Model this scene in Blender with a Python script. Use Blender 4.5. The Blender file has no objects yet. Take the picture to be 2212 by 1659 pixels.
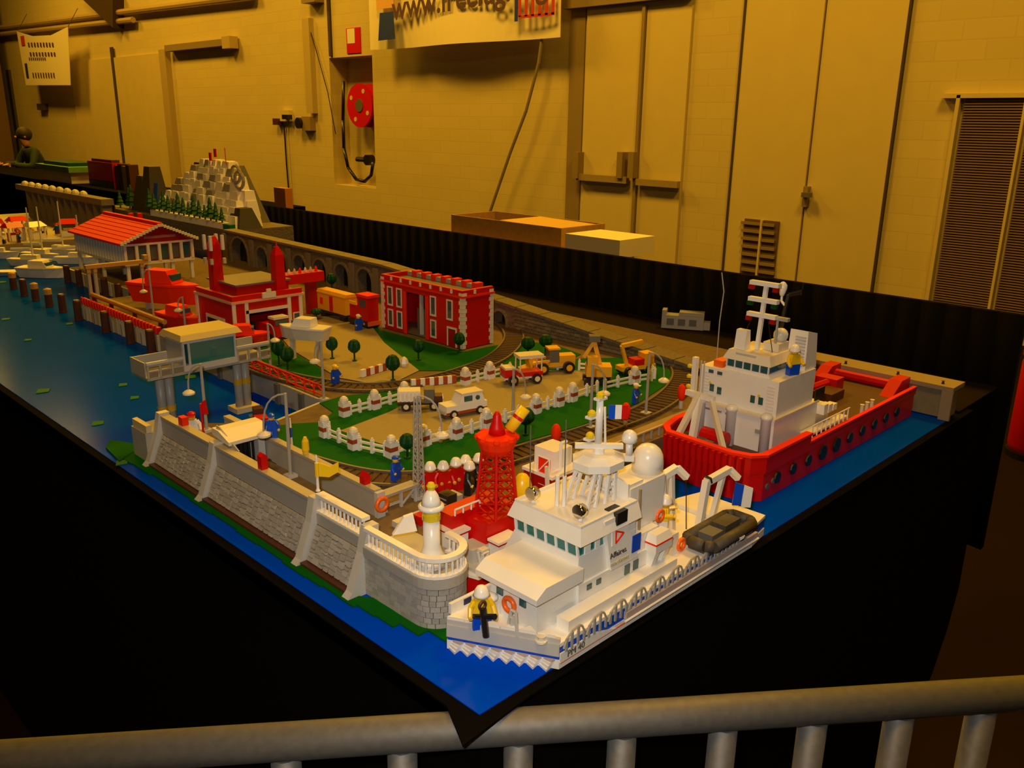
import bpy, bmesh, math, random
from mathutils import Matrix, Vector
random.seed(7)
scene = bpy.context.scene
col = scene.collection
R = math.radians

# ---------------------------------------------------------------- camera
F = 1857.707
CX, CY = 1106.0, 829.5
RM = ((0.70434639, -0.70971281, 0.01427943),      # camera right
      (-0.19691085, -0.21466936, -0.95663116),    # camera down
      (0.68199874, 0.67098793, -0.29095174))      # camera forward
CAM = Vector((-0.440, -0.467, 0.500))
cd = bpy.data.cameras.new('camera')
cam = bpy.data.objects.new('camera', cd)
col.objects.link(cam)
cd.sensor_width = 36.0
cd.lens = F / 2212.0 * 36.0
cd.clip_start = 0.02
cd.clip_end = 60
m3 = Matrix((RM[0], [-v for v in RM[1]], [-v for v in RM[2]])).transposed()
cam.matrix_world = Matrix.Translation(CAM) @ m3.to_4x4()
scene.camera = cam

# ---------------------------------------------------------------- world, lights, exposure
w = bpy.data.worlds.new('hall_air')
scene.world = w
w.use_nodes = True
w.node_tree.nodes['Background'].inputs[0].default_value = (1.0, 0.50, 0.10, 1)
w.node_tree.nodes['Background'].inputs[1].default_value = 0.05


def area(name, loc, size, power, colr, rot=(0, 0, 0), size_y=None):
    l = bpy.data.lights.new(name, 'AREA')
    l.energy = power
    l.color = colr
    l.shape = 'RECTANGLE'
    l.size = size
    l.size_y = size_y or size
    o = bpy.data.objects.new(name, l)
    o.location = loc
    o.rotation_euler = rot
    col.objects.link(o)
    return o


AMBER = (1.0, 0.51, 0.03)
# the hall's sodium lamps high under the roof
for (lx, ly, pw) in ((-1.3, -0.9, 105), (3.6, 0.5, 205), (3.6, 5.0, 225), (3.6, 9.5, 235), (3.6, 14.0, 240), (3.6, 18.5, 200)):
    area('hall_lamp', (lx, ly, 4.9), 1.2, pw, AMBER)
# the camera's own flash, beside the lens
fl = bpy.data.lights.new('camera_flash', 'SPOT')
fl.energy = 20
fl.color = (1.0, 0.93, 0.80)
fl.spot_size = R(95)
fl.spot_blend = 0.9
fl.shadow_soft_size = 0.012
flo = bpy.data.objects.new('camera_flash', fl)
flo.matrix_world = Matrix.Translation(CAM + Vector((-0.02, 0.02, 0.05))) @ m3.to_4x4()
col.objects.link(flo)

scene.view_settings.view_transform = 'Standard'
scene.view_settings.look = 'None'
scene.view_settings.gamma = 1.0
scene.view_settings.use_curve_mapping = False
scene.view_settings.exposure = 0.0


# ---------------------------------------------------------------- measuring helpers
def ray(x, y):
    d = Vector((0, 0, 0))
    for k, v in enumerate((x - CX, y - CY, F)):
        d += Vector(RM[k]) * v
    return d


def at(x, y, z=0.0):
    d = ray(x, y)
    return CAM + d * ((z - CAM.z) / d.z)


def atx(x, y, X):
    d = ray(x, y)
    return CAM + d * ((X - CAM.x) / d.x)


def aty(x, y, Y):
    d = ray(x, y)
    return CAM + d * ((Y - CAM.y) / d.y)


# ---------------------------------------------------------------- materials
MATS = {}


def mat(name, c, rough=0.35, metal=0.0, noise=0.05, scale=60.0, bump=0.0, emit=0.0, alpha=1.0, trans=0.0, spec=0.5):
    if name in MATS:
        return MATS[name]
    m = bpy.data.materials.new(name)
    m.use_nodes = True
    nt = m.node_tree
    b = nt.nodes['Principled BSDF']
    tc = nt.nodes.new('ShaderNodeTexCoord')
    nz = nt.nodes.new('ShaderNodeTexNoise')
    nz.inputs['Scale'].default_value = scale
    nz.inputs['Detail'].default_value = 3
    nt.links.new(tc.outputs['Object'], nz.inputs['Vector'])
    mx = nt.nodes.new('ShaderNodeMix')
    mx.data_type = 'RGBA'
    mx.inputs[6].default_value = tuple(max(0, v * (1 - noise)) for v in c) + (1,)
    mx.inputs[7].default_value = tuple(min(1, v * (1 + noise)) for v in c) + (1,)
    nt.links.new(nz.outputs['Fac'], mx.inputs[0])
    nt.links.new(mx.outputs[2], b.inputs['Base Color'])
    b.inputs['Roughness'].default_value = rough
    b.inputs['Metallic'].default_value = metal
    b.inputs['Specular IOR Level'].default_value = spec
    if trans:
        b.inputs['Transmission Weight'].default_value = trans
    if emit:
        b.inputs['Emission Color'].default_value = tuple(c) + (1,)
        b.inputs['Emission Strength'].default_value = emit
    if bump:
        bp = nt.nodes.new('ShaderNodeBump')
        bp.inputs['Strength'].default_value = bump
        bp.inputs['Distance'].default_value = 0.01
        nt.links.new(nz.outputs['Fac'], bp.inputs['Height'])
        nt.links.new(bp.outputs['Normal'], b.inputs['Normal'])
    MATS[name] = m
    return m


def brick_mat(name, c1, c2, cm, scale, rough=0.7, bump=0.4, axes=(1, 2), bw=0.5, rh=0.25, ms=0.02):
    m = mat(name, c1, rough, noise=0.04)
    nt = m.node_tree
    b = nt.nodes['Principled BSDF']
    tc = nt.nodes.new('ShaderNodeTexCoord')
    sp = nt.nodes.new('ShaderNodeSeparateXYZ')
    cb = nt.nodes.new('ShaderNodeCombineXYZ')
    nt.links.new(tc.outputs['Object'], sp.inputs[0])
    nt.links.new(sp.outputs[axes[0]], cb.inputs[0])
    nt.links.new(sp.outputs[axes[1]], cb.inputs[1])
    br = nt.nodes.new('ShaderNodeTexBrick')
    br.inputs['Scale'].default_value = scale
    br.inputs['Color1'].default_value = tuple(c1) + (1,)
    br.inputs['Color2'].default_value = tuple(c2) + (1,)
    br.inputs['Mortar'].default_value = tuple(cm) + (1,)
    br.inputs['Mortar Size'].default_value = ms
    br.inputs['Brick Width'].default_value = bw
    br.inputs['Row Height'].default_value = rh
    nt.links.new(cb.outputs[0], br.inputs['Vector'])
    nt.links.new(br.outputs['Color'], b.inputs['Base Color'])
    bp = nt.nodes.new('ShaderNodeBump')
    bp.inputs['Strength'].default_value = bump
    bp.inputs['Distance'].default_value = 0.01
    bp.invert = True
    nt.links.new(br.outputs['Fac'], bp.inputs['Height'])
    nt.links.new(bp.outputs['Normal'], b.inputs['Normal'])
    return m


WHITE = mat('white_plastic', (0.82, 0.80, 0.76), 0.28)
CREAM = mat('cream_plastic', (0.74, 0.68, 0.55), 0.35)
RED = mat('red_plastic', (0.58, 0.0035, 0.002), 0.4, spec=0.3)
DRED = mat('deep_red_plastic', (0.34, 0.003, 0.002), 0.4, spec=0.3)
ORANGE = mat('orange_plastic', (0.85, 0.13, 0.01), 0.3)
ORED = mat('orange_red_plastic', (0.85, 0.030, 0.002), 0.6, spec=0.1)
YELLOW = mat('yellow_plastic', (0.86, 0.56, 0.01), 0.28)
BLUE = mat('blue_plastic', (0.004, 0.07, 0.60), 0.3)
NAVY = mat('navy_plastic', (0.01, 0.02, 0.10), 0.3)
GREEN = mat('green_plastic', (0.006, 0.15, 0.01), 0.5, spec=0.2)
DGREEN = mat('dark_green_plastic', (0.003, 0.055, 0.008), 0.5, spec=0.2)
GREY = mat('grey_plastic', (0.36, 0.345, 0.31), 0.4)
LGREY = mat('light_grey_plastic', (0.50, 0.49, 0.46), 0.35)
DGREY = mat('dark_grey_plastic', (0.12, 0.115, 0.10), 0.4)
BLACK = mat('black_plastic', (0.012, 0.011, 0.010), 0.3)
BROWN = mat('brown_plastic', (0.075, 0.022, 0.008), 0.4)
TAN = mat('tan_plastic', (0.56, 0.47, 0.28), 0.4)
DTAN = mat('dark_tan_plastic', (0.30, 0.22, 0.12), 0.5)
GLASS = mat('tinted_glass', (0.03, 0.10, 0.11), 0.08, spec=0.8)
TGLASS = mat('teal_glass', (0.02, 0.16, 0.15), 0.08, spec=0.8)
CLEARY = mat('clear_yellow', (0.75, 0.55, 0.02), 0.1)
CHROME = mat('chrome', (0.75, 0.75, 0.76), 0.12, metal=1.0)
STEEL = mat('dull_steel', (0.17, 0.165, 0.16), 0.6, metal=0.5, noise=0.25, scale=120)
CLOTH = mat('black_cloth', (0.003, 0.0024, 0.002), 0.95, noise=0.3, scale=25, spec=0.04)
SKIN = mat('yellow_skin', (0.85, 0.52, 0.03), 0.3)


# ---------------------------------------------------------------- mesh builder
class MB:
    def __init__(s):
        s.v = []
        s.f = []
        s.smooth = False

    def quadbox(s, base, top):
        n = len(s.v)
        k = len(base)
        s.v += [tuple(p) for p in base] + [tuple(p) for p in top]
        s.f.append(tuple(n + i for i in reversed(range(k))))
        s.f.append(tuple(n + k + i for i in range(k)))
        for i in range(k):
            j = (i + 1) % k
            s.f.append((n + i, n + j, n + k + j, n + k + i))
        return s

    def box(s, x0, y0, z0, x1, y1, z1):
        return s.quadbox([(x0, y0, z0), (x1, y0, z0), (x1, y1, z0), (x0, y1, z0)],
                         [(x0, y0, z1), (x1, y0, z1), (x1, y1, z1), (x0, y1, z1)])

    def cbox(s, c, d, rz=0.0):
        ca, sa = math.cos(rz), math.sin(rz)
        hx, hy, hz = d[0] / 2, d[1] / 2, d[2] / 2
        q = [(-hx, -hy), (hx, -hy), (hx, hy), (-hx, hy)]
        q = [(c[0] + a * ca - b * sa, c[1] + a * sa + b * ca) for a, b in q]
        return s.quadbox([(a, b, c[2] - hz) for a, b in q], [(a, b, c[2] + hz) for a, b in q])

    def prism(s, pts, z0, z1, scale_top=None):
        a = 0
        for i in range(len(pts)):
            x0, y0 = pts[i][:2]
            x1, y1 = pts[(i + 1) % len(pts)][:2]
            a += x0 * y1 - x1 * y0
        if a < 0:
            pts = list(reversed(pts))
        top = pts
        if scale_top:
            cx = sum(p[0] for p in pts) / len(pts)
            cy = sum(p[1] for p in pts) / len(pts)
            top = [(cx + (p[0] - cx) * scale_top, cy + (p[1] - cy) * scale_top) for p in pts]
        return s.quadbox([(p[0], p[1], z0) for p in pts], [(p[0], p[1], z1) for p in top])

    def extr(s, pts, vec):
        """polygon in 3d extruded along vec"""
        vec = Vector(vec)
        return s.quadbox(pts, [tuple(Vector(p) + vec) for p in pts])

    def tube(s, p0, p1, r0, r1=None, n=8, caps=True):
        r1 = r0 if r1 is None else r1
        p0, p1 = Vector(p0), Vector(p1)
        d = (p1 - p0)
        if d.length < 1e-9:
            return s
        d.normalize()
        a = d.orthogonal().normalized()
        b = d.cross(a)
        k = len(s.v)
        for p, r in ((p0, r0), (p1, r1)):
            for i in range(n):
                t = 2 * math.pi * i / n
                s.v.append(tuple(p + a * math.cos(t) * r + b * math.sin(t) * r))
        for i in range(n):
            j = (i + 1) % n
            s.f.append((k + i, k + j, k + n + j, k + n + i))
        if caps:
            s.f.append(tuple(k + i for i in reversed(range(n))))
            s.f.append(tuple(k + n + i for i in range(n)))
        return s

    def path(s, pts, r, n=6):
        for a, b in zip(pts[:-1], pts[1:]):
            s.tube(a, b, r, n=n)
        return s

    def bar(s, p0, p1, w, h=None):
        """square bar"""
        return s.tube(p0, p1, w * 0.7071, (h or w) * 0.7071, n=4)

    def lathe(s, c, prof, n=14, axis='z'):
        k = len(s.v)
        m = len(prof)
        for r, z in prof:
            for i in range(n):
                t = 2 * math.pi * i / n
                x, y = r * math.cos(t), r * math.sin(t)
                if axis == 'z':
                    q = (c[0] + x, c[1] + y, c[2] + z)
                elif axis == 'x':
                    q = (c[0] + z, c[1] + x, c[2] + y)
                else:
                    q = (c[0] + y, c[1] + z, c[2] + x)
                s.v.append(q)
        for a in range(m - 1):
            for i in range(n):
                j = (i + 1) % n
                s.f.append((k + a * n + i, k + a * n + j, k + (a + 1) * n + j, k + (a + 1) * n + i))
        s.f.append(tuple(k + i for i in reversed(range(n))))
        s.f.append(tuple(k + (m - 1) * n + i for i in range(n)))
        return s

    def ball(s, c, r, n=12, m=7, sz=1.0, half=False):
        prof = []
        t0 = 0 if half else -90
        for i in range(m + 1):
            t = R(t0 + (90 - t0) * i / m)
            prof.append((max(r * math.cos(t), r * 0.02), r * sz * math.sin(t)))
        return s.lathe(c, prof, n)

    def torus(s, c, r, t, axis='z', n=14, m=6):
        k = len(s.v)
        for i in range(n):
            a = 2 * math.pi * i / n
            for j in range(m):
                b = 2 * math.pi * j / m
                rr = r + t * math.cos(b)
                x, y, z = rr * math.cos(a), rr * math.sin(a), t * math.sin(b)
                if axis == 'x':
                    x, y, z = z, x, y
                elif axis == 'y':
                    x, y, z = y, z, x
                s.v.append((c[0] + x, c[1] + y, c[2] + z))
        for i in range(n):
            for j in range(m):
                i2, j2 = (i + 1) % n, (j + 1) % m
                s.f.append((k + i * m + j, k + i2 * m + j, k + i2 * m + j2, k + i * m + j2))
        return s

    def strip(s, pts, wdt, z0, z1):
        """flat band following xy points"""
        L, Rr = [], []
        for i, p in enumerate(pts):
            a = Vector(pts[max(i - 1, 0)][:2])
            b = Vector(pts[min(i + 1, len(pts) - 1)][:2])
            d = (b - a).normalized()
            nrm = Vector((-d.y, d.x))
            q = Vector(p[:2])
            L.append(q + nrm * wdt / 2)
            Rr.append(q - nrm * wdt / 2)
        for i in range(len(pts) - 1):
            s.quadbox([(*Rr[i], z0), (*Rr[i + 1], z0), (*L[i + 1], z0), (*L[i], z0)],
                      [(*Rr[i], z1), (*Rr[i + 1], z1), (*L[i + 1], z1), (*L[i], z1)])
        return s

    def mesh(s, off=(0, 0, 0)):
        me = bpy.data.meshes.new('mesh')
        me.from_pydata([(v[0] - off[0], v[1] - off[1], v[2] - off[2]) for v in s.v], [], s.f)
        bm = bmesh.new()
        bm.from_mesh(me)
        bmesh.ops.recalc_face_normals(bm, faces=bm.faces)
        bm.to_mesh(me)
        bm.free()
        if s.smooth:
            me.polygons.foreach_set('use_smooth', [len(p.vertices) <= 4 for p in me.polygons])
        me.update()
        return me


ORG = {}


def tag(o, label=None, cat=None, group=None, kind=None):
    if label:
        o['label'] = label
    if cat:
        o['category'] = cat
    if group:
        o['group'] = group
    if kind:
        o['kind'] = kind
    return o


def thing(name, label, cat, loc=(0, 0, 0), rz=0.0, group=None):
    o = bpy.data.objects.new(name, None)
    o.empty_display_size = 0.01
    col.objects.link(o)
    o.location = loc
    o.rotation_euler[2] = rz
    ORG[o.name] = Vector(loc)
    return tag(o, label, cat, group)


def part(name, mb, m, parent, label=None, local=False, smooth=False, kind=None):
    """link mb as one mesh object; vertices are world positions unless local"""
    mb.smooth = mb.smooth or smooth
    off = (0, 0, 0)
    if parent is not None and not local:
        off = ORG.get(parent.name, Vector((0, 0, 0)))
    me = mb.mesh(off)
    o = bpy.data.objects.new(name, me)
    me.materials.append(m)
    col.objects.link(o)
    if parent is not None:
        o.parent = parent
        ORG[o.name] = Vector(off)
    if label:
        o['label'] = label
    if kind:
        o['kind'] = kind
    return o


def solo(name, mb, m, label, cat, loc=None, group=None, kind=None, smooth=False):
    """a thing that is one mesh; vertices world, origin moved to loc"""
    mb.smooth = mb.smooth or smooth
    if loc is None:
        xs = [v[0] for v in mb.v]
        ys = [v[1] for v in mb.v]
        zs = [v[2] for v in mb.v]
        loc = ((min(xs) + max(xs)) / 2, (min(ys) + max(ys)) / 2, min(zs))
    me = mb.mesh(loc)
    me.materials.append(m)
    o = bpy.data.objects.new(name, me)
    o.location = loc
    col.objects.link(o)
    ORG[o.name] = Vector(loc)
    return tag(o, label, cat, group, kind)


def struct(name, mb, m, label=None):
    me = mb.mesh()
    me.materials.append(m)
    o = bpy.data.objects.new(name, me)
    col.objects.link(o)
    o['kind'] = 'structure'
    if label:
        o['label'] = label
    ORG[o.name] = Vector((0, 0, 0))
    return o


def copy_tree(o, loc, rz=None, label=None, parent=None, group=None):
    c = o.copy()
    col.objects.link(c)
    c.parent = parent
    if parent is None:
        c.location = loc
        if rz is not None:
            c.rotation_euler[2] = rz
        if label:
            c['label'] = label
        if group:
            c['group'] = group
    for ch in list(o.children):
        copy_tree(ch, None, parent=c)
    return c


def text(name, body, size, m, parent, mtx, label=None, extrude=0.0004, world=True, bold=0.0):
    cu = bpy.data.curves.new(name, 'FONT')
    cu.body = body
    cu.size = size
    cu.extrude = extrude
    cu.offset = bold
    cu.align_x = 'CENTER'
    cu.align_y = 'CENTER'
    cu.resolution_u = 3
    tmp = bpy.data.objects.new('tmp_text', cu)
    col.objects.link(tmp)
    dg = bpy.context.evaluated_depsgraph_get()
    me = bpy.data.meshes.new_from_object(tmp.evaluated_get(dg))
    bpy.data.objects.remove(tmp)
    me.transform(mtx)
    if world and parent is not None:
        me.transform(Matrix.Translation(-ORG.get(parent.name, Vector((0, 0, 0)))))
    me.materials.clear()
    me.materials.append(m)
    o = bpy.data.objects.new(name, me)
    col.objects.link(o)
    o.parent = parent
    if label:
        o['label'] = label
    return o


def frame(o, xa, ya):
    """matrix for flat text: o origin, xa text direction, ya text up"""
    xa = Vector(xa).normalized()
    ya = Vector(ya).normalized()
    za = xa.cross(ya)
    return Matrix.Translation(Vector(o)) @ Matrix((xa, ya, za)).transposed().to_4x4()

# ================================================================ THE HALL
XW = 6.5
FLOOR = -1.0
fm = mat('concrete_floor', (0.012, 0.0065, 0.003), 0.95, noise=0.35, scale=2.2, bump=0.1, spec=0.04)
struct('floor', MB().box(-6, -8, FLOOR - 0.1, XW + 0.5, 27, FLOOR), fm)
wallm = brick_mat('painted_block_wall', (0.60, 0.50, 0.25), (0.57, 0.475, 0.235), (0.55, 0.455, 0.22), 2.6, 0.75, 0.25, (1, 2), 0.9, 0.36, 0.014)


def W(x, y):
    p = atx(x, y, XW)
    return p.y, p.z


def wbox(mb, x0, y0, x1, y1, d0, d1):
    """box on the back wall covering pixel rectangle, standing d0..d1 proud of it"""
    ya = W(x0, (y0 + y1) / 2)[0]
    yb = W(x1, (y0 + y1) / 2)[0]
    za = W((x0 + x1) / 2, y0)[1]
    zb = W((x0 + x1) / 2, y1)[1]
    return mb.box(XW - d1, min(ya, yb), min(za, zb), XW - d0, max(ya, yb), max(za, zb))


# the wall is built around the hose niche
nya, nyb = sorted((W(717, 260)[0], W(808, 260)[0]))
nzb, nzt = W(762, 402)[1], W(762, 122)[1]
wb = MB()
wb.box(XW, -6, FLOOR, XW + 0.3, nya, 5)
wb.box(XW, nyb, FLOOR, XW + 0.3, 26, 5)
wb.box(XW, nya, FLOOR, XW + 0.3, nyb, nzb)
wb.box(XW, nya, nzt, XW + 0.3, nyb, 5)
wb.box(XW + 0.28, nya, nzb, XW + 0.3, nyb, nzt)
wall = struct('wall_back', wb, wallm)
wpaint = mat('cream_door_paint', (0.62, 0.515, 0.25), 0.6, noise=0.05, scale=6)
wpaint2 = mat('sheet_metal_panel', (0.64, 0.53, 0.26), 0.3, noise=0.08, scale=5)
frm = mat('dim_brown_frame', (0.26, 0.19, 0.10), 0.6)
darkm = mat('dark_gap', (0.05, 0.035, 0.02), 0.8)
mesh_dk = mat('vent_dark', (0.12, 0.07, 0.026), 0.9)

# far end wall, side wall (out of frame light bounce) and the dark roof edge
struct('wall_left', MB().box(-6, 26, FLOOR, XW, 26.3, 5), mat('far_wall_paint', (0.33, 0.2, 0.09), 0.8))
struct('ceiling', MB().box(-6, -8, 5.4, XW + 0.5, 27, 5.5), mat('roof_dark', (0.10, 0.07, 0.04), 0.9))

# double emergency door
d1 = struct('door_1', wbox(MB(), 1262, 18, 1380, 640, -0.02, 0.03), wpaint)
part('leaf', wbox(MB(), 1386, 18, 1478, 640, -0.02, 0.03), wpaint, d1)
mbf = MB()
wbox(mbf, 1228, -40, 1258, 640, -0.01, 0.02)
part('jamb', mbf, frm, d1)
part('lintel', wbox(MB(), 1230, -40, 1500, 8, -0.01, 0.10), frm, d1)
part('centre_post', wbox(MB(), 1379, 15, 1385, 640, 0.02, 0.06), frm, d1)
for (xa, xb) in ((1258, 1366), (1386, 1476)):
    b = part('push_bar', wbox(MB(), xa, 378 + (xa - 1258) * 0.08, xb, 392 + (xa - 1258) * 0.08, 0.05, 0.10), mat('push_bar_brown', (0.33, 0.25, 0.13), 0.5), d1)
for xa in (1253, 1348, 1372):
    part('bar_bracket', wbox(MB(), xa, 328, xa + 12, 384, 0.03, 0.12), frm, d1)
# tall pair of flush doors right of it
d2 = struct('door_2', wbox(MB(), 1588, -60, 1752, 680, -0.02, 0.025), wpaint)
part('leaf', wbox(MB(), 1756, -60, 1926, 680, -0.02, 0.02), wpaint, d2)
for x in (1587, 1754, 1928):
    part('door_gap', wbox(MB(), x - 1.5, -60, x + (3.5 if x != 1754 else .5), 680, 0.0, 0.03), darkm if x != 1754 else frm, d2)
g = part('vent_grille', wbox(MB(), 1606, 474, 1680, 640, 0.02, 0.04), mesh_dk, d2)
part('vent_bar', wbox(MB(), 1642, 474, 1646, 640, 0.03, 0.06), wpaint, g)
for k in range(9):
    part('slat', wbox(MB(), 1607, 480 + k * 17, 1679, 486 + k * 17, 0.035, 0.055), frm, g)
hd = MB()
wbox(hd, 1742, 402, 1752, 446, 0.02, 0.07)
part('handle_plate', hd, frm, d2)
part('lever', wbox(MB(), 1744, 415, 1762, 425, 0.06, 0.11), STEEL, d2)
# big louvred shutter far right
d3 = struct('window_1', wbox(MB(), 2052, 212, 2180, 690, 0.0, 0.03), mesh_dk)
for x0, x1 in ((2036, 2052), (2178, 2192)):
    part('louvre_frame', wbox(MB(), x0, 206, x1 - 8, 690, 0.0, 0.07), wpaint, d3)
part('louvre_frame', wbox(MB(), 2040, 202, 2230, 212, 0.0, 0.07), wpaint, d3)
part('louvre_panel', wbox(MB(), 2192, 212, 2330, 690, 0.0, 0.03), mesh_dk, d3)
za, zb = W(2120, 212)[1], W(2120, 690)[1]
ya, yb = W(2052, 450)[0], W(2180, 450)[0]
yc, ydd = W(2192, 450)[0], W(2330, 450)[0]
ns = 84
slat_me = {}
for k in range(ns):
    z = zb + (za - zb) * (k + 0.5) / ns
    for (p, q) in ((yb, ya), (ydd, yc)):
        part('slat', MB().extr([(XW - 0.035, p, z - 0.01), (XW - 0.05, p, z - 0.014), (XW - 0.035, p, z + 0.004)], (0, q - p, 0)), mat('louvre_slat', (0.15, 0.09, 0.034), 0.9), d3)
# left: sheet metal sliding door with its rail, posts
d4 = struct('door_3', wbox(MB(), 171, 128, 262, 420, 0.0, 0.03), wpaint2)
part('leaf', wbox(MB(), 264, 118, 372, 430, 0.0, 0.04), wpaint2, d4)
part('door_gap', wbox(MB(), 260, 100, 265, 420, 0.02, 0.05), darkm, d4)
tr = MB()
wbox(tr, 372, 92, 504, 106, 0.02, 0.14)
part('sliding_rail', tr, frm, d4)
part('rail_end', wbox(MB(), 500, 80, 517, 106, 0.02, 0.16), mat('rail_end_buff', (0.45, 0.34, 0.16), 0.6), d4)
part('door_post', wbox(MB(), 371, 106, 384, 460, 0.0, 0.10), mat('post_buff', (0.42, 0.32, 0.16), 0.6), d4)
struct('trim_1', wbox(MB(), 668, 40, 682, 245, 0.0, 0.08), mat('conduit_buff', (0.47, 0.37, 0.19), 0.6))
struct('trim_2', wbox(MB(), 711, -40, 716, 122, 0.0, 0.03), darkm)
# jamb line in the wall left
struct('trim_3', wbox(MB(), 30, 150, 36, 330, 0.0, 0.05), darkm)
# beams and pipes by the roof at top left
pp = MB()
for (a, b) in (((0, 62), (300, 24)), ((0, 76), (300, 44)), ((270, 28), (560, -8))):
    p, q = W(*a), W(*b)
    pp.tube((XW - 0.1, p[0], p[1]), (XW - 0.1, q[0], q[1]), 0.05, n=8)
struct('trim_4', pp, mat('pipe_brown', (0.40, 0.29, 0.13), 0.7))
c0 = W(190, -10)
c1 = W(268, -10)
c2 = W(268, 62)
cb_ = MB().extr([(XW - 0.2, c0[0], c0[1]), (XW - 0.2, c1[0], c1[1]), (XW - 0.2, c2[0], c2[1])], (0.2, 0, 0))
struct('trim_5', cb_, mat('roof_bracket_brown', (0.045, 0.022, 0.008), 0.9))
struct('trim_6', wbox(MB(), -60, -60, 32, 345, 0.3, 0.9), mat('dark_pillar', (0.14, 0.08, 0.03), 0.8))
struct('trim_7', wbox(MB(), 671, -20, 700, 8, 0, 0.15), frm)

# fire hose reel in its niche
rc = atx(783, 228, XW + 0.08)
hr = thing('hose_reel', 'red fire hose reel in the wall niche', 'hose reel', (XW + 0.12, rc.y, rc.z))
rr = 0.275
part('reel_disc', MB().lathe((0, 0, 0), [(rr * 0.3, -0.09), (rr, -0.09), (rr, -0.06), (rr * 0.3, -0.05)], 28, 'x'), RED, hr, local=True)
part('reel_back', MB().lathe((0, 0, 0), [(rr * 0.3, 0.05), (rr, 0.06), (rr, 0.09), (rr * 0.3, 0.09)], 28, 'x'), RED, hr, local=True)
part('hub', MB().lathe((0, 0, 0), [(rr * 0.3, -0.10), (rr * 0.3, 0.09)], 20, 'x'), DGREY, hr, local=True)
for a in range(4):
    t = a * math.pi / 2 + 0.5
    part('cut_out', MB().lathe((-0.094, rr * 0.72 * math.cos(t), rr * 0.72 * math.sin(t)), [(0.03, 0), (0.03, 0.012)], 10, 'x'), wpaint, hr, local=True)
hp = [(742, 175), (741, 260), (743, 320), (752, 362), (770, 388), (788, 392), (802, 378), (806, 350)]
hose = MB()
hose.path([tuple(atx(x, y, XW + 0.03)) for x, y in hp], 0.022, 8)
solo('fire_hose', hose, BLACK, 'black fire hose looping down inside the wall niche', 'hose', smooth=True)
vb = MB()
p = atx(788, 345, XW + 0.1)
vb.tube((XW + 0.1, p.y - 0.13, p.z), (XW + 0.1, p.y + 0.17, p.z), 0.035)
vb.lathe((XW + 0.1, p.y - 0.1, p.z), [(0.07, -0.05), (0.07, 0.05)], 10, 'x')
solo('hose_valve', vb, BLACK, 'dark valve fitting below the red hose reel', 'valve')
s = thing('fire_sign', 'small red and white fire hose sign above the niche', 'sign', (XW - 0.01, W(766, 87)[0], W(766, 115)[1]))
part('sign_plate', wbox(MB(), 750, 60, 780, 115, 0.0, 0.012), RED, s)
part('pictogram', wbox(MB(), 752, 62, 768, 94, 0.01, 0.016), WHITE, s)
# switch boxes and cables
sb = thing('socket_box', 'cream socket box with dark plugs on the wall left of the niche', 'socket', (XW - 0.03, W(622, 248)[0], W(622, 265)[1]))
part('box', wbox(MB(), 612, 238, 632, 262, 0.0, 0.06), wpaint2, sb)
part('plug', wbox(MB(), 602, 256, 612, 270, 0.0, 0.10), BROWN, sb)
part('plug', wbox(MB(), 626, 248, 638, 258, 0.05, 0.13), BLACK, sb)
sb = thing('switch_box', 'brown switch box with round black knob under the conduit', 'switch', (XW - 0.03, W(672, 265)[0], W(672, 280)[1]))
part('box', wbox(MB(), 664, 252, 682, 282, 0.0, 0.09), frm, sb)
p = W(660, 266)
part('knob', MB().lathe((XW, p[0], p[1]), [(0.075, -0.13), (0.075, 0)], 14, 'x'), BLACK, sb)
solo('wall_knob', wbox(MB(), 90, 224, 104, 238, 0.0, 0.1), darkm, 'small dark fitting on the wall under the small banner', 'fitting')
cbm = MB()
cbm.path([(XW - 0.04, *W(x, y)) for x, y in ((620, 268), (619, 280), (621, 300), (624, 350), (632, 448), (636, 520))], 0.012, 6)
solo('power_cable', cbm, BLACK, 'black power cable hanging from the socket box', 'cable')
cbm = MB()
cbm.path([(XW - 0.05, *W(x, y)) for x, y in ((672, 50), (690, 110), (715, 200), (732, 290))], 0.006, 5)
solo('thin_wire', cbm, BLACK, 'thin dark wire slanting down the wall beside the niche', 'wire')
cbm = MB()
cbm.path([(XW - 0.2, *W(x, y)) for x, y in ((1200, 85), (1192, 140), (1165, 240), (1130, 330), (1088, 450), (1070, 500))], 0.018, 6)
solo('grey_cable', cbm, mat('grey_cable', (0.25, 0.21, 0.13), 0.6), 'grey cable hanging from the right corner of the big banner', 'cable')

# banners
bm_cloth = mat('banner_vinyl', (0.86, 0.78, 0.62), 0.45, noise=0.04, scale=3)
bx = XW - 0.28
pl, pr_ = atx(800, 108, bx), atx(1207, 80, bx)
b = thing('club_banner', 'large white vinyl banner with web address hanging on the wall', 'banner', (bx, (pl.y + pr_.y) / 2, pl.z))
mbn = MB()
nx = 24
top = pl.z + 1.0
ys = [pl.y + (pr_.y - pl.y) * i / nx for i in range(nx + 1)]
for i in range(nx):
    def fold(y, k):
        t = (y - pl.y) / (pr_.y - pl.y)
        return 0.05 * math.sin(t * 9) * k
    za0 = pl.z + (pr_.z - pl.z) * i / nx
    za1 = pl.z + (pr_.z - pl.z) * (i + 1) / nx
    f0, f1 = fold(ys[i], 1), fold(ys[i + 1], 1)
    mbn.extr([(bx + f0, ys[i], za0), (bx + f1, ys[i + 1], za1), (bx, ys[i + 1], top), (bx, ys[i], top)], (0.006, 0, 0))
part('sheet', mbn, bm_cloth, b)
bx2 = bx - 0.055
def bpt(x, y):
    p = atx(x, y, bx2)
    return (bx2, p.y, p.z)
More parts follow.
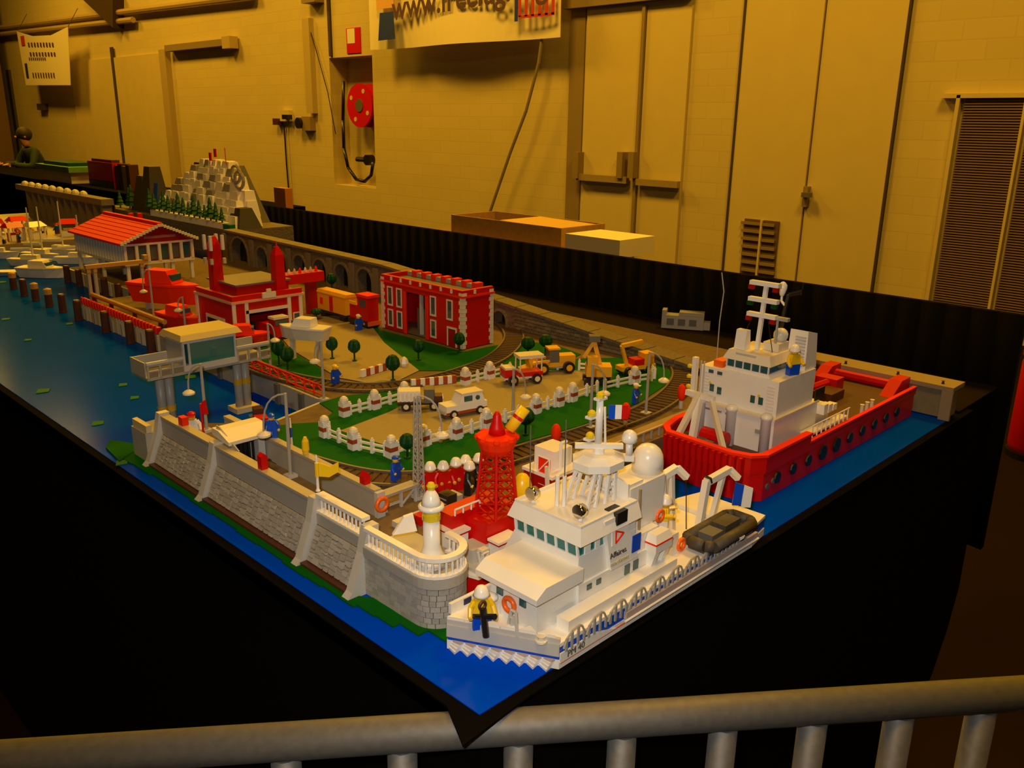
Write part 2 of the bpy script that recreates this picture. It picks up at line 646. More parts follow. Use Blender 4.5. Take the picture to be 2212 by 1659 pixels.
part('blue_field', MB().extr([bpt(820, 28), bpt(849, 25), bpt(853, 84), bpt(817, 88)], (0.004, 0, 0)), NAVY if False else mat('print_blue', (0.01, 0.035, 0.40), 0.5), b)
tp = bpt(1000, 5)
text('web_address', 'www.freelug.org', 0.36, mat('print_purple', (0.10, 0.045, 0.10), 0.5), b, frame((bx2, tp[1], tp[2] + 0.05), (0, -1, 0.03), (0, 0, 1)), bold=0.006)
pr2 = MB()
pm_red = mat('print_red', (0.55, 0.03, 0.01), 0.5)
for x in (1120, 1134, 1148, 1163, 1178, 1192):
    a, c = bpt(x, -20), bpt(x + 5, 36 - (x - 1120) * 0.07)
    pr2.box(bx2, c[1], c[2], bx2 + 0.004, a[1], a[2])
for y in (34,):
    a, c = bpt(1120, y), bpt(1197, y - 5)
    pr2.box(bx2, c[1], c[2] - 0.015, bx2 + 0.004, a[1], c[2] + 0.012)
part('logo_letters', pr2, pm_red, b)
a, c = bpt(1112, -20), bpt(1118, 46)
part('logo_border', MB().box(bx2, c[1], c[2], bx2 + 0.004, a[1], a[2]), mat('print_blue', (0, 0, 0)), b)
a, c = bpt(812, -20), bpt(850, 16)
part('flag_print', MB().box(bx2, c[1], c[2], bx2 + 0.004, a[1], a[2]), mat('print_peach', (0.75, 0.42, 0.20), 0.5), b)
bx = XW - 0.35
b = thing('small_banner', 'small sagging white banner with printed lines high at far left', 'banner', (bx, atx(95, 185, bx).y, atx(95, 185, bx).z))
sp = [atx(*q, bx) for q in ((36, 68), (70, 78), (110, 76), (146, 58), (152, 184), (56, 184))]
part('sheet', MB().extr([tuple(q) for q in sp], (0.01, 0, 0)), bm_cloth, b)
prt = MB()
for (x0, y0, x1, y1) in ((60, 92, 118, 101), (64, 113, 122, 121), (62, 124, 100, 130), (70, 157, 120, 168)):
    k = 9
    for i in range(k):
        xa = x0 + (x1 - x0) * i / k
        p, q = atx(xa, y0, bx - 0.01), atx(xa + (x1 - x0) / k * 0.6, y1, bx - 0.01)
        prt.box(bx - 0.012, q.y, q.z, bx - 0.008, p.y, p.z)
part('printed_lines', prt, mat('print_purple', (0, 0, 0)), b, kind='stuff')
for q in ((38, 66), (146, 58)):
    p = atx(q[0], q[1], bx)
    part('hanging_cord', MB().tube((bx + 0.005, p.y, p.z), (XW - 0.12, p.y, p.z + 0.35), 0.006, n=5), darkm, b)
p, q = atx(53, 137, bx - 0.01), atx(62, 168, bx - 0.01)
part('blue_field', MB().box(bx - 0.012, q.y, q.z, bx - 0.008, p.y, p.z), mat('print_blue', (0, 0, 0)), b)
p, q = atx(44, 78, bx - 0.01), atx(54, 98, bx - 0.01)
part('red_mark', MB().box(bx - 0.012, q.y, q.z, bx - 0.008, p.y, p.z), pm_red, b)

# ================================================================ TABLE AND CLOTHS
XE = 1.45            # backdrop
BL = 4.4            # length of the table along the left edge
tb = thing('display_table', 'long black-clothed display table carrying the harbour model', 'table', (0.7, 1.7, FLOOR))
part('table_top', MB().box(0.012, 0.012, -0.05, XE - 0.03, BL, -0.004), CLOTH, tb)
part('cloth_border', MB().prism([(-0.036, -0.018), (-0.012, 0.03), (-0.012, BL), (0.05, BL), (0.05, 0.05), (1.25, 0.05), (1.25, -0.012), (0.05, -0.012)], -0.0035, -0.0012), CLOTH, tb)
sk = MB()
sk.extr([(0.012, 0, -0.01), (1.42, 0, -0.01), (1.42, 0.0, -0.2), (1.42, 0.0, -0.45), (1.39, 0, -0.54), (1.342, 0, -0.619), (1.217, 0, -0.76), (1.1, 0, -0.95), (0.012, 0, -0.98)], (0, 0.012, 0))
part('front_skirt', sk, CLOTH, tb)
part('side_skirt', MB().box(0.012, 0.02, FLOOR, 0.03, BL, -0.01), CLOTH, tb)
for (x, y) in ((0.2, 0.3), (1.2, 0.5), (0.2, 3.2), (1.2, 3.2)):
    part('leg', MB().box(x - 0.03, y - 0.03, FLOOR, x + 0.03, y + 0.03, -0.05), DGREY, tb)
# black cloth standing up behind the model
bc = MB()
n = 60
for i in range(n):
    y0 = -0.02 + (2.95) * i / n
    y1 = -0.02 + (2.95) * (i + 1) / n
    f0, f1 = 0.012 * math.sin(i * 0.9), 0.012 * math.sin((i + 1) * 0.9)
    bc.quadbox([(XE + f0, y0, -0.36), (XE + 0.02 + f0, y0, -0.36), (XE + 0.02 + f1, y1, -0.36), (XE + f1, y1, -0.36)],
               [(XE, y0, 0.150), (XE + 0.02, y0, 0.150), (XE + 0.02, y1, 0.150), (XE, y1, 0.150)])
solo('backdrop_cloth', bc, CLOTH, 'tall black cloth hung as a backdrop behind the harbour model', 'backdrop', smooth=True)
dk = mat('amber_lit_black_cloth', (0.013, 0.008, 0.0045), 0.95, noise=0.3, scale=14, spec=0.05)  # black cloth with the brown of the amber light put into its colour
solo('table_cloth', MB().prism([(1.21, 0.0), (XE - 0.015, 0.0), (XE - 0.015, BL), (1.245, BL), (1.245, 2.5), (1.165, 2.26), (1.165, 0.31), (1.21, 0.31)], 0.0005, 0.003), dk, 'loose black cloth lying flat behind the stone wall', 'cloth')

# crowd barrier in front
rp0, rp1 = at(-120, 1650, -0.022), at(2400, 1485, -0.022)
mid = at(1000, 1592, -0.022)
br_ = thing('crowd_barrier', 'galvanised steel crowd barrier in the foreground', 'barrier', (mid.x, mid.y, FLOOR))
part('top_rail', MB().tube(rp0, rp1, 0.0165, n=20), STEEL, br_, smooth=True)
ups = (128, 370, 620, 870, 1120, 1342, 1560, 1752, 1938, 2115, 2290)
dr = (rp1 - rp0)
for x in ups:
    # where the upright meets the rail: intersect in plan
    best = min((i / 2000 for i in range(2001)), key=lambda t: abs((lambda q: (q[0] if q else 1e9) - x)((lambda P: (CX + F * sum(RM[0][k] * (P - CAM)[k] for k in range(3)) / sum(RM[2][k] * (P - CAM)[k] for k in range(3)),))(rp0 + dr * t - Vector((0, 0, 0.03))))))
    q = rp0 + dr * best
    part('upright', MB().tube((q.x, q.y, q.z - 0.012), (q.x, q.y, FLOOR + 0.1), 0.0135, n=12), STEEL, br_, smooth=True)
part('bottom_rail', MB().tube((rp0.x, rp0.y, FLOOR + 0.1), (rp1.x, rp1.y, FLOOR + 0.1), 0.0165, n=16), STEEL, br_, smooth=True)
for q in (rp0, rp1):
    part('foot', MB().tube((q.x, q.y, FLOOR), (q.x, q.y, FLOOR + 0.1), 0.0165, n=12), STEEL, br_)

# ================================================================ HARBOUR GROUND
LZ = 0.04          # height of the quays above the water
wm = mat('glossy_blue_water', (0.0, 0.058, 0.72), 0.15, noise=0.12, scale=9, spec=0.004)
_nt = wm.node_tree
_tc = _nt.nodes.new('ShaderNodeTexCoord')
_br = _nt.nodes.new('ShaderNodeTexBrick')
_br.inputs['Scale'].default_value = 12
_br.inputs['Mortar Size'].default_value = 0.004
_br.offset = 0.0
_br.inputs['Brick Width'].default_value = 1
_br.inputs['Row Height'].default_value = 1
_nt.links.new(_tc.outputs['Object'], _br.inputs['Vector'])
_bp = _nt.nodes.new('ShaderNodeBump')
_bp.inputs['Strength'].default_value = 0.25
_bp.inputs['Distance'].default_value = 0.002
_bp.invert = True
_nt.links.new(_br.outputs['Fac'], _bp.inputs['Height'])
_nt.links.new(_bp.outputs['Normal'], _nt.nodes['Principled BSDF'].inputs['Normal'])
solo('harbour_water', MB().box(0, 0, -0.0011, 1.16, BL, 0.0), wm, 'glossy blue harbour water of flat plastic tiles', 'water', loc=(0, 0, 0))

pave = mat('brown_grey_paving', (0.17, 0.12, 0.065), 0.85, noise=0.25, scale=90, spec=0.08)
land = thing('quay_land', 'raised brown-grey quay platform carrying the lawns and buildings', 'platform', (0.6, 1.2, 0))
part('main_slab', MB().prism([(0.105, 0.24), (1.0, 0.24), (1.16, 0.30), (1.16, 2.262), (0.9, 2.262), (0.9, 2.44), (0.500, 2.44), (0.500, 1.862), (0.335, 1.862), (0.335, 0.74), (0.205, 0.70), (0.134, 0.77), (0.105, 0.77)], 0.0005, LZ), pave, land)
part('pier_slab', MB().prism([(0.062, 0.17), (0.105, 0.17), (0.105, 0.77), (0.062, 0.77)], 0.0005, LZ - 0.0005), pave, land)


def flat(name, px, z, m, label, cat, th=0.0012, smoothn=0):
    pts = [at(x, y, z)[:2] for x, y in px]
    return solo(name, MB().prism(pts, z - th, z), m, label, cat)


# ---- sea wall
stone = mat('grey_stone', (0.33, 0.315, 0.285), 0.55, noise=0.18, scale=300)
stone2 = mat('grey_stone_light', (0.39, 0.375, 0.34), 0.55, noise=0.18, scale=300)
joint = mat('stone_joint', (0.045, 0.036, 0.024), 0.9, spec=0.05)
sea = thing('sea_wall', 'long sloping grey sea wall with cobbled panels and solid parapet', 'sea wall', (0.05, 0.5, 0))
# sloped core behind the stones
sx0, sx1, sz0, sz1 = 0.037, 0.0535, 0.006, 0.046
core = MB()
core.extr([(sx0 + 0.003, 0.245, 0.0005), (0.062, 0.245, 0.0005), (0.062, 0.245, sz1), (sx1 + 0.0015, 0.245, sz1), (sx0 + 0.003, 0.245, sz0)], (0, 0.515, 0))
part('core', core, joint, sea)
part('toe', MB().box(0.029, 0.245, 0.0005, 0.0395, 0.76, 0.0055), BROWN, sea)
part('parapet', MB().box(0.0545, 0.343, sz1 + 0.0005, 0.066, 0.76, 0.0715), GREY, sea)
part('parapet', MB().box(0.0545, 0.245, sz1 + 0.0005, 0.066, 0.3425, 0.0600), GREY, sea)
part('coping', MB().box(0.0535, 0.346, 0.072, 0.067, 0.76, 0.0755), mat('coping_buff', (0.40, 0.35, 0.25), 0.5), sea)
for y in (0.2395, 0.343, 0.588, 0.757):
    mbx = MB().extr([(0.022, y - 0.006, 0.0005), (0.062, y - 0.006, 0.0005), (0.068, y - 0.006, 0.079), (0.0525, y - 0.006, 0.079), (0.046, y - 0.006, 0.05), (0.030, y - 0.006, 0.008)], (0, 0.012, 0))
    part('buttress', mbx, LGREY, sea)
part('end_block', MB().prism([(0.034, 0.7635), (0.075, 0.7635), (0.085, 0.82), (0.034, 0.815)], 0.0005, 0.048), GREY, sea)
part('end_parapet', MB().prism([(0.036, 0.7635), (0.044, 0.7635), (0.044, 0.815), (0.036, 0.813)], 0.0485, 0.060), TAN, sea)


def stones(parent, y0, y1, ncol, rows, rnd, name='stone'):
    """irregular cobbles on the sloped face"""
    L = math.hypot(sx1 - sx0, sz1 - sz0)
    ux, uz = (sx1 - sx0) / L, (sz1 - sz0) / L
    nx_, nz_ = -uz, ux
    g = 0.00055
    dy = (y1 - y0) / ncol
    for c in range(ncol):
        v = 0.0
        a0, a1 = y0 + c * dy, y0 + (c + 1) * dy
        k = rows + rnd.choice((-1, 0, 0, 1))
        cuts = [0] + sorted((i + rnd.uniform(-0.28, 0.28)) / k for i in range(1, k)) + [1]
        for i in range(k):
            v0, v1 = cuts[i] * L + g, cuts[i + 1] * L - g
            q = []
            for (yy, vv) in ((a0 + g, v0), (a1 - g, v0), (a1 - g, v1), (a0 + g, v1)):
                yy += rnd.uniform(-0.0009, 0.0009) if (yy > y0 + 0.002 and yy < y1 - 0.002) else 0
                vv += rnd.uniform(-0.0007, 0.0007) if (vv > 0.002 and vv < L - 0.002) else 0
                q.append((yy, vv))
            cy = sum(p[0] for p in q) / 4
            cv = sum(p[1] for p in q) / 4
            h = rnd.uniform(0.0007, 0.0011)
            base = [(sx0 + ux * b_ , a_, sz0 + uz * b_) for a_, b_ in q]
            base = [(x + 0.003, y, z) for x, y, z in base]
            top = []
            for a_, b_ in q:
                a2, b2 = cy + (a_ - cy) * 0.93, cv + (b_ - cv) * 0.93
                top.append((sx0 + ux * b2 + nx_ * h, a2, sz0 + uz * b2 + nz_ * h))
            part(name, MB().quadbox(base, top), rnd.choice((stone, stone, stone2)), parent)


rs = random.Random(3)
stones(sea, 0.2465, 0.336, 8, 7, rs)
stones(sea, 0.350, 0.581, 19, 7, rs)
stones(sea, 0.595, 0.750, 13, 7, rs)

# green and brown weed plates along the foot
weed = mat('green_weed_plate', (0.004, 0.10, 0.008), 0.7, spec=0.03)
wz = 0.0022
wp = MB()
ys = [0.10, 0.13, 0.16, 0.19, 0.22, 0.25, 0.28, 0.31, 0.36, 0.42, 0.47, 0.54, 0.60, 0.66, 0.72, 0.78, 0.83]
xs0 = [0.050, 0.037, 0.028, 0.026, 0.021, 0.022, 0.0195, 0.018, 0.0205, 0.019, 0.021, 0.019, 0.021, 0.020, 0.016, 0.014, 0.012]
poly = [(x, y) for x, y in zip(xs0, ys)]
steps = []
for i, (x, y) in enumerate(poly):
    if i:
        steps.append((poly[i - 1][0], y))
    steps.append((x, y))
inner = [(0.045, 0.83), (0.045, 0.76), (0.034, 0.75), (0.034, 0.24), (0.06, 0.2), (0.1, 0.13), (0.1, 0.10)]
solo('weed_plates', MB().prism(steps + inner, 0.0003, wz), weed, 'stepped green weed plates along the foot of the sea wall', 'weed plates')
solo('weed_plates', MB().prism([(0.005, 0.80), (0.034, 0.822), (0.05, 0.822), (0.05, 0.86), (0.03, 0.90), (0.012, 0.87)], 0.0003, 0.003), weed, 'bright green plates round the far end of the sea wall', 'weed plates')
wg = mat('floating_green_plate', (0.004, 0.13, 0.03), 0.6, spec=0.1)
for (x, y) in ((210, 915), (262, 1000), (92, 845), (380, 800), (410, 815), (12, 690), (60, 735), (5, 610), (290, 860), (40, 590), (265, 832), (150, 700)):
    p = at(x, y, 0)
    s_ = random.uniform(0.010, 0.018)
    solo('water_plant', MB().prism([(p.x - s_, p.y - s_ * .7), (p.x + s_ * .4, p.y - s_), (p.x + s_, p.y + s_ * .3), (p.x - s_ * .2, p.y + s_)], 0.0003, 0.0016), wg, 'small flat green plate floating on the open water', 'water plant', group='green plates floating on the water')

# ---- round pier head with stone blocks
PC, PR = (0.078, 0.148), 0.030


def headpath(off=0.0, step=12):
    pts = [(0.048 - off, 0.234)]
    for a in range(180, 361, step):
        pts.append((PC[0] + (PR + off) * math.cos(R(a)), PC[1] + (PR + off) * math.sin(R(a))))
    pts.append((0.108 + off, 0.165))
    return pts


ph = thing('pier_head', 'rounded grey stone pier head under the white lighthouse', 'pier head', (0.078, 0.17, 0))
hp_ = headpath(0)
part('core', MB().prism([(0.048, 0.234)] + hp_[1:-1] + [(0.108, 0.165), (0.108, 0.234)], 0.0005, 0.0470), joint, ph)
part('rim', MB().prism([(0.046, 0.234)] + headpath(0.002)[1:-1] + [(0.110, 0.165), (0.110, 0.234)], 0.0475, 0.058), GREY, ph)
# blocks round the head
seg = []
fine = headpath(0, 6)
for i in range(len(fine) - 1):
    a, b = Vector(fine[i]), Vector(fine[i + 1])
    nn = max(1, int((b - a).length / 0.002))
    for k in range(nn):
        seg.append(a.lerp(b, k / nn))
seg.append(Vector(fine[-1]))
cum = [0]
for i in range(1, len(seg)):
    cum.append(cum[-1] + (seg[i] - seg[i - 1]).length)
TL = cum[-1]


def along(t):
    t = max(0, min(TL, t))
    for i in range(1, len(cum)):
        if cum[i] >= t:
            u = (t - cum[i - 1]) / max(1e-9, cum[i] - cum[i - 1])
            p = seg[i - 1].lerp(seg[i], u)
            d = (seg[i] - seg[i - 1]).normalized()
            return p, Vector((d.y, -d.x))
    return seg[-1], Vector((1, 0))


rh = 0.0065
for r in range(7):
    z0, z1 = 0.0012 + r * rh, 0.0012 + (r + 1) * rh - 0.0006
    t = (r % 2) * -0.004 + rs.uniform(-.002, 0.002)
    while t < TL - 0.002:
        l = rs.uniform(0.007, 0.012)
        a, b = max(t, 0), min(t + l - 0.0006, TL)
        if b - a > 0.002:
            pa, na = along(a)
            pm, nm = along((a + b) / 2)
            pb, nb = along(b)
            h = rs.uniform(0.0006, 0.0010)
            inn = [pa, pm, pb]
            out = [pb + nb * h, pm + nm * h, pa + na * h]
            part('block', MB().prism([tuple(p) for p in inn + out], z0, z1), rs.choice((stone, stone2)), ph)
        t += l


def balustrade(name, label, path, z0, z1, nb, base=True, wdt=0.010, group=None):
    L = [Vector(p) for p in path]
    c = L[len(L) // 2]
    t = thing(name, label, 'balustrade', (c.x, c.y, z0), group=group)
    part('sill', MB().strip(path, wdt, z0, z0 + 0.003), WHITE, t)
    part('top_rail', MB().strip(path, wdt * 1.1, z1 - 0.0045, z1), WHITE, t)
    cum = [0]
    for i in range(1, len(L)):
        cum.append(cum[-1] + (L[i] - L[i - 1]).length)
    for k in range(nb):
        d = cum[-1] * (k + 0.5) / nb
        for i in range(1, len(L)):
            if cum[i] >= d:
                p = L[i - 1].lerp(L[i], (d - cum[i - 1]) / (cum[i] - cum[i - 1]))
                break
        part('baluster', MB().lathe((p.x, p.y, 0), [(0.0016, z0 + 0.003), (0.0011, z0 + 0.006), (0.0015, (z0 + z1) / 2), (0.0011, z1 - 0.007), (0.0017, z1 - 0.0045)], 8), WHITE, t)
    return t


balustrade('balustrade', 'white balustrade on the sloping part of the sea wall', [(0.0600, 0.337), (0.0600, 0.246)], 0.0605, 0.085, 12)
p1 = [(0.0505, 0.232)] + [(PC[0] + 0.0275 * math.cos(R(a)), PC[1] + 0.0275 * math.sin(R(a))) for a in range(180, 361, 15)] + [(0.1055, 0.163)]
balustrade('balustrade', 'white curved balustrade around the pier head', p1, 0.0585, 0.082, 26, wdt=0.0075)

# lighthouse
lc = (0.0745, 0.152)
lh = thing('lighthouse', 'small white lighthouse with yellow lantern ring on the pier head', 'lighthouse', (lc[0], lc[1], 0.0585))
zb = 0.0585
part('base_plate', MB().prism([(lc[0] - .017, lc[1] - .012), (lc[0] + .017, lc[1] - .012), (lc[0] + .017, lc[1] + .022), (lc[0] - .017, lc[1] + .022)], zb, zb + 0.004), WHITE, lh)
part('tower', MB().lathe((lc[0], lc[1], zb), [(0.0165, 0.004), (0.0145, 0.009), (0.0105, 0.017), (0.0088, 0.024), (0.0085, 0.052)], 20), WHITE, lh, smooth=True)
part('lantern_ring', MB().lathe((lc[0], lc[1], zb), [(0.0085, 0.052), (0.0095, 0.0525), (0.0095, 0.058), (0.0075, 0.0585), (0.0075, 0.062)], 20), CLEARY, lh, 'clear yellow lantern ring')
part('gallery', MB().lathe((lc[0], lc[1], zb), [(0.009, 0.062), (0.0135, 0.065), (0.0135, 0.068), (0.0105, 0.0695)], 20), WHITE, lh, smooth=True)
part('dome', MB().lathe((lc[0], lc[1], zb), [(0.0105, 0.0695), (0.009, 0.074), (0.0075, 0.079), (0.0045, 0.0835), (0.001, 0.085)], 18), WHITE, lh, smooth=True)
part('top_light', MB().lathe((lc[0] + .001, lc[1] + .001, zb), [(0.004, 0.085), (0.005, 0.0885), (0.003, 0.092), (0.0005, 0.093)], 10), CLEARY, lh, 'clear yellow lamp on the dome')
solo('tilted_panel', MB().extr([(0.058, 0.196, 0.082), (0.083, 0.186, 0.082), (0.081, 0.190, 0.101), (0.072, 0.194, 0.099)], (0.002, 0.004, 0)), WHITE, 'white triangular panel standing behind the pier balustrade', 'panel')

# inner quay wall
iw = thing('inner_wall', 'plain grey inner quay wall beside the front lawn', 'wall', (0.128, 0.5, LZ))
part('face', MB().box(0.1235, 0.318, LZ, 0.132, 0.69, 0.071), GREY, iw)
part('coping', MB().box(0.1225, 0.316, 0.0712, 0.133, 0.69, 0.0748), mat('coping_buff', (0, 0, 0)), iw)
part('end_panel', MB().box(0.122, 0.3095, LZ, 0.1335, 0.3155, 0.073), LGREY, iw)

# gate across the pier
gx0, gx1, gy0, gy1 = 0.0685, 0.122, 0.566, 0.600
gt = thing('gate_house', 'small grey gate with barred opening and pale sloping roof on the pier', 'gate', (0.095, 0.583, LZ))
for x in (gx0, gx1 - 0.010):
    part('pillar', MB().box(x, gy0 + 0.004, LZ, x + 0.010, gy1, 0.078), LGREY, gt)
part('lintel', MB().box(gx0, gy0 + 0.004, 0.0782, gx1, gy1, 0.0835), LGREY, gt)
part('roof', MB().extr([(gx0 - 0.006, gy0 - 0.008, 0.079), (gx0 - 0.006, gy0 - 0.008, 0.084), (gx0 - 0.006, gy0 + 0.02, 0.0935), (gx0 - 0.006, gy1 + 0.004, 0.0935), (gx0 - 0.006, gy1 + 0.004, 0.0838)], (gx1 - gx0 + 0.012, 0, 0)), CREAM, gt)
for k in range(5):
    x = gx0 + 0.0135 + k * 0.0063
    part('bar', MB().box(x, gy0 + 0.012, LZ, x + 0.0024, gy0 + 0.015, 0.078), BLACK, gt)
part('dark_back', MB().box(gx0 + 0.010, gy1 - 0.004, LZ, gx1 - 0.010, gy1 - 0.001, 0.078), BLACK, gt)
solo('gate_ramp', MB().extr([(0.0668, 0.54, 0.0757), (0.0668, 0.60, 0.0757), (0.0668, 0.60, 0.097), (0.0668, 0.592, 0.097)], (0.0017, 0, 0)), GREY, 'slanted grey panel rising against the gate on the parapet', 'panel')

# ---- lawns, roads, tracks
lawnm = mat('bright_green_plate', (0.004, 0.105, 0.006), 0.8, noise=0.08, scale=200, spec=0.08)
roadm = mat('tan_road_plate', (0.34, 0.28, 0.14), 0.8, noise=0.08, scale=120, spec=0.1)
flat('lawn', [(560, 925), (600, 965), (665, 992), (760, 1012), (850, 1018), (960, 1006), (1100, 962), (1250, 920), (1380, 870), (1440, 830), (1450, 805), (1420, 778), (1350, 772), (1240, 775), (1170, 790), (1060, 800), (960, 825), (860, 843), (740, 855), (690, 870), (720, 890), (690, 912), (630, 915)], LZ + 0.0015, lawnm, 'large green front lawn inside the white picket fence', 'lawn')
flat('car_park', [(735, 930), (860, 970), (960, 950), (1100, 905), (1240, 862), (1300, 830), (1270, 800), (1150, 800), (1120, 815), (1040, 815), (985, 826), (890, 834), (900, 860), (840, 890)], LZ + 0.0022, roadm, 'tan paved car park on the front lawn', 'car park', th=0.0006)
flat('lawn', [(790, 690), (820, 712), (1000, 760), (1075, 745), (1085, 752), (1060, 785), (980, 800), (880, 800), (830, 790), (800, 770), (700, 735)], LZ + 0.0015, lawnm, 'green lawn in front of the big red hall', 'lawn')
flat('lawn', [(575, 715), (600, 740), (640, 765), (700, 800), (690, 815), (640, 812), (590, 800), (560, 770)], LZ + 0.0013, lawnm, 'narrow green verge with two round trees beside the control tower', 'lawn')
flat('road', [(640, 690), (730, 680), (800, 700), (830, 740), (880, 780), (905, 800), (860, 822), (790, 826), (730, 815), (680, 785), (630, 755), (600, 720)], LZ + 0.0018, roadm, 'tan road curving past the red hall lawn', 'road', th=0.0006)
flat('lawn', [(1080, 765), (1120, 735), (1200, 745), (1255, 765), (1240, 772), (1170, 788), (1090, 795)], LZ + 0.0013, lawnm, 'small green lawn with two round trees by the stone wall', 'lawn')

trackbed = mat('brown_track_bed', (0.10, 0.062, 0.03), 0.85, noise=0.3, scale=150, spec=0.08)
railm = mat('track_rail', (0.16, 0.13, 0.10), 0.4, metal=0.3)


def track(label, px, wdt=0.062, n=8):
    pts = [Vector(at(x, y, LZ)[:2]) for x, y in px]
    sm = []
    for i in range(len(pts) - 1):
        p0, p1, p2, p3 = pts[max(i - 1, 0)], pts[i], pts[i + 1], pts[min(i + 2, len(pts) - 1)]
        for k in range(n):
            t = k / n
            sm.append(0.5 * ((2 * p1) + (-p0 + p2) * t + (2 * p0 - 5 * p1 + 4 * p2 - p3) * t * t + (-p0 + 3 * p1 - 3 * p2 + p3) * t ** 3))
    sm.append(pts[-1])
    t = thing('rail_track', label, 'track', (sm[0].x, sm[0].y, LZ))
    part('bed', MB().strip([tuple(p) for p in sm], wdt, LZ, LZ + 0.0012), trackbed, t)
    for s_ in (-1, 1):
        off = []
        for i, p in enumerate(sm):
            d = (sm[min(i + 1, len(sm) - 1)] - sm[max(i - 1, 0)]).normalized()
            off.append(tuple(p + Vector((-d.y, d.x)) * s_ * 0.021))
        part('rail', MB().strip(off, 0.0035, LZ + 0.0032, LZ + 0.0062), railm, t)
    sl = MB()
    acc = 0
    for i in range(1, len(sm)):
        a, b = sm[i - 1], sm[i]
        l = (b - a).length
        if l < 1e-6:
            continue
        while acc < l:
            q = a.lerp(b, acc / l)
            d = (b - a).normalized()
            sl.cbox((q.x, q.y, LZ + 0.0022), (0.008, wdt * 0.95, 0.002), math.atan2(d.y, d.x))
            acc += 0.0145
        acc -= l
    part('sleepers', sl, trackbed, t, kind='stuff')
    return t


track('brown rail track curving round the front of the large lawn', [(545, 945), (590, 975), (660, 1003), (760, 1030), (860, 1040), (980, 1028), (1120, 985), (1280, 935), (1400, 890), (1462, 845), (1475, 805), (1435, 768), (1340, 742), (1240, 722), (1130, 690), (1080, 668)], 0.05)
track('brown rail track between the two lawns curving behind the red hall', [(430, 740), (520, 782), (620, 818), (760, 840), (880, 834), (990, 810), (1075, 775), (1110, 735), (1095, 705), (1060, 690)], 0.05)

# ================================================================ SMALL REPEATED MODELS
def figure(label, loc, rz, torso, legs, hat, hatm=None, group=None, arm=0.0, s=1.0, cat='toy figure', held=None):
    """plastic toy figure, 48 mm tall, facing -y of its own frame"""
    t = thing('toy_figure', label, cat, loc, rz, group)
    for k in (-1, 1):
        part('leg', MB().box(k * 0.0002 if k > 0 else -0.0092 * s, -0.0045 * s, 0, 0.0092 * s if k > 0 else -0.0002, 0.0045 * s, 0.0165 * s), legs, t, local=True)
    part('torso', MB().quadbox([(-0.0095 * s, -0.0045 * s, 0.0165 * s), (0.0095 * s, -0.0045 * s, 0.0165 * s), (0.0095 * s, 0.0045 * s, 0.0165 * s), (-0.0095 * s, 0.0045 * s, 0.0165 * s)],
                               [(-0.0065 * s, -0.0042 * s, 0.0315 * s), (0.0065 * s, -0.0042 * s, 0.0315 * s), (0.0065 * s, 0.0042 * s, 0.0315 * s), (-0.0065 * s, 0.0042 * s, 0.0315 * s)]), torso, t, local=True)
    for k in (-1, 1):
        h = (k * 0.0125 * s, (-0.006 - arm * 0.006) * s, (0.0165 + arm * 0.012) * s)
        a = part('arm', MB().tube((k * 0.0072 * s, 0, 0.0300 * s), (k * 0.0112 * s, -0.001 * s, 0.0235 * s), 0.0027 * s).tube((k * 0.0112 * s, -0.001 * s, 0.0238 * s), h, 0.0025 * s), torso, t, local=True)
        part('hand', MB().tube(h, (h[0], h[1] - 0.003 * s, h[2] - 0.001 * s), 0.0022 * s), SKIN, a, local=True)
    part('head', MB().lathe((0, 0, 0.0315 * s), [(0.003 * s, 0), (0.0052 * s, 0.0012 * s), (0.0055 * s, 0.008 * s), (0.004 * s, 0.0095 * s)], 12), SKIN, t, local=True, smooth=True)
    hm = hatm or WHITE
    if hat == 'helmet':
        part('helmet', MB().lathe((0, 0, 0.0365 * s), [(0.0085 * s, -0.001 * s), (0.0075 * s, 0.0008 * s), (0.0068 * s, 0.004 * s), (0.0045 * s, 0.0078 * s), (0.001 * s, 0.0092 * s)], 14), hm, t, local=True, smooth=True)
    elif hat == 'cap':
        part('cap', MB().lathe((0, 0, 0.0385 * s), [(0.0062 * s, 0), (0.006 * s, 0.003 * s), (0.003 * s, 0.0052 * s)], 12).box(-0.004 * s, -0.0105 * s, 0.0385 * s, 0.004 * s, -0.004 * s, 0.0395 * s), hm, t, local=True)
    return t


def round_tree(label, x, y, h=0.045, r=0.012, z=LZ + 0.0015, group='round trees on the lawns'):
    p = at(x, y, z)
    t = thing('round_tree', label, 'tree', (p.x, p.y, z), 0, group)
    part('trunk', MB().lathe((0, 0, 0), [(0.005, 0), (0.0045, 0.0025), (0.0018, 0.003), (0.0016, h * 0.5)], 8), DGREEN, t, local=True)
    prof = [(0.0018, h * 0.36), (r * 0.5, h * 0.42), (r * 0.92, h * 0.55), (r, h * 0.66), (r * 0.88, h * 0.82), (r * 0.5, h * 0.95), (0.001, h)]
    mbt = MB()
    n = 20
    k0 = 0
    for q, (rr_, zz) in enumerate(prof):
        for i in range(n):
            a = 2 * math.pi * i / n
            w_ = rr_ * (1.0 if i % 2 else 0.84)
            mbt.v.append((w_ * math.cos(a), w_ * math.sin(a), zz))
    for q in range(len(prof) - 1):
        for i in range(n):
            j = (i + 1) % n
            mbt.f.append((q * n + i, q * n + j, (q + 1) * n + j, (q + 1) * n + i))
    mbt.f.append(tuple(reversed(range(n))))
    mbt.f.append(tuple((len(prof) - 1) * n + i for i in range(n)))
    part('crown', mbt, DGREEN, t, local=True)
    return t


def lifering(label, c, axis, r=0.0075, t=0.0024):
    return solo('life_ring', MB().torus(c, r, t, axis, 18, 8), ORANGE, label, 'life ring', loc=c, smooth=True)


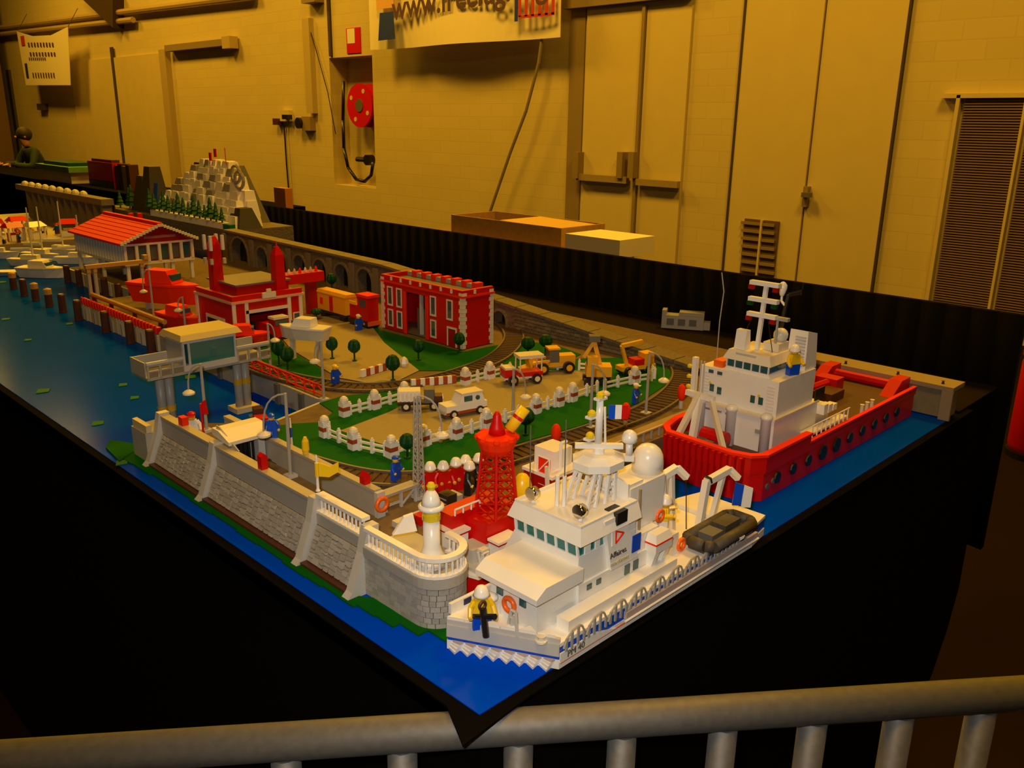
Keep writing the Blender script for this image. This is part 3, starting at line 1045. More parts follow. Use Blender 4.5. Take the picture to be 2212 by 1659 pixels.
def grid_lattice(mb, w0, w1, z0, z1, levels, c, r=0.0009):
    """four legged lattice mast from half width w0 to w1"""
    cs = [(-1, -1), (1, -1), (1, 1), (-1, 1)]
    def P(k, f):
        w_ = w0 + (w1 - w0) * f
        return (c[0] + cs[k][0] * w_, c[1] + cs[k][1] * w_, z0 + (z1 - z0) * f)
    for k in range(4):
        mb.tube(P(k, 0), P(k, 1), r * 1.35, n=5)
        for l in range(levels):
            a, b = l / levels, (l + 1) / levels
            mb.tube(P(k, a), P((k + 1) % 4, b), r * 0.8, n=4)
            mb.tube(P((k + 1) % 4, a), P(k, b), r * 0.8, n=4)
    return mb


# ================================================================ WHITE PATROL SHIP
ws = thing('patrol_ship', 'white patrol ship with blue hull band lying along the table edge', 'ship', (0.27, 0.05, 0))
HP = [(0.098, -0.006), (0.455, -0.006), (0.497, 0.0005), (0.497, 0.098), (0.46, 0.108), (0.12, 0.108), (0.060, 0.106), (0.044, 0.094)]


def inset(pts, k):
    cx = sum(p[0] for p in pts) / len(pts)
    cy = sum(p[1] for p in pts) / len(pts)
    return [(cx + (p[0] - cx) * (1 - k / 0.22), cy + (p[1] - cy) * (1 - k / 0.055)) for p in pts]


part('hull', MB().prism(HP, 0.0008, 0.0108), WHITE, ws)
part('blue_band', MB().prism(inset(HP, 0.0006), 0.0108, 0.0245), BLUE, ws, 'blue band round the hull')
part('deck', MB().prism(inset(HP, 0.0002), 0.0245, 0.0285), WHITE, ws)
part('orange_stripe', MB().box(0.1, -0.0066, 0.0062, 0.47, -0.0060, 0.0076), ORANGE, ws)
panel = mat('pinkish_side_panel', (0.50, 0.40, 0.36), 0.35)
part('side_panel', MB().box(0.198, -0.0095, 0.0125, 0.462, -0.0058, 0.0205), panel, ws, 'pinkish grey panel along the ship side')
part('number_panel', MB().extr([(0.0985, -0.0072, 0.0078), (0.185, -0.0072, 0.0078), (0.150, -0.0072, 0.0182), (0.0985, -0.0072, 0.0182)], (0, 0.0012, 0)), WHITE, ws)
part('side_rail', MB().tube((0.196, -0.0095, 0.0115), (0.464, -0.0095, 0.0115), 0.0015), WHITE, ws)
for k in range(11):
    x = 0.125 + k * 0.033
    part('hull_seam', MB().box(x, -0.0064, 0.0010, x + 0.0006, -0.0060, 0.0060), LGREY, ws)
# stepped wave plates of the bow
A, B = Vector((0.044, 0.094)), Vector((0.098, -0.006))
nd = (B - A).normalized()
nn_ = Vector((nd.y, -nd.x))
if nn_.x > 0:
    nn_ = -nn_
for lay, (z, out, m_) in enumerate(((0.0006, 0.0075, WHITE), (0.0036, 0.006, WHITE), (0.0064, 0.0045, WHITE), (0.0092, 0.003, panel))):
    for k in range(8):
        a = A + (B - A) * ((k + 0.15 + lay * 0.1) / 8.6)
        b = A + (B - A) * ((k + 1.0 + lay * 0.1) / 8.6)
        part('bow_plate', MB().prism([tuple(a), tuple(b), tuple((a + b) / 2 + nn_ * out + nd * 0.003)], z, z + 0.0024), m_, ws)
part('bow_panel', MB().prism([tuple(A + nn_ * 0.0012), tuple(B + nn_ * 0.0012), tuple(B - nn_ * 0.002), tuple(A - nn_ * 0.002)], 0.0150, 0.0284), LGREY, ws)
part('side_screen', MB().box(0.118, 0.0005, 0.0285, 0.300, 0.0160, 0.0410), WHITE, ws)
part('bow_bulwark', MB().prism([tuple(A), tuple(B), tuple(B - nn_ * 0.004), tuple(A - nn_ * 0.004)], 0.0285, 0.0335), LGREY, ws)
for k in range(6):
    a = A + (B - A) * (k / 6.2) - nn_ * 0.001
    b = A + (B - A) * ((k + 0.95) / 6.2) - nn_ * 0.001
    part('bow_tooth', MB().prism([tuple(a), tuple(b), tuple((a + b) / 2 - nn_ * 0.009)], 0.0336, 0.0365), WHITE, ws)
part('port_bulwark', MB().box(0.058, 0.1035, 0.0285, 0.155, 0.1075, 0.040), WHITE, ws)
for k in range(3):
    part('port_window', MB().box(0.075 + k * 0.020, 0.1028, 0.032, 0.085 + k * 0.020, 0.1036, 0.0385), NAVY, ws)
# starboard railing, one arched unit after the other
for k in range(10):
    x = 0.102 + k * 0.0335
    r_ = MB()
    y = -0.0078
    pts = [(x, y, 0.0225), (x + 0.004, y, 0.031), (x + 0.012, y, 0.0365), (x + 0.022, y, 0.0385), (x + 0.0265, y, 0.036), (x + 0.030, y, 0.0295)]
    for a, b in zip(pts[:-1], pts[1:]):
        r_.tube(a, b, 0.0012, n=5)
    for dx, zt in ((0.004, 0.031), (0.012, 0.0365), (0.021, 0.038), (0.030, 0.0295)):
        r_.box(x + dx - 0.0013, y - 0.0008, 0.0180, x + dx + 0.0013, y + 0.0008, zt)
    part('railing', r_, GREY, ws)
# forecastle house
part('forecastle', MB().box(0.094, 0.020, 0.0285, 0.15, 0.084, 0.0662), WHITE, ws)
for y in (0.0345, 0.066):
    f_ = part('fore_window', MB().box(0.0926, y, 0.051, 0.0942, y + 0.0085, 0.0625), GLASS, ws)
part('yellow_lamp', MB().lathe((0.0928, 0.0545, 0.0625), [(0.0034, -0.0008), (0.0034, 0.0014)], 14, 'x'), CLEARY, ws)
part('forecastle_roof', MB().extr([(0.084, 0.012, 0.0666), (0.084, 0.012, 0.0725), (0.097, 0.012, 0.0808), (0.1515, 0.012, 0.0808), (0.1515, 0.012, 0.0666)], (0, 0.084, 0)), WHITE, ws)
part('locker', MB().box(0.079, 0.070, 0.0285, 0.093, 0.084, 0.0465), WHITE, ws)
part('locker_lid', MB().lathe((0.086, 0.077, 0.0465), [(0.0085, 0), (0.0085, 0.003), (0.005, 0.0055), (0.001, 0.006)], 14), WHITE, ws, smooth=True)
part('windlass_frame', MB().path([(0.078, 0.0445, 0.0285), (0.080, 0.041, 0.052), (0.080, 0.035, 0.052), (0.078, 0.031, 0.0285)], 0.0017).tube((0.080, 0.0395, 0.029), (0.080, 0.0395, 0.045), 0.0026), LGREY, ws)
part('bollard', MB().lathe((0.0885, 0.009, 0.0285), [(0.006, 0), (0.006, 0.002), (0.003, 0.003), (0.003, 0.006), (0.005, 0.007)], 12), CREAM, ws)
# lower superstructure
part('lower_house', MB().box(0.1505, 0.0165, 0.0285, 0.292, 0.098, 0.0600), WHITE, ws)
for (x, z) in ((0.163, 0.050), (0.178, 0.050)):
    part('side_window', MB().box(x, 0.0155, z, x + 0.007, 0.0167, z + 0.006), GLASS, ws)
for x in (0.225, 0.240):
    part('side_window', MB().box(x, 0.0155, 0.043, x + 0.0085, 0.0167, 0.054), GLASS, ws)
part('side_ledge', MB().box(0.16, 0.0115, 0.0385, 0.215, 0.0165, 0.0405), WHITE, ws)
# bridge
bx0, bx1 = 0.151, 0.243
part('bridge_body', MB().quadbox([(bx0 - 0.002, 0.0185, 0.0601), (bx1, 0.0185, 0.0601), (bx1, 0.098, 0.0601), (bx0 - 0.002, 0.122, 0.0601)],
                                 [(bx0, 0.0185, 0.090), (bx1, 0.0185, 0.090), (bx1, 0.107, 0.090), (bx0, 0.107, 0.090)]), WHITE, ws)
part('bridge_glass', MB().box(bx0 + 0.0018, 0.0205, 0.0901, bx1 - 0.002, 0.1045, 0.1049), TGLASS, ws, 'tinted green bridge windows')
for k in range(7):
    y = 0.0195 + k * 0.0142
    part('mullion', MB().extr([(bx0 - 0.0002, y, 0.0901), (bx0 + 0.0025, y, 0.0901), (bx0 + 0.0025, y + 0.002, 0.1049), (bx0 - 0.0002, y + 0.002, 0.1049)], (0, 0.0022, 0)), WHITE, ws)
for x, w_ in ((bx0 + 0.010, 0.0085), (bx0 + 0.0265, 0.0065), (bx0 + 0.041, 0.0085)):
    part('side_mullion', MB().box(x, 0.0188, 0.0901, x + w_, 0.0212, 0.1049), WHITE, ws)
part('side_wall_top', MB().box(bx0 + 0.049, 0.0188, 0.0901, bx1, 0.0212, 0.1049), WHITE, ws)
part('bridge_brow', MB().quadbox([(bx0 - 0.005, 0.0125, 0.105), (bx1 + 0.002, 0.0125, 0.105), (bx1 + 0.002, 0.114, 0.105), (bx0 - 0.005, 0.114, 0.105)],
                                 [(bx0 + 0.001, 0.018, 0.121), (bx1 + 0.002, 0.018, 0.121), (bx1 + 0.002, 0.109, 0.121), (bx0 + 0.001, 0.109, 0.121)]), WHITE, ws)
rb = MB()
for (a, b, c_, d) in ((bx0 + 0.001, 0.018, bx0 + 0.004, 0.109), (bx1 - 0.003, 0.018, bx1, 0.109), (bx0 + 0.0045, 0.018, bx1 - 0.0035, 0.021), (bx0 + 0.0045, 0.106, bx1 - 0.0035, 0.109)):
    rb.box(a, b, 0.1212, c_, d, 0.1235)
part('roof_coaming', rb, WHITE, ws)
# searchlights on the bridge roof
for (x, y, lab) in ((0.166, 0.031, 'chrome searchlight at the near roof corner'), (0.163, 0.093, 'chrome searchlight at the far roof corner')):
    sl_ = part('searchlight', MB().lathe((x, y, 0.132), [(0.002, 0.006), (0.0065, 0.004), (0.0075, -0.003), (0.007, -0.005)], 14, 'x'), CHROME, ws, lab, smooth=True)
    part('lamp_post', MB().tube((x, y, 0.1212), (x, y, 0.130), 0.0022), WHITE, sl_)
part('bell', MB().lathe((0.176, 0.040, 0.1212), [(0.005, 0), (0.005, 0.004), (0.0035, 0.006), (0.003, 0.009)], 12), WHITE, ws)
for (x, y) in ((0.175, 0.0705), (0.179, 0.0645)):
    part('aerial_socket', MB().tube((x, y, 0.1212), (x, y, 0.155), 0.0022), WHITE, ws)
part('whip_aerial', MB().tube((0.179, 0.0645, 0.155), (0.1795, 0.0655, 0.215), 0.0007, n=5), DGREY, ws)
part('whip_aerial', MB().tube((0.172, 0.106, 0.1212), (0.172, 0.107, 0.200), 0.0007, n=5), DGREY, ws)
# mast on slanted ladder legs
mc = (0.2215, 0.0555)
for (x0, y0, x1, y1) in ((0.186, 0.070, 0.204, 0.068), (0.186, 0.040, 0.204, 0.044), (0.214, 0.070, 0.228, 0.068), (0.214, 0.038, 0.228, 0.044)):
    lg = MB()
    for dx in (0, 0.014):
        lg.bar((x0 + dx, y0, 0.1212), (x1 + dx * 0.6, y1, 0.1585), 0.0032)
    for k in range(1, 5):
        f = k / 5
        lg.bar((x0 + (x1 - x0) * f, y0 + (y1 - y0) * f, 0.1212 + 0.0373 * f), (x0 + 0.014 + (x1 + 0.0084 - x0 - 0.014) * f, y0 + (y1 - y0) * f, 0.1212 + 0.0373 * f), 0.0018)
    part('mast_leg', lg, WHITE, ws)
part('mast_platform', MB().prism([(mc[0] + 0.031 * math.cos(R(22.5 + 45 * k)), mc[1] + 0.027 * math.sin(R(22.5 + 45 * k))) for k in range(8)], 0.1585, 0.1665), WHITE, ws)
part('platform_rise', MB().prism([(mc[0] + 0.031 * math.cos(R(22.5 + 45 * k)), mc[1] + 0.027 * math.sin(R(22.5 + 45 * k))) for k in range(8)], 0.1665, 0.172, scale_top=0.62), WHITE, ws)
part('radar_arm', MB().cbox((mc[0], mc[1], 0.1795), (0.050, 0.006, 0.005), R(-45)), WHITE, ws)
part('radar_post', MB().tube((mc[0], mc[1], 0.172), (mc[0], mc[1], 0.177), 0.006), WHITE, ws)
part('mast_pole', MB().tube((mc[0] + 0.001, mc[1] + 0.002, 0.182), (mc[0] + 0.001, mc[1] + 0.002, 0.2345), 0.0042, 0.0035, n=12), WHITE, ws, smooth=True)
part('mast_rod', MB().tube((mc[0] + 0.004, mc[1] - 0.005, 0.182), (mc[0] + 0.003, mc[1] - 0.003, 0.222), 0.0013), WHITE, ws)
for z, dx in ((0.188, -0.009), (0.212, -0.008), (0.232, 0.0)):
    q = (mc[0] + 0.001 + dx * 0.7, mc[1] + 0.002 - dx * 0.7)
    l_ = part('mast_light', MB().lathe((q[0], q[1], z), [(0.0045, 0), (0.0045, 0.003), (0.003, 0.005), (0.001, 0.006)], 10), CLEARY, ws, 'clear yellow mast light')
    part('light_bracket', MB().box(q[0] - 0.006, q[1] - 0.004, z - 0.003, q[0] + 0.007, q[1] + 0.004, z - 0.0005), WHITE, l_)
fl_ = thing('french_flag', 'small blue white and red flag on the white ship mast', 'flag', (mc[0] + 0.005, mc[1] - 0.004, 0.208))
for k, m_ in enumerate((BLUE, WHITE, RED)):
    u = 0.0065
    o_ = (mc[0] + 0.006 + k * u * 0.72, mc[1] - 0.006 - k * u * 0.72)
    part(('blue_stripe', 'white_stripe', 'red_stripe')[k], MB().extr([(o_[0], o_[1], 0.209), (o_[0] + u * .72, o_[1] - u * .72, 0.209), (o_[0] + u * .72, o_[1] - u * .72, 0.224), (o_[0], o_[1], 0.224)], (0.0008, 0.0008, 0)), m_, fl_)
# little radome on an outrigger
part('outrigger', MB().cbox((0.2535, 0.0425, 0.1615), (0.014, 0.010, 0.006), R(-45)), WHITE, ws)
part('radome_stalk', MB().tube((0.2545, 0.0405, 0.1645), (0.2535, 0.0405, 0.179), 0.0038, n=12), WHITE, ws, smooth=True)
part('small_radome', MB().lathe((0.2535, 0.0405, 0.179), [(0.006, 0), (0.0085, 0.002), (0.0085, 0.006), (0.0065, 0.011), (0.003, 0.0135), (0.0005, 0.014)], 16), WHITE, ws, smooth=True)
# funnel casing with lettering
part('casing', MB().quadbox([(0.198, 0.0130, 0.0600), (0.243, 0.0130, 0.0600), (0.243, 0.020, 0.0600), (0.198, 0.020, 0.0600)],
                            [(0.186, 0.0155, 0.118), (0.219, 0.0155, 0.118), (0.219, 0.022, 0.118), (0.186, 0.022, 0.118)]), WHITE, ws)
part('funnel_box', MB().box(0.203, 0.0128, 0.1090, 0.2200, 0.030, 0.1225), BLACK, ws, 'black funnel opening')
cs_m = lambda x, z: frame((x, 0.0126 + (z - 0.06) * 0.043, z), (1, 0, 0.0), (-0.2, 0.04, 1))
prt_dark = mat('lettering_brown', (0.07, 0.05, 0.05), 0.5)
text('lettering', 'Affaires', 0.0088, prt_dark, ws, cs_m(0.2085, 0.0765), 'dark hull lettering')
text('lettering', 'maritimes', 0.0078, TAN, ws, cs_m(0.2110, 0.067), 'tan hull lettering')
text('hull_number', 'PM 40', 0.0100, DGREY, ws, frame((0.121, -0.0076, 0.0132), (1, 0, 0), (0, 0, 1)), 'dark hull number')
tri = MB()
tc_ = [(0.2035, 0.0888), (0.2035, 0.1025), (0.2165, 0.0968)]
for i in range(3):
    a, b = tc_[i], tc_[(i + 1) % 3]
    tri.bar((a[0], 0.0140, a[1]), (b[0], 0.0140, b[1]), 0.0015)
part('red_triangle', tri, ORED, ws, 'red outlined triangle')
part('white_board', MB().extr([(0.1975, 0.0134, 0.0875), (0.2025, 0.0134, 0.0875), (0.2025, 0.0143, 0.1035), (0.1975, 0.0143, 0.1035)], (0, 0.001, 0)), WHITE, ws)
part('blue_board', MB().box(0.2305, 0.0118, 0.0685, 0.2445, 0.0128, 0.088), BLUE, ws, 'blue square board')
# upper aft deck house with tower and dome
part('upper_house', MB().box(0.2432, 0.0185, 0.0602, 0.285, 0.092, 0.080), WHITE, ws)
part('tower_plate', MB().extr([(0.241, 0.047, 0.080), (0.241, 0.028, 0.080), (0.239, 0.028, 0.139), (0.239, 0.047, 0.143)], (0.0025, 0, 0)), WHITE, ws)
part('tower', MB().box(0.2436, 0.028, 0.0805, 0.306, 0.072, 0.132), WHITE, ws)
part('tower_light', MB().lathe((0.2385, 0.037, 0.115), [(0.003, 0), (0.003, -0.001)], 12, 'x'), CLEARY, ws)
part('drain_pipe', MB().tube((0.262, 0.0265, 0.058), (0.259, 0.0265, 0.128), 0.0016), DTAN, ws)
part('dome', MB().lathe((0.300, 0.048, 0.132), [(0.0175, 0), (0.0175, 0.012), (0.0165, 0.019), (0.0135, 0.025), (0.009, 0.029), (0.004, 0.031), (0.0005, 0.0313)], 24), WHITE, ws, smooth=True)
part('tower_top', MB().box(0.2436, 0.03, 0.1322, 0.268, 0.07, 0.136), WHITE, ws)
part('tower_fin', MB().extr([(0.306, 0.034, 0.058), (0.328, 0.034, 0.058), (0.316, 0.034, 0.125), (0.306, 0.034, 0.125)], (0, 0.006, 0)), WHITE, ws)
# hanging rescue cabinet with an orange line
part('cabinet', MB().box(0.262, 0.0035, 0.0585, 0.292, 0.0180, 0.0675), WHITE, ws)
part('cabinet_line', MB().box(0.2616, 0.0031, 0.0676, 0.2924, 0.0182, 0.0694), ORED, ws)
part('cabinet_lid', MB().quadbox([(0.262, 0.0035, 0.0695), (0.292, 0.0035, 0.0695), (0.292, 0.018, 0.0695), (0.262, 0.018, 0.0695)], [(0.266, 0.007, 0.078), (0.290, 0.007, 0.078), (0.290, 0.018, 0.078), (0.266, 0.018, 0.078)]), WHITE, ws)
for x in (0.264, 0.283):
    part('cabinet_strut', MB().extr([(x, 0.0165, 0.034), (x, 0.012, 0.034), (x, 0.005, 0.058), (x, 0.0165, 0.058)], (0.008, 0, 0)), WHITE, ws)
part('aft_deck_box', MB().box(0.305, 0.020, 0.0285, 0.330, 0.045, 0.056), WHITE, ws)
for k in range(5):
    part('stern_step', MB().box(0.435 + k * 0.012, 0.0 + k * 0.0008, 0.0285 - k * 0.0052, 0.447 + k * 0.0122, 0.1, 0.0335 - k * 0.0052), WHITE, ws)
# davits: two bent arms
for (x, y, lean, hh) in ((0.335, 0.050, -0.004, 0.028), (0.405, 0.040, 0.028, 0.0)):
    d_ = MB()
    d_.bar((x, y, 0.0285), (x + 0.004 + lean * 0.2, y, 0.088 + hh), 0.008)
    d_.bar((x + 0.028, y, 0.0285), (x + 0.020 + lean, y, 0.088 + hh), 0.006)
    d_.bar((x + 0.003 + lean * 0.2, y, 0.086 + hh), (x + 0.022 + lean, y - 0.006, 0.093 + hh), 0.008)
    d_.bar((x + 0.022 + lean, y - 0.006, 0.093 + hh), (x + 0.032 + lean, y - 0.014, 0.080 + hh), 0.007)
    dv = part('davit_arm', d_, WHITE, ws)
    part('davit_band', MB().tube((x + 0.011, y - 0.001, 0.0885 + hh), (x + 0.013, y - 0.0013, 0.0895 + hh), 0.0063, n=4), BLACK, dv)
    part('fall_line', MB().tube((x + 0.031 + lean, y - 0.014, 0.080 + hh), (x + 0.030 + lean, y - 0.020, 0.045), 0.0006, n=4), BLACK, dv)
part('davit_flag_panel', MB().extr([(0.445, 0.020, 0.052), (0.452, 0.012, 0.052), (0.452, 0.010, 0.080), (0.445, 0.018, 0.083)], (0.001, 0.001, 0)), BLUE, ws)
part('davit_flag_panel', MB().extr([(0.4525, 0.0115, 0.050), (0.460, 0.003, 0.050), (0.460, 0.002, 0.076), (0.4525, 0.010, 0.080)], (0.001, 0.001, 0)), WHITE, ws)

# rubber dinghy slung between the davits
dg = thing('rubber_dinghy', 'dark grey rubber dinghy slung over the white ship side', 'dinghy', (0.395, 0.0045, 0.0290))
dgm = mat('weathered_rubber', (0.060, 0.050, 0.036), 0.6, noise=0.5, scale=180)
path = [(0.347, -0.005), (0.352, -0.0135), (0.437, -0.0135), (0.445, -0.006), (0.445, 0.016), (0.437, 0.0225), (0.352, 0.0225), (0.347, 0.014), (0.347, -0.005)]
part('tube', MB().path([(x, y, 0.041) for x, y in path], 0.0068, 10), dgm, dg, smooth=True)
part('hull_bottom', MB().prism([(0.350, -0.010), (0.442, -0.010), (0.442, 0.019), (0.350, 0.019)], 0.0290, 0.0385), dgm, dg)
part('cargo', MB().box(0.362, -0.005, 0.0386, 0.385, 0.014, 0.048), DGREY, dg)
part('cargo', MB().box(0.392, -0.004, 0.0386, 0.425, 0.015, 0.050), dgm, dg)
text('boat_number', '7239', 0.0060, WHITE, dg, frame((0.402, -0.0206, 0.0375), (1, 0, 0), (0, -0.15, 1)), 'white boat number')

lifering('orange life ring on the front wall of the white ship', (0.0905, 0.0545, 0.0475), 'x', 0.0070, 0.0026)
lifering('orange life ring leaning beside the dark dinghy on the white ship', (0.336, 0.0195, 0.038), 'y', 0.0062, 0.0025)
lifering('orange life ring behind the yellow figure on the white ship tower', (0.301, 0.0275, 0.083), 'y', 0.0062, 0.0022)
figure('toy figure in yellow jacket and white helmet on the white ship bow', (0.0645, 0.0665, 0.0285), R(-30), YELLOW, BLUE, 'helmet')
figure('toy figure in yellow vest and white helmet on the white ship aft deck', (0.318, 0.0330, 0.0562), R(30), YELLOW, WHITE, 'helmet', arm=0.8)
an = thing('anchor', 'brown-black anchor standing on the white ship bow deck', 'anchor', (0.0560, 0.053, 0.0285))
part('shank', MB().tube((0.055, 0.050, 0.030), (0.0565, 0.056, 0.057), 0.0032, 0.0035), BLACK, an)
part('arm', MB().tube((0.0535, 0.072, 0.043), (0.0575, 0.040, 0.055), 0.0022, 0.003), BLACK, an)
part('ring', MB().torus((0.0568, 0.057, 0.060), 0.004, 0.0015, 'y'), BROWN, an)

# ================================================================ RED LIGHTSHIP BEHIND IT
ls = thing('lightship', 'red lightship with lattice light tower moored between pier and white ship', 'ship', (0.25, 0.165, 0))
part('hull', MB().prism([(0.118, 0.128), (0.40, 0.128), (0.415, 0.165), (0.40, 0.205), (0.118, 0.205), (0.108, 0.165)], 0.0008, 0.034), RED, ls)
part('rubbing_strake', MB().prism([(0.117, 0.1265), (0.40, 0.1265), (0.417, 0.165), (0.40, 0.2065), (0.117, 0.2065), (0.106, 0.165)], 0.0342, 0.038), WHITE, ls)
part('deck', MB().prism([(0.119, 0.130), (0.39, 0.130), (0.39, 0.203), (0.119, 0.203)], 0.0382, 0.042), LGREY, ls)
part('fore_cabin', MB().box(0.122, 0.170, 0.0422, 0.142, 0.196, 0.066), WHITE, ls)
part('cabin_line', MB().box(0.1212, 0.1692, 0.0662, 0.1428, 0.1968, 0.0688), RED, ls)
part('cabin_roof', MB().box(0.1200, 0.168, 0.069, 0.144, 0.198, 0.072), WHITE, ls)
part('gallery_step', MB().box(0.126, 0.146, 0.0422, 0.152, 0.1685, 0.058), LGREY, ls)
part('red_house', MB().quadbox([(0.144, 0.146, 0.0422), (0.215, 0.146, 0.0422), (0.215, 0.198, 0.0422), (0.144, 0.198, 0.0422)], [(0.150, 0.148, 0.080), (0.212, 0.148, 0.080), (0.212, 0.196, 0.080), (0.150, 0.196, 0.080)]), RED, ls)
part('upper_red_house', MB().box(0.125, 0.178, 0.0722, 0.2, 0.203, 0.088), RED, ls)
part('side_cabin', MB().box(0.150, 0.1295, 0.0422, 0.178, 0.1458, 0.060), WHITE, ls)
part('cabin_line', MB().box(0.149, 0.1288, 0.0602, 0.179, 0.1458, 0.0625), RED, ls)
part('cabin_roof', MB().box(0.148, 0.128, 0.0627, 0.180, 0.1458, 0.0655), WHITE, ls)
rl = MB()
rl.tube((0.128, 0.176, 0.0955), (0.165, 0.176, 0.0955), 0.0012)
for x in (0.128, 0.140, 0.152, 0.165):
    rl.tube((x, 0.176, 0.0882), (x, 0.176, 0.0955), 0.001)
part('handrail', rl, WHITE, ls)
tw = MB()
tcx, tcy = 0.1785, 0.1635
grid_lattice(tw, 0.0165, 0.0112, 0.0802, 0.158, 8, (tcx, tcy), 0.0014)
part('lattice_tower', tw, RED, ls)
part('tower_basket', MB().lathe((tcx, tcy, 0), [(0.013, 0.152), (0.020, 0.160), (0.0225, 0.168), (0.0225, 0.173), (0.015, 0.1745)], 16), ORED, ls)
for a in range(8):
    t_ = R(a * 45)
    part('basket_knob', MB().ball((tcx + 0.021 * math.cos(t_), tcy + 0.021 * math.sin(t_), 0.171), 0.0042, 8, 4), ORED, ls)
part('tower_cap', MB().lathe((tcx, tcy, 0.1745), [(0.0095, 0), (0.008, 0.008), (0.0055, 0.014), (0.0045, 0.021), (0.002, 0.0255), (0.0005, 0.026)], 14), RED, ls, smooth=True)
ytb = part('yellow_tube', MB().tube((0.1925, 0.1585, 0.177), (0.2085, 0.150, 0.2005), 0.0062, n=14), YELLOW, ls, 'yellow tube with red band', smooth=True)
part('red_band', MB().tube((0.2005, 0.1542, 0.1885), (0.2025, 0.1532, 0.1915), 0.0066, n=14), RED, ytb)
part('yellow_float', MB().ball((0.2165, 0.160, 0.098), 0.012, 12, 7, 1.7), YELLOW, ls, smooth=True)
part('davit_hook', MB().path([(0.226, 0.160, 0.0422), (0.228, 0.158, 0.090), (0.236, 0.152, 0.092), (0.238, 0.150, 0.080)], 0.0025, 6), CREAM, ls)
# red and white bridge house aft
part('aft_house', MB().box(0.250, 0.145, 0.0422, 0.300, 0.19, 0.104), DRED, ls)
part('aft_house_trim', MB().extr([(0.2475, 0.143, 0.060), (0.2475, 0.150, 0.060), (0.2425, 0.150, 0.122), (0.2425, 0.147, 0.122)], (0.003, 0, 0)), CREAM, ls)
for k in range(6):
    part('louvre', MB().box(0.2496, 0.154, 0.056 + k * 0.0075, 0.2502, 0.166, 0.0568 + k * 0.0075), LGREY, ls)
for k in range(3):
    part('side_strip', MB().box(0.262 + k * 0.012, 0.1442, 0.060, 0.266 + k * 0.012, 0.145, 0.096), GREY, ls)
part('aft_roof', MB().box(0.249, 0.1435, 0.1042, 0.302, 0.192, 0.108), WHITE, ls)
part('wheelhouse', MB().box(0.268, 0.158, 0.1082, 0.300, 0.190, 0.130), WHITE, ls)
fr_ = MB()
for a, b in (((0.2505, 0.150, 0.108), (0.2505, 0.150, 0.128)), ((0.2505, 0.168, 0.108), (0.2505, 0.168, 0.128)), ((0.2505, 0.150, 0.128), (0.2505, 0.168, 0.128)), ((0.2505, 0.150, 0.128), (0.2505, 0.168, 0.108))):
    fr_.tube(a, b, 0.0009, n=5)
part('sign_frame', fr_, WHITE, ls)
part('red_sign', MB().box(0.2508, 0.1505, 0.1085, 0.2516, 0.1675, 0.1278), ORED, ls)
part('white_mast', MB().path([(0.2725, 0.152, 0.1082), (0.2725, 0.152, 0.142), (0.282, 0.152, 0.142)], 0.0022), WHITE, ls)
part('winch', MB().lathe((0.318, 0.16, 0.105), [(0.012, -0.006), (0.012, 0.006)], 14, 'y'), DGREY, ls)
part('aft_cabin', MB().box(0.31, 0.14, 0.0422, 0.35, 0.19, 0.094), LGREY, ls)
part('green_lamp', MB().ball((0.3105, 0.1505, 0.112), 0.0045, 10, 5), mat('clear_green', (0.10, 0.55, 0.10), 0.15), ls)
solo('deck_chair', MB().path([(0.135, 0.136, 0.0422), (0.132, 0.136, 0.056), (0.140, 0.136, 0.056), (0.137, 0.136, 0.0422)], 0.0016).path([(0.135, 0.143, 0.0422), (0.132, 0.143, 0.056), (0.140, 0.143, 0.056), (0.137, 0.143, 0.0422)], 0.0016).box(0.131, 0.1355, 0.0575, 0.141, 0.1435, 0.060), CREAM, 'small cream frame on the lightship deck beside the pier', 'frame')

# ================================================================ RED SUPPLY SHIP
rs_ = thing('supply_ship', 'big red supply ship with tall white deckhouse', 'ship', (0.85, 0.14, 0))
RH = [(0.588, 0.055), (1.125, 0.055), (1.142, 0.075), (1.142, 0.215), (1.12, 0.232), (0.63, 0.232), (0.588, 0.222), (0.570, 0.205), (0.564, 0.095), (0.572, 0.068)]
part('hull', MB().prism(RH, 0.0008, 0.036), RED, rs_)
part('hull_upper', MB().prism([(x, y) for x, y in RH], 0.0362, 0.0415), RED, rs_)
bw_path = [(0.72, 0.057), (0.59, 0.057), (0.574, 0.069), (0.566, 0.096), (0.572, 0.204), (0.589, 0.220), (0.63, 0.230), (0.72, 0.230)]
part('bow_bulwark', MB().strip(bw_path, 0.007, 0.0417, 0.066), RED, rs_)
part('bow_cap', MB().strip(bw_path, 0.011, 0.0662, 0.070), ORED, rs_)
# vertical ribs of the blunt bow
for k in range(13):
    f = k / 12
    y = 0.075 + f * 0.126
    x = 0.5655 + 0.0065 * f if k > 1 else 0.569
    part('bow_rib', MB().extr([(x - 0.011, y, 0.066), (x, y, 0.066), (x, y, 0.0010), (x - 0.003, y, 0.0010), (x - 0.009, y, 0.030)], (0, 0.0045, 0)), RED, rs_)
part('side_bulwark', MB().box(0.7203, 0.0545, 0.0417, 1.13, 0.0595, 0.052), RED, rs_)
part('side_bulwark', MB().box(0.7203, 0.226, 0.0417, 1.13, 0.231, 0.052), RED, rs_)
part('side_cap', MB().box(0.7203, 0.0535, 0.0522, 1.13, 0.0605, 0.0555), ORED, rs_)
part('deck', MB().prism([(0.575, 0.065), (1.12, 0.062), (1.12, 0.224), (0.60, 0.224), (0.575, 0.2)], 0.0417, 0.044), mat('deck_brown', (0.07, 0.022, 0.012), 0.6), rs_)
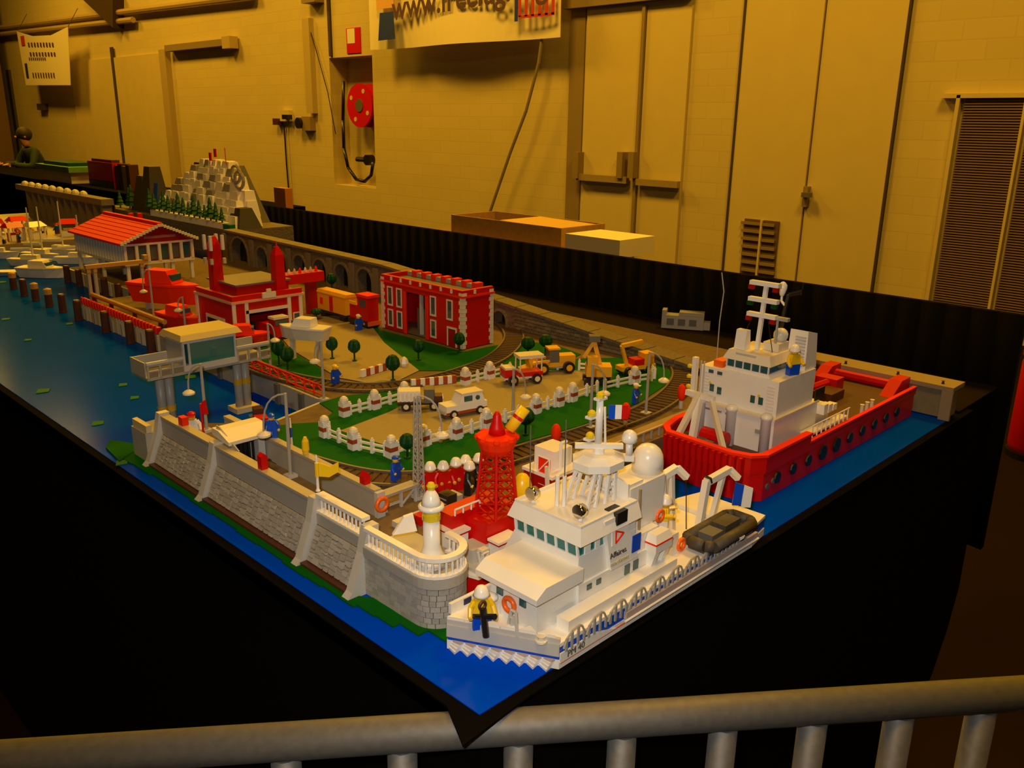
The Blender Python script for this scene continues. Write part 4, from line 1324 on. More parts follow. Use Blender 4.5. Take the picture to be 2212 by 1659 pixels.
# tyre fenders in slots along the side
for k in range(10):
    x = 0.625 + k * 0.047
    big = 1.35 if k in (3, 4) else 1.0
    part('tyre_fender', MB().lathe((x, 0.0535, 0.0265), [(0.004, 0.0013), (0.0085 * big, 0.0013), (0.0095 * big, 0.0), (0.0085 * big, -0.002), (0.004, -0.002)], 12, 'y'), BLACK, rs_)
for k in range(3):
    part('bow_fender', MB().lathe((0.5988 + k * 0.016, 0.0537, 0.020 + k * 0.004), [(0.002, 0.001), (0.0042, 0.001), (0.0042, -0.001), (0.002, -0.001)], 10, 'y'), DGREY, rs_)
# deckhouse
part('lower_house', MB().box(0.652, 0.080, 0.0442, 0.785, 0.215, 0.098), WHITE, rs_)
part('upper_house', MB().box(0.660, 0.083, 0.0982, 0.772, 0.212, 0.152), WHITE, rs_)
part('mid_ledge', MB().box(0.649, 0.078, 0.0962, 0.787, 0.217, 0.0995), CREAM, rs_)
for (y, z) in ((0.187, 0.115), (0.174, 0.113), (0.118, 0.113), (0.105, 0.113)):
    part('window', MB().box(0.6588, y, z, 0.6602, y + 0.007, z + 0.011), GLASS, rs_)
for (y, z) in ((0.194, 0.128), (0.112, 0.126)):
    part('yellow_lamp', MB().lathe((0.6585, y, z), [(0.002, 0), (0.002, 0.002)], 10, 'x'), CLEARY, rs_)
for y in (0.19, 0.175):
    part('window', MB().box(0.6588, y, 0.143, 0.6602, y + 0.008, 0.148), GLASS, rs_)
for y in (0.148, 0.166, 0.182):
    part('slot', MB().box(0.6508, y, 0.088, 0.6524, y + 0.011, 0.0905), DTAN, rs_)
for (x, ya, yb) in ((0.6515, 0.092, 0.108),):
    part('front_vent', MB().box(0.6502, ya, 0.072, 0.6522, yb, 0.078), GREY, rs_)
for y in (0.1995, 0.1465, 0.090):
    part('corner_post', MB().lathe((0.647, y, 0), [(0.0075, 0.0442), (0.0075, 0.098), (0.009, 0.099), (0.009, 0.103), (0.006, 0.106), (0.001, 0.107)], 14), WHITE, rs_, smooth=True)
for k in range(9):
    part('louvre', MB().box(0.6590, 0.088, 0.1035 + k * 0.0048, 0.6602, 0.1, 0.1048 + k * 0.0048), CREAM, rs_)
    part('louvre', MB().box(0.6590, 0.196, 0.1035 + k * 0.0048, 0.6602, 0.208, 0.1048 + k * 0.0048), CREAM, rs_)
# crane arms folded on the foredeck
part('arm_strut', MB().bar((0.600, 0.205, 0.055), (0.642, 0.200, 0.112), 0.008), CREAM, rs_)
part('arm_strut', MB().bar((0.585, 0.118, 0.058), (0.646, 0.182, 0.106), 0.007), CREAM, rs_)
part('arm_post', MB().bar((0.605, 0.184, 0.047), (0.641, 0.199, 0.106), 0.009), WHITE, rs_)
part('cross_arm', MB().bar((0.640, 0.222, 0.111), (0.645, 0.176, 0.108), 0.008), WHITE, rs_)
for x, y in ((0.6, 0.15), (0.605, 0.165), (0.61, 0.135)):
    part('winch', MB().lathe((x, y, 0.056), [(0.0055, -0.007), (0.0055, 0.007)], 12, 'y'), DGREY, rs_)
wn = MB()
wn.box(0.59, 0.127, 0.0442, 0.622, 0.18, 0.0495)
part('winch_base', wn, RED, rs_)
part('winch_hood', MB().lathe((0.616, 0.153, 0.062), [(0.012, -0.02), (0.012, 0.02)], 12, 'y'), RED, rs_)
# bridge
part('bridge_front', MB().extr([(0.664, 0.100, 0.1522), (0.664, 0.175, 0.1522), (0.664, 0.172, 0.1585), (0.664, 0.103, 0.1585)], (0.07, 0, 0)), WHITE, rs_)
part('bridge_glass', MB().box(0.666, 0.105, 0.1586, 0.73, 0.171, 0.1705), GLASS, rs_)
for k in range(6):
    y = 0.1035 + k * 0.0136
    part('mullion', MB().box(0.6645, y, 0.1586, 0.667, y + 0.0018, 0.1705), WHITE, rs_)
part('bridge_brow', MB().quadbox([(0.660, 0.099, 0.1706), (0.74, 0.099, 0.1706), (0.74, 0.177, 0.1706), (0.660, 0.177, 0.1706)], [(0.666, 0.105, 0.184), (0.736, 0.105, 0.184), (0.736, 0.171, 0.184), (0.666, 0.171, 0.184)]), CREAM, rs_)
part('grille', MB().box(0.6635, 0.125, 0.1745, 0.6665, 0.158, 0.1815), LGREY, rs_)
part('roof_block', MB().extr([(0.672, 0.150, 0.1842), (0.690, 0.150, 0.1842), (0.686, 0.150, 0.213), (0.676, 0.150, 0.213)], (0, 0.017, 0)), WHITE, rs_)
part('roof_box', MB().box(0.70, 0.11, 0.1842, 0.73, 0.135, 0.196), CREAM, rs_)
# mast with three cross trees
mx_, my_ = 0.692, 0.140
part('mast', MB().bar((mx_, my_, 0.1842), (mx_ + 0.004, my_ - 0.003, 0.281), 0.0055), WHITE, rs_)
for k, (z, l) in enumerate(((0.279, 0.046), (0.255, 0.046), (0.2325, 0.046))):
    part('cross_tree', MB().box(mx_ - 0.002, my_ - 0.0015 - l / 2, z, mx_ + 0.007, my_ - 0.0015 + l / 2, z + 0.006), WHITE, rs_)
    for s2 in (-1, 1):
        part('signal_lamp', MB().box(mx_ - 0.001, my_ + s2 * l * 0.42 - 0.004, z - 0.007, mx_ + 0.005, my_ + s2 * l * 0.42 + 0.004, z - 0.0005), DRED if k != 1 else DGREEN, rs_)
for (a, b) in ((0.128, 0.114), (0.152, 0.168)):
    part('stay_wire', MB().tube((mx_, a, 0.234), (0.69, b, 0.185), 0.0006, n=4), BLACK, rs_)
# second dark mast behind with white lamp
part('dark_mast', MB().path([(0.735, 0.130, 0.1842), (0.738, 0.127, 0.232), (0.741, 0.124, 0.262), (0.748, 0.108, 0.268)], 0.0032), BLACK, rs_)
part('masthead_lamp', MB().lathe((0.738, 0.133, 0.260), [(0.003, 0), (0.0045, 0.004), (0.0065, 0.010), (0.0062, 0.016), (0.003, 0.020), (0.0005, 0.021)], 12), WHITE, rs_, smooth=True)
part('lamp_arm', MB().path([(0.738, 0.127, 0.246), (0.738, 0.133, 0.252), (0.738, 0.133, 0.260)], 0.0018), WHITE, rs_)
part('mast_flag_rod', MB().tube((0.748, 0.108, 0.262), (0.749, 0.107, 0.282), 0.0006, n=4), BLACK, rs_)
part('radar_bar', MB().box(0.70, 0.101, 0.2305, 0.708, 0.138, 0.2355), GREY, rs_)
part('radar_post', MB().tube((0.704, 0.118, 0.1962), (0.704, 0.118, 0.2304), 0.002), GREY, rs_)
part('satellite_dome', MB().ball((0.725, 0.1215, 0.204), 0.011, 14, 7), CREAM, rs_, smooth=True)
part('whip_aerial', MB().path([(0.690, 0.2045, 0.152), (0.690, 0.2050, 0.215), (0.690, 0.2022, 0.262), (0.690, 0.2085, 0.29)], 0.0009, 5), GREY, rs_)
# funnel
part('funnel', MB().quadbox([(0.742, 0.086, 0.1522), (0.778, 0.086, 0.1522), (0.778, 0.118, 0.1522), (0.742, 0.118, 0.1522)], [(0.744, 0.088, 0.212), (0.774, 0.088, 0.205), (0.774, 0.116, 0.205), (0.744, 0.116, 0.212)]), WHITE, rs_)
for k in range(10):
    part('funnel_louvre', MB().box(0.7412, 0.090, 0.158 + k * 0.0048, 0.7432, 0.106, 0.1597 + k * 0.0048), LGREY, rs_)
part('dark_opening', MB().box(0.775, 0.0795, 0.100, 0.805, 0.0815, 0.118), BLACK, rs_)
part('aft_house', MB().box(0.7852, 0.084, 0.0442, 0.838, 0.205, 0.082), CREAM, rs_)
for k in range(3):
    part('aft_locker', MB().box(0.79 + k * 0.016, 0.070, 0.076, 0.803 + k * 0.016, 0.083, 0.092 - k * 0.003), WHITE, rs_)
part('walkway', MB().box(0.735, 0.0615, 0.058, 0.862, 0.079, 0.0610), CREAM, rs_)
for k in range(9):
    part('stanchion', MB().tube((0.738 + k * 0.015, 0.0608, 0.0445), (0.738 + k * 0.015, 0.0608, 0.074), 0.0011), WHITE, rs_)
part('walkway_rail', MB().tube((0.736, 0.0608, 0.0742), (0.862, 0.0608, 0.0742), 0.0011), WHITE, rs_)
ladder = MB()
for s2 in (0.209, 0.2035):
    ladder.tube((0.6545, s2, 0.098), (0.6545, s2, 0.160), 0.0012)
part('side_tower', MB().box(0.652, 0.2165, 0.0997, 0.660, 0.2235, 0.163), WHITE, rs_)
for z in (0.114, 0.130, 0.146):
    part('tower_light', MB().lathe((0.653, 0.2275, z), [(0.004, 0), (0.004, 0.003), (0.002, 0.005)], 10), CLEARY, rs_)
part('ladder', ladder, LGREY, rs_)
part('orange_locker', MB().box(0.668, 0.180, 0.1522, 0.69, 0.196, 0.162), ORANGE, rs_)
# red aft deck gear
for (x, y, h) in ((0.86, 0.18, 0.05), (0.88, 0.20, 0.035), (0.905, 0.17, 0.03)):
    part('deck_gear', MB().box(x, y, 0.0442, x + 0.022, y + 0.02, 0.0442 + h), RED, rs_)
part('deck_crane', MB().path([(0.87, 0.14, 0.0442), (0.87, 0.14, 0.085), (0.905, 0.12, 0.095)], 0.006, 6), RED, rs_)
for k in range(3):
    part('tow_bollard', MB().lathe((0.94 + k * 0.02, 0.072, 0.0442), [(0.003, 0), (0.003, 0.014), (0.004, 0.015)], 8), CREAM, rs_)
part('stern_roller', MB().tube((1.118, 0.08, 0.052), (1.118, 0.21, 0.052), 0.009), RED, rs_)
for y in (0.07, 0.2):
    part('stern_block', MB().quadbox([(1.06, y, 0.0442), (1.138, y, 0.0442), (1.138, y + 0.022, 0.0442), (1.06, y + 0.022, 0.0442)], [(1.10, y, 0.068), (1.138, y, 0.068), (1.138, y + 0.022, 0.068), (1.10, y + 0.022, 0.068)]), RED, rs_)
part('cargo', MB().box(0.95, 0.13, 0.0442, 1.0, 0.17, 0.06), BROWN, rs_)
part('cargo', MB().box(1.01, 0.15, 0.0442, 1.04, 0.19, 0.07), RED, rs_)
figure('toy figure in yellow on the red ship bridge deck', (0.712, 0.0905, 0.1522), R(-20), YELLOW, BLUE, 'helmet')

# ================================================================ VIADUCT AND STONE WALL
vst = mat('viaduct_stone', (0.15, 0.115, 0.06), 0.8, noise=0.35, scale=130, bump=0.3)
vst2 = mat('viaduct_trim', (0.21, 0.165, 0.09), 0.8, noise=0.2, scale=120)
VX0, VX1 = 0.95, 0.985


def vtop(y):
    pts = ((0.36, 0.045), (0.5, 0.057), (0.63, 0.067), (0.77, 0.080), (0.944, 0.095), (1.4, 0.126), (2.3, 0.138))
    for (a, b), (c, d) in zip(pts[:-1], pts[1:]):
        if y <= c:
            return b + (d - b) * (y - a) / (c - a)
    return pts[-1][1]


vd = thing('stone_viaduct', 'long grey stone viaduct with arches sinking to a plain wall', 'viaduct', (1.0, 1.4, LZ))


def vbay(y0, y1, open_w=0.0, open_h=0.0):
    """one bay between y0<y1; a round arch opening if open_w"""
    z0 = LZ
    za, zb = vtop(y0), vtop(y1)
    ym = (y0 + y1) / 2
    if not open_w:
        m_ = MB().extr([(VX0, y0, z0), (VX0, y1, z0), (VX0, y1, zb), (VX0, y0, za)], (VX1 - VX0, 0, 0))
        part('bay', m_, vst, vd)
        return
    hw = open_w / 2
    zs = z0 + open_h - hw
    n = 8
    m_ = MB()
    arc = [(ym - hw * math.cos(math.pi * i / n), zs + hw * math.sin(math.pi * i / n)) for i in range(n + 1)]
    m_.extr([(VX0, y0, z0), (VX0, ym - hw, z0), (VX0, ym - hw, zs), (VX0, ym - hw, za), (VX0, y0, za)], (VX1 - VX0, 0, 0))
    m_.extr([(VX0, ym + hw, z0), (VX0, y1, z0), (VX0, y1, zb), (VX0, ym + hw, zb)], (VX1 - VX0, 0, 0))
    for (a, b) in zip(arc[:-1], arc[1:]):
        m_.extr([(VX0, a[0], a[1]), (VX0, b[0], b[1]), (VX0, b[0], zb), (VX0, a[0], za)], (VX1 - VX0, 0, 0))
    part('bay', m_, vst, vd)
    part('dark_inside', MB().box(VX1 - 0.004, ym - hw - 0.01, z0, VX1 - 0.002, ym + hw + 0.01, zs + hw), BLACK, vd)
    tr_ = MB()
    for (a, b) in zip(arc[:-1], arc[1:]):
        tr_.bar((VX0 - 0.002, a[0], a[1]), (VX0 - 0.002, b[0], b[1]), 0.006)
    for s2 in (-1, 1):
        tr_.bar((VX0 - 0.002, ym + s2 * hw, z0), (VX0 - 0.002, ym + s2 * hw, zs), 0.006)
    part('arch_trim', tr_, vst2, vd)


ybs = [2.26, 2.08, 1.97, 1.86, 1.75, 1.64, 1.53, 1.42, 1.31, 1.20]
for i, (b, a) in enumerate(zip(ybs[:-1], ybs[1:])):
    vbay(a, b, 0.115 if i == 0 else 0.074, 0.088 if i == 0 else 0.072)
vbay(0.36, 0.5)
vbay(0.5, 0.63)
vbay(0.63, 0.77)
vbay(0.77, 0.90)
vbay(0.90, 0.985, 0.05, 0.040)
vbay(0.985, 1.20)
for i in range(26):
    y = 0.38 + i * 0.0725
    z = vtop(y)
    part('coping_stone', MB().extr([(VX0 - 0.006, y, z), (VX0 - 0.006, y + 0.070, vtop(y + 0.07)), (VX0 - 0.006, y + 0.070, vtop(y + 0.07) + 0.006), (VX0 - 0.006, y, z + 0.006)], (VX1 - VX0 + 0.008, 0, 0)), vst if y < 1.0 else vst2, vd)
for y in ybs:
    part('pier', MB().box(VX0 - 0.010, y - 0.008, LZ, VX0 - 0.001, y + 0.008, vtop(y) - 0.008), vst2, vd)
# small stones of the plain wall
for r in range(7):
    for c_ in range(34):
        y = 0.38 + c_ * 0.0175 + (r % 2) * 0.008
        z = LZ + 0.002 + r * 0.0078
        if z + 0.007 > vtop(y) - 0.001 or 0.89 < y < 0.985:
            continue
        part('wall_stone', MB().quadbox([(VX0 - 0.0002, y, z), (VX0 - 0.0002, y, z + 0.0070), (VX0 - 0.0002, y + 0.0165, z + 0.0070), (VX0 - 0.0002, y + 0.0165, z)],
                                        [(VX0 - 0.003, y + 0.001, z + 0.0008), (VX0 - 0.003, y + 0.001, z + 0.0062), (VX0 - 0.003, y + 0.0155, z + 0.0062), (VX0 - 0.003, y + 0.0155, z + 0.0008)]), rs.choice((vst, vst2, vst)), vd)

# end quay at the right corner of the table
eq = thing('end_quay', 'low tan quay wall at the far right end of the water', 'quay', (1.15, 0.13, 0))
part('wall', MB().box(1.148, 0.002, 0.0032, 1.19, 0.30, 0.0545), vst2, eq)
part('deck', MB().box(1.142, -0.004, 0.0547, 1.20, 0.30, 0.0625), DTAN, eq)
for y in (0.02, 0.1, 0.2):
    part('bollard', MB().lathe((1.158, y, 0.0627), [(0.003, 0), (0.002, 0.002), (0.002, 0.004), (0.003, 0.005)], 10), BLACK, eq)
part('end_post', MB().box(1.141, -0.0045, 0.0008, 1.1475, 0.0145, 0.0545), DTAN, eq)

# grey station model on the black cloth
gs = thing('station_model', 'small grey unfinished station model standing alone on the black cloth', 'model building', (1.395, 0.727, 0.0042), R(-60))
part('body', MB().box(-0.055, -0.018, 0.0003, 0.05, 0.018, 0.034), GREY, gs, local=True)
for k in range(3):
    part('window', MB().box(-0.042 + k * 0.028, -0.0192, 0.010, -0.024 + k * 0.028, -0.0180, 0.026), DGREY, gs, local=True)
part('roof_block', MB().box(-0.012, -0.016, 0.0343, 0.05, 0.016, 0.043), GREY, gs, local=True)
part('roof_block', MB().box(-0.055, -0.016, 0.0343, -0.044, 0.016, 0.046), GREY, gs, local=True)
part('annex', MB().box(0.0503, -0.012, 0.0003, 0.066, 0.012, 0.020), GREY, gs, local=True)

# ================================================================ BIG RED HALL
hx0, hx1, hy0, hy1, hz = 0.735, 0.822, 0.836, 1.112, LZ + 0.002
H = thing('red_hall', 'big red hall with white quoins and tall windows', 'building', (0.78, 0.97, hz))
yl = lambda f: hy1 + (hy0 - hy1) * f       # fraction along the front, from the left end
# front wall in panels round the big opening
for (fa, fb, z0, z1) in ((0, 0.31, hz, 0.150), (0.56, 1, hz, 0.150), (0.31, 0.56, 0.138, 0.150)):
    part('front_wall', MB().box(hx0, yl(fb), z0, hx0 + 0.006, yl(fa), z1), RED, H)
part('side_wall', MB().box(hx0 + 0.006, hy0, hz, hx1, hy0 + 0.006, 0.150), RED, H)
part('side_wall', MB().box(hx0 + 0.006, hy1 - 0.006, hz, hx1, hy1, 0.150), RED, H)
part('back_wall', MB().box(hx1 - 0.006, hy0 + 0.006, hz, hx1, hy1 - 0.006, 0.150), RED, H)
part('floor_slab', MB().box(hx0 + 0.006, hy0 + 0.006, hz, hx1 - 0.006, hy1 - 0.006, hz + 0.003), DGREY, H)
part('cornice', MB().box(hx0 - 0.003, hy0 - 0.003, 0.1502, hx1 + 0.003, hy1 + 0.003, 0.1545), ORED, H)
part('parapet', MB().box(hx0 - 0.001, hy0 - 0.001, 0.1547, hx0 + 0.008, hy1, 0.166), RED, H)
part('parapet', MB().box(hx0 + 0.0082, hy0 - 0.001, 0.1547, hx1, hy0 + 0.008, 0.166), RED, H)
part('parapet', MB().box(hx0 + 0.0082, hy1 - 0.008, 0.1547, hx1, hy1, 0.166), RED, H)
part('roof', MB().box(hx0 + 0.0082, hy0 + 0.0082, 0.1547, hx1, hy1 - 0.0082, 0.1565), DGREY, H)
for k in range(7):
    y = hy0 + 0.03 + k * 0.034
    part('dentil', MB().box(hx0 - 0.0025, y, 0.1565, hx0 - 0.0012, y + 0.006, 0.165), CREAM, H)
    part('roof_block', MB().box(hx1 - 0.02, y, 0.1567, hx1, y + 0.015, 0.170), ORED, H)
    part('skylight', MB().box(hx1 - 0.018, y + 0.0152, 0.1567, hx1 - 0.004, y + 0.0335, 0.166), GREY, H)
part('dentil', MB().box(hx0 + 0.03, hy0 - 0.0025, 0.1565, hx0 + 0.036, hy0 - 0.0012, 0.165), CREAM, H)
for (x, y) in ((hx0 - 0.001, hy0 - 0.001), (hx0 - 0.001, hy1 - 0.007), (hx1 - 0.007, hy0 - 0.001)):
    for k in range(14):
        w2 = 0.0115 if k % 2 else 0.0085
        z = hz + k * 0.0085
        xx = x if x < hx1 - 0.01 else hx1 + 0.001 - w2
        yy = y if y < hy1 - 0.01 else hy1 + 0.001 - w2
        part('quoin', MB().box(xx - 0.0006, yy - 0.0006, z, xx + w2, yy + w2, z + 0.0080), CREAM, H)
for f in (0.115, 0.235, 0.66, 0.855):
    for (z0, z1) in ((hz + 0.008, hz + 0.048), (hz + 0.056, hz + 0.1)):
        if f > 0.8 and z0 < hz + 0.02:
            continue
        a, b = yl(f + 0.034), yl(f - 0.034)
        fr = MB()
        fr.box(hx0 - 0.002, a, z0, hx0 - 0.0002, a + 0.0025, z1)
        fr.box(hx0 - 0.002, b - 0.0025, z0, hx0 - 0.0002, b, z1)
        fr.box(hx0 - 0.002, a + 0.0025, z1 - 0.003, hx0 - 0.0002, b - 0.0025, z1)
        fr.box(hx0 - 0.002, a + 0.0025, z0, hx0 - 0.0002, b - 0.0025, z0 + 0.004)
        wd_ = part('window_frame', fr, CREAM, H)
        for k in range(4):
            zz = z0 + 0.0045 + k * (z1 - z0 - 0.008) / 4
            part('pane', MB().box(hx0 - 0.0010, a + 0.003, zz, hx0 - 0.0003, b - 0.003, zz + (z1 - z0 - 0.008) / 4 - 0.001), GLASS, wd_)
a, b = yl(0.935), yl(0.825)
dr_ = part('door_frame', MB().box(hx0 - 0.002, a, hz, hx0 - 0.0002, a + 0.003, hz + 0.042).box(hx0 - 0.002, b - 0.003, hz, hx0 - 0.0002, b, hz + 0.042).box(hx0 - 0.002, a + 0.003, hz + 0.038, hx0 - 0.0002, b - 0.003, hz + 0.042), CREAM, H)
part('door_leaf', MB().box(hx0 - 0.0008, a + 0.003, hz, hx0 - 0.0002, b - 0.003, hz + 0.038), DRED, dr_)
part('machine', MB().box(hx0 + 0.018, yl(0.5), hz + 0.0032, hx0 + 0.045, yl(0.38), hz + 0.06), DGREY, H)
part('column', MB().box(hx0 + 0.010, yl(0.47), hz + 0.0032, hx0 + 0.016, yl(0.445), hz + 0.095), LGREY, H)
part('red_post', MB().box(hx0 - 0.0015, yl(0.325), hz, hx0 - 0.0002, yl(0.29), hz + 0.096), ORED, H)
part('red_post', MB().box(hx0 - 0.0015, yl(0.60), hz, hx0 - 0.0002, yl(0.565), hz + 0.096), ORED, H)

# ================================================================ FIRE STATION
fx0, fx1, fy0, fy1 = 0.418, 0.588, 1.212, 1.378
S = thing('fire_station', 'low red fire station with white pillars and two red towers', 'building', (0.5, 1.3, LZ))
ft = 0.122
for (xa, xb, z0, z1) in ((fx0, 0.447, LZ, ft), (0.549, fx1, LZ, ft), (0.447, 0.549, 0.104, ft)):
    part('front_wall', MB().box(xa, fy0, z0, xb, fy0 + 0.006, z1), RED, S)
part('side_wall', MB().box(fx0, fy0 + 0.006, LZ, fx0 + 0.006, fy1, ft), RED, S)
part('side_wall', MB().box(fx1 - 0.006, fy0 + 0.006, LZ, fx1, fy1, ft), RED, S)
part('back_wall', MB().box(fx0 + 0.006, fy1 - 0.006, LZ, fx1 - 0.006, fy1, ft), DRED, S)
part('cornice', MB().box(fx0 - 0.004, fy0 - 0.004, ft + 0.0002, fx1 + 0.004, fy1 + 0.004, ft + 0.005), mat('peach_trim', (0.70, 0.38, 0.24), 0.4), S)
part('parapet', MB().box(fx0, fy0, ft + 0.0052, fx1, fy0 + 0.008, ft + 0.016), RED, S)
part('parapet', MB().box(fx0, fy0 + 0.0082, ft + 0.0052, fx0 + 0.008, fy1, ft + 0.016), RED, S)
part('roof', MB().box(fx0 + 0.0082, fy0 + 0.0082, ft + 0.0052, fx1, fy1, ft + 0.010), DGREY, S)
part('upper_storey', MB().box(0.448, 1.245, ft + 0.0102, 0.575, 1.37, ft + 0.030), RED, S)
part('upper_roof', MB().box(0.444, 1.241, ft + 0.0302, 0.579, 1.374, ft + 0.034), mat('violet_grey_roof', (0.16, 0.13, 0.19), 0.4), S)
for x in (fx0 - 0.002, fx0 + 0.0275, 0.549, fx1 - 0.010):
    part('white_pillar', MB().box(x, fy0 - 0.003, LZ, x + 0.008, fy0 - 0.0002, ft), CREAM, S)
part('side_pillar', MB().box(fx0 - 0.003, fy1 - 0.01, LZ, fx0 - 0.0002, fy1, ft), CREAM, S)
part('gate_head', MB().box(0.447, fy0 - 0.003, 0.098, 0.549, fy0 - 0.0003, 0.105), CREAM, S)
part('gable_sign', MB().box(0.488, fy0 - 0.005, ft + 0.0052, 0.520, fy0 - 0.0005, ft + 0.017), CREAM, S)
part('gable_sign_top', MB().box(0.499, fy0 - 0.005, ft + 0.0172, 0.509, fy0 - 0.0005, ft + 0.024), CREAM, S)
wf = part('window_frame', MB().box(0.562, fy0 - 0.0015, 0.062, 0.579, fy0 - 0.0002, 0.085), CREAM, S)
part('pane', MB().box(0.5642, fy0 - 0.0022, 0.0645, 0.5768, fy0 - 0.0016, 0.0825), GLASS, wf)
wf = part('side_gate', MB().box(fx0 - 0.0015, 1.25, LZ, fx0 - 0.0002, 1.335, 0.085), CREAM, S)
part('gate_opening', MB().box(fx0 - 0.0022, 1.257, LZ, fx0 - 0.0016, 1.328, 0.078), BLACK, wf)
for (x, y, top, fin) in ((0.447, 1.332, 0.235, True), (0.549, 1.243, 0.212, False)):
    part('tower', MB().quadbox([(x - 0.012, y - 0.012, ft + 0.010), (x + 0.012, y - 0.012, ft + 0.010), (x + 0.012, y + 0.012, ft + 0.010), (x - 0.012, y + 0.012, ft + 0.010)], [(x - 0.0105, y - 0.0105, top), (x + 0.0105, y - 0.0105, top), (x + 0.0105, y + 0.0105, top), (x - 0.0105, y + 0.0105, top)]), RED, S)
    part('tower_cap', MB().quadbox([(x - 0.0105, y - 0.0105, top), (x + 0.0105, y - 0.0105, top), (x + 0.0105, y + 0.0105, top), (x - 0.0105, y + 0.0105, top)], [(x - 0.004, y - 0.004, top + 0.018), (x + 0.004, y - 0.004, top + 0.018), (x + 0.004, y + 0.004, top + 0.018), (x - 0.004, y + 0.004, top + 0.018)]), RED, S)
    if fin:
        for (dx, dy) in ((-1, -1), (1, -1), (1, 1), (-1, 1)):
            part('tower_fin', MB().box(x + dx * 0.014 - 0.003, y + dy * 0.014 - 0.003, top - 0.012, x + dx * 0.014 + 0.003, y + dy * 0.014 + 0.003, top + 0.020), CREAM, S)
            part('tower_lamp', MB().box(x + dx * 0.015 - 0.003, y + dy * 0.015 - 0.003, top - 0.042, x + dx * 0.015 + 0.003, y + dy * 0.015 + 0.003, top - 0.030), TAN, S)
    else:
        part('spike', MB().lathe((x, y, top + 0.018), [(0.003, 0), (0.001, 0.010)], 8), RED, S)
part('rear_wing', MB().box(0.5922, 1.335, 0.122, 0.728, 1.375, 0.145), RED, S)
part('wing_post', MB().box(0.690, 1.345, LZ, 0.712, 1.365, 0.1218), DRED, S)
part('wing_pillar', MB().box(0.600, 1.335, LZ, 0.608, 1.343, 0.1218), CREAM, S)
for k in range(8):
    part('roof_pot', MB().lathe((0.61 + k * 0.015, 1.35, 0.1452), [(0.004, 0), (0.003, 0.008), (0.001, 0.012)], 8), (TAN, ORED, CREAM)[k % 3], S)

# ================================================================ BOATHOUSE ON STILTS
B_ = thing('boathouse', 'white boathouse on stilts with orange-red gabled roof', 'building', (0.615, 2.2, LZ))
bx0_, bx1_, by0, by1 = 0.515, 0.72, 2.014, 2.40
apx = 0.622
part('floor_beam', MB().box(bx0_, by0, 0.094, bx1_, by1, 0.101), CREAM, B_)
part('wall_core', MB().box(bx0_ + 0.008, by0 + 0.008, 0.1012, bx1_ - 0.008, by1 - 0.008, 0.149), mat('dim_wall_red', (0.20, 0.03, 0.02), 0.5), B_)
part('head_beam', MB().box(bx0_, by0, 0.1492, bx1_, by1, 0.155), CREAM, B_)
for k in range(7):
    x = bx0_ + k * (bx1_ - bx0_ - 0.008) / 6
    part('front_post', MB().box(x, by0 - 0.001, 0.1012, x + 0.008, by0 + 0.006, 0.149), CREAM, B_)
for k in range(6):
    x = bx0_ + 0.008 + k * (bx1_ - bx0_ - 0.008) / 6
    part('front_window', MB().box(x + 0.004, by0 + 0.0065, 0.106, x + 0.022, by0 + 0.0078, 0.144), GLASS if k % 2 else DGREY, B_)
for k in range(18):
    y = by0 + 0.015 + k * 0.0208
    part('side_post', MB().box(bx0_ - 0.001, y, 0.1012, bx0_ + 0.006, y + 0.006, 0.149), CREAM, B_)
    part('side_window', MB().box(bx0_ + 0.0065, y + 0.0075, 0.106, bx0_ + 0.0078, y + 0.0195, 0.144), GLASS, B_)
for x in (bx0_ + 0.005, 0.58, 0.65, bx1_ - 0.012):
    for y in (by0 + 0.004, 2.2, by1 - 0.012):
        part('stilt', MB().box(x, y, LZ, x + 0.009, y + 0.009, 0.0938), CREAM, B_)
ez, rz_ = 0.1555, 0.204
gable = [(bx0_ + 0.004, by0, 0.1552), (bx1_ - 0.004, by0, 0.1552), (apx, by0, rz_ - 0.004)]
part('gable', MB().extr(gable, (0, 0.006, 0)), DRED, B_)
part('gable_band', MB().box(0.575, by0 - 0.0012, 0.1665, 0.668, by0 - 0.0002, 0.174), mat('gable_sign_mauve', (0.40, 0.13, 0.10), 0.5), B_)
for (xa, xb, side) in ((bx0_ - 0.012, apx, 'l'), (bx1_ + 0.012, apx, 'r')):
    rows = 7
    for k in range(rows):
        f0, f1 = k / rows, (k + 1) / rows
        x0_, x1_ = xa + (xb - xa) * f0, xa + (xb - xa) * f1
        z0_, z1_ = ez - 0.002 + (rz_ - ez) * f0, ez - 0.002 + (rz_ - ez) * f1
        part('roof_row', MB().extr([(x0_, by0 - 0.008, z0_), (x1_, by0 - 0.008, z1_), (x1_, by0 - 0.008, z1_ + 0.004), (x0_, by0 - 0.008, z0_ + 0.0055)], (0, by1 - by0 + 0.016, 0)), ORED if side == 'l' else RED, B_)
    for k in range(13):
        f0 = k / 13
        x0_ = xa + (xb - xa) * f0
        z0_ = ez + (rz_ - ez) * f0
        part('verge_block', MB().cbox((x0_ + (xb - xa) / 26, by0 - 0.011, z0_ + 0.003), (abs(xb - xa) / 13 * 0.95, 0.005, 0.008)), CREAM, B_)
part('ridge', MB().box(apx - 0.006, by0 - 0.010, rz_ + 0.001, apx + 0.006, by1 + 0.01, rz_ + 0.007), ORED, B_)
for (x, y) in ((0.68, 2.36), (0.70, 2.34)):
    part('chimney', MB().box(x, y, 0.165, x + 0.012, y + 0.012, 0.205), RED, B_)

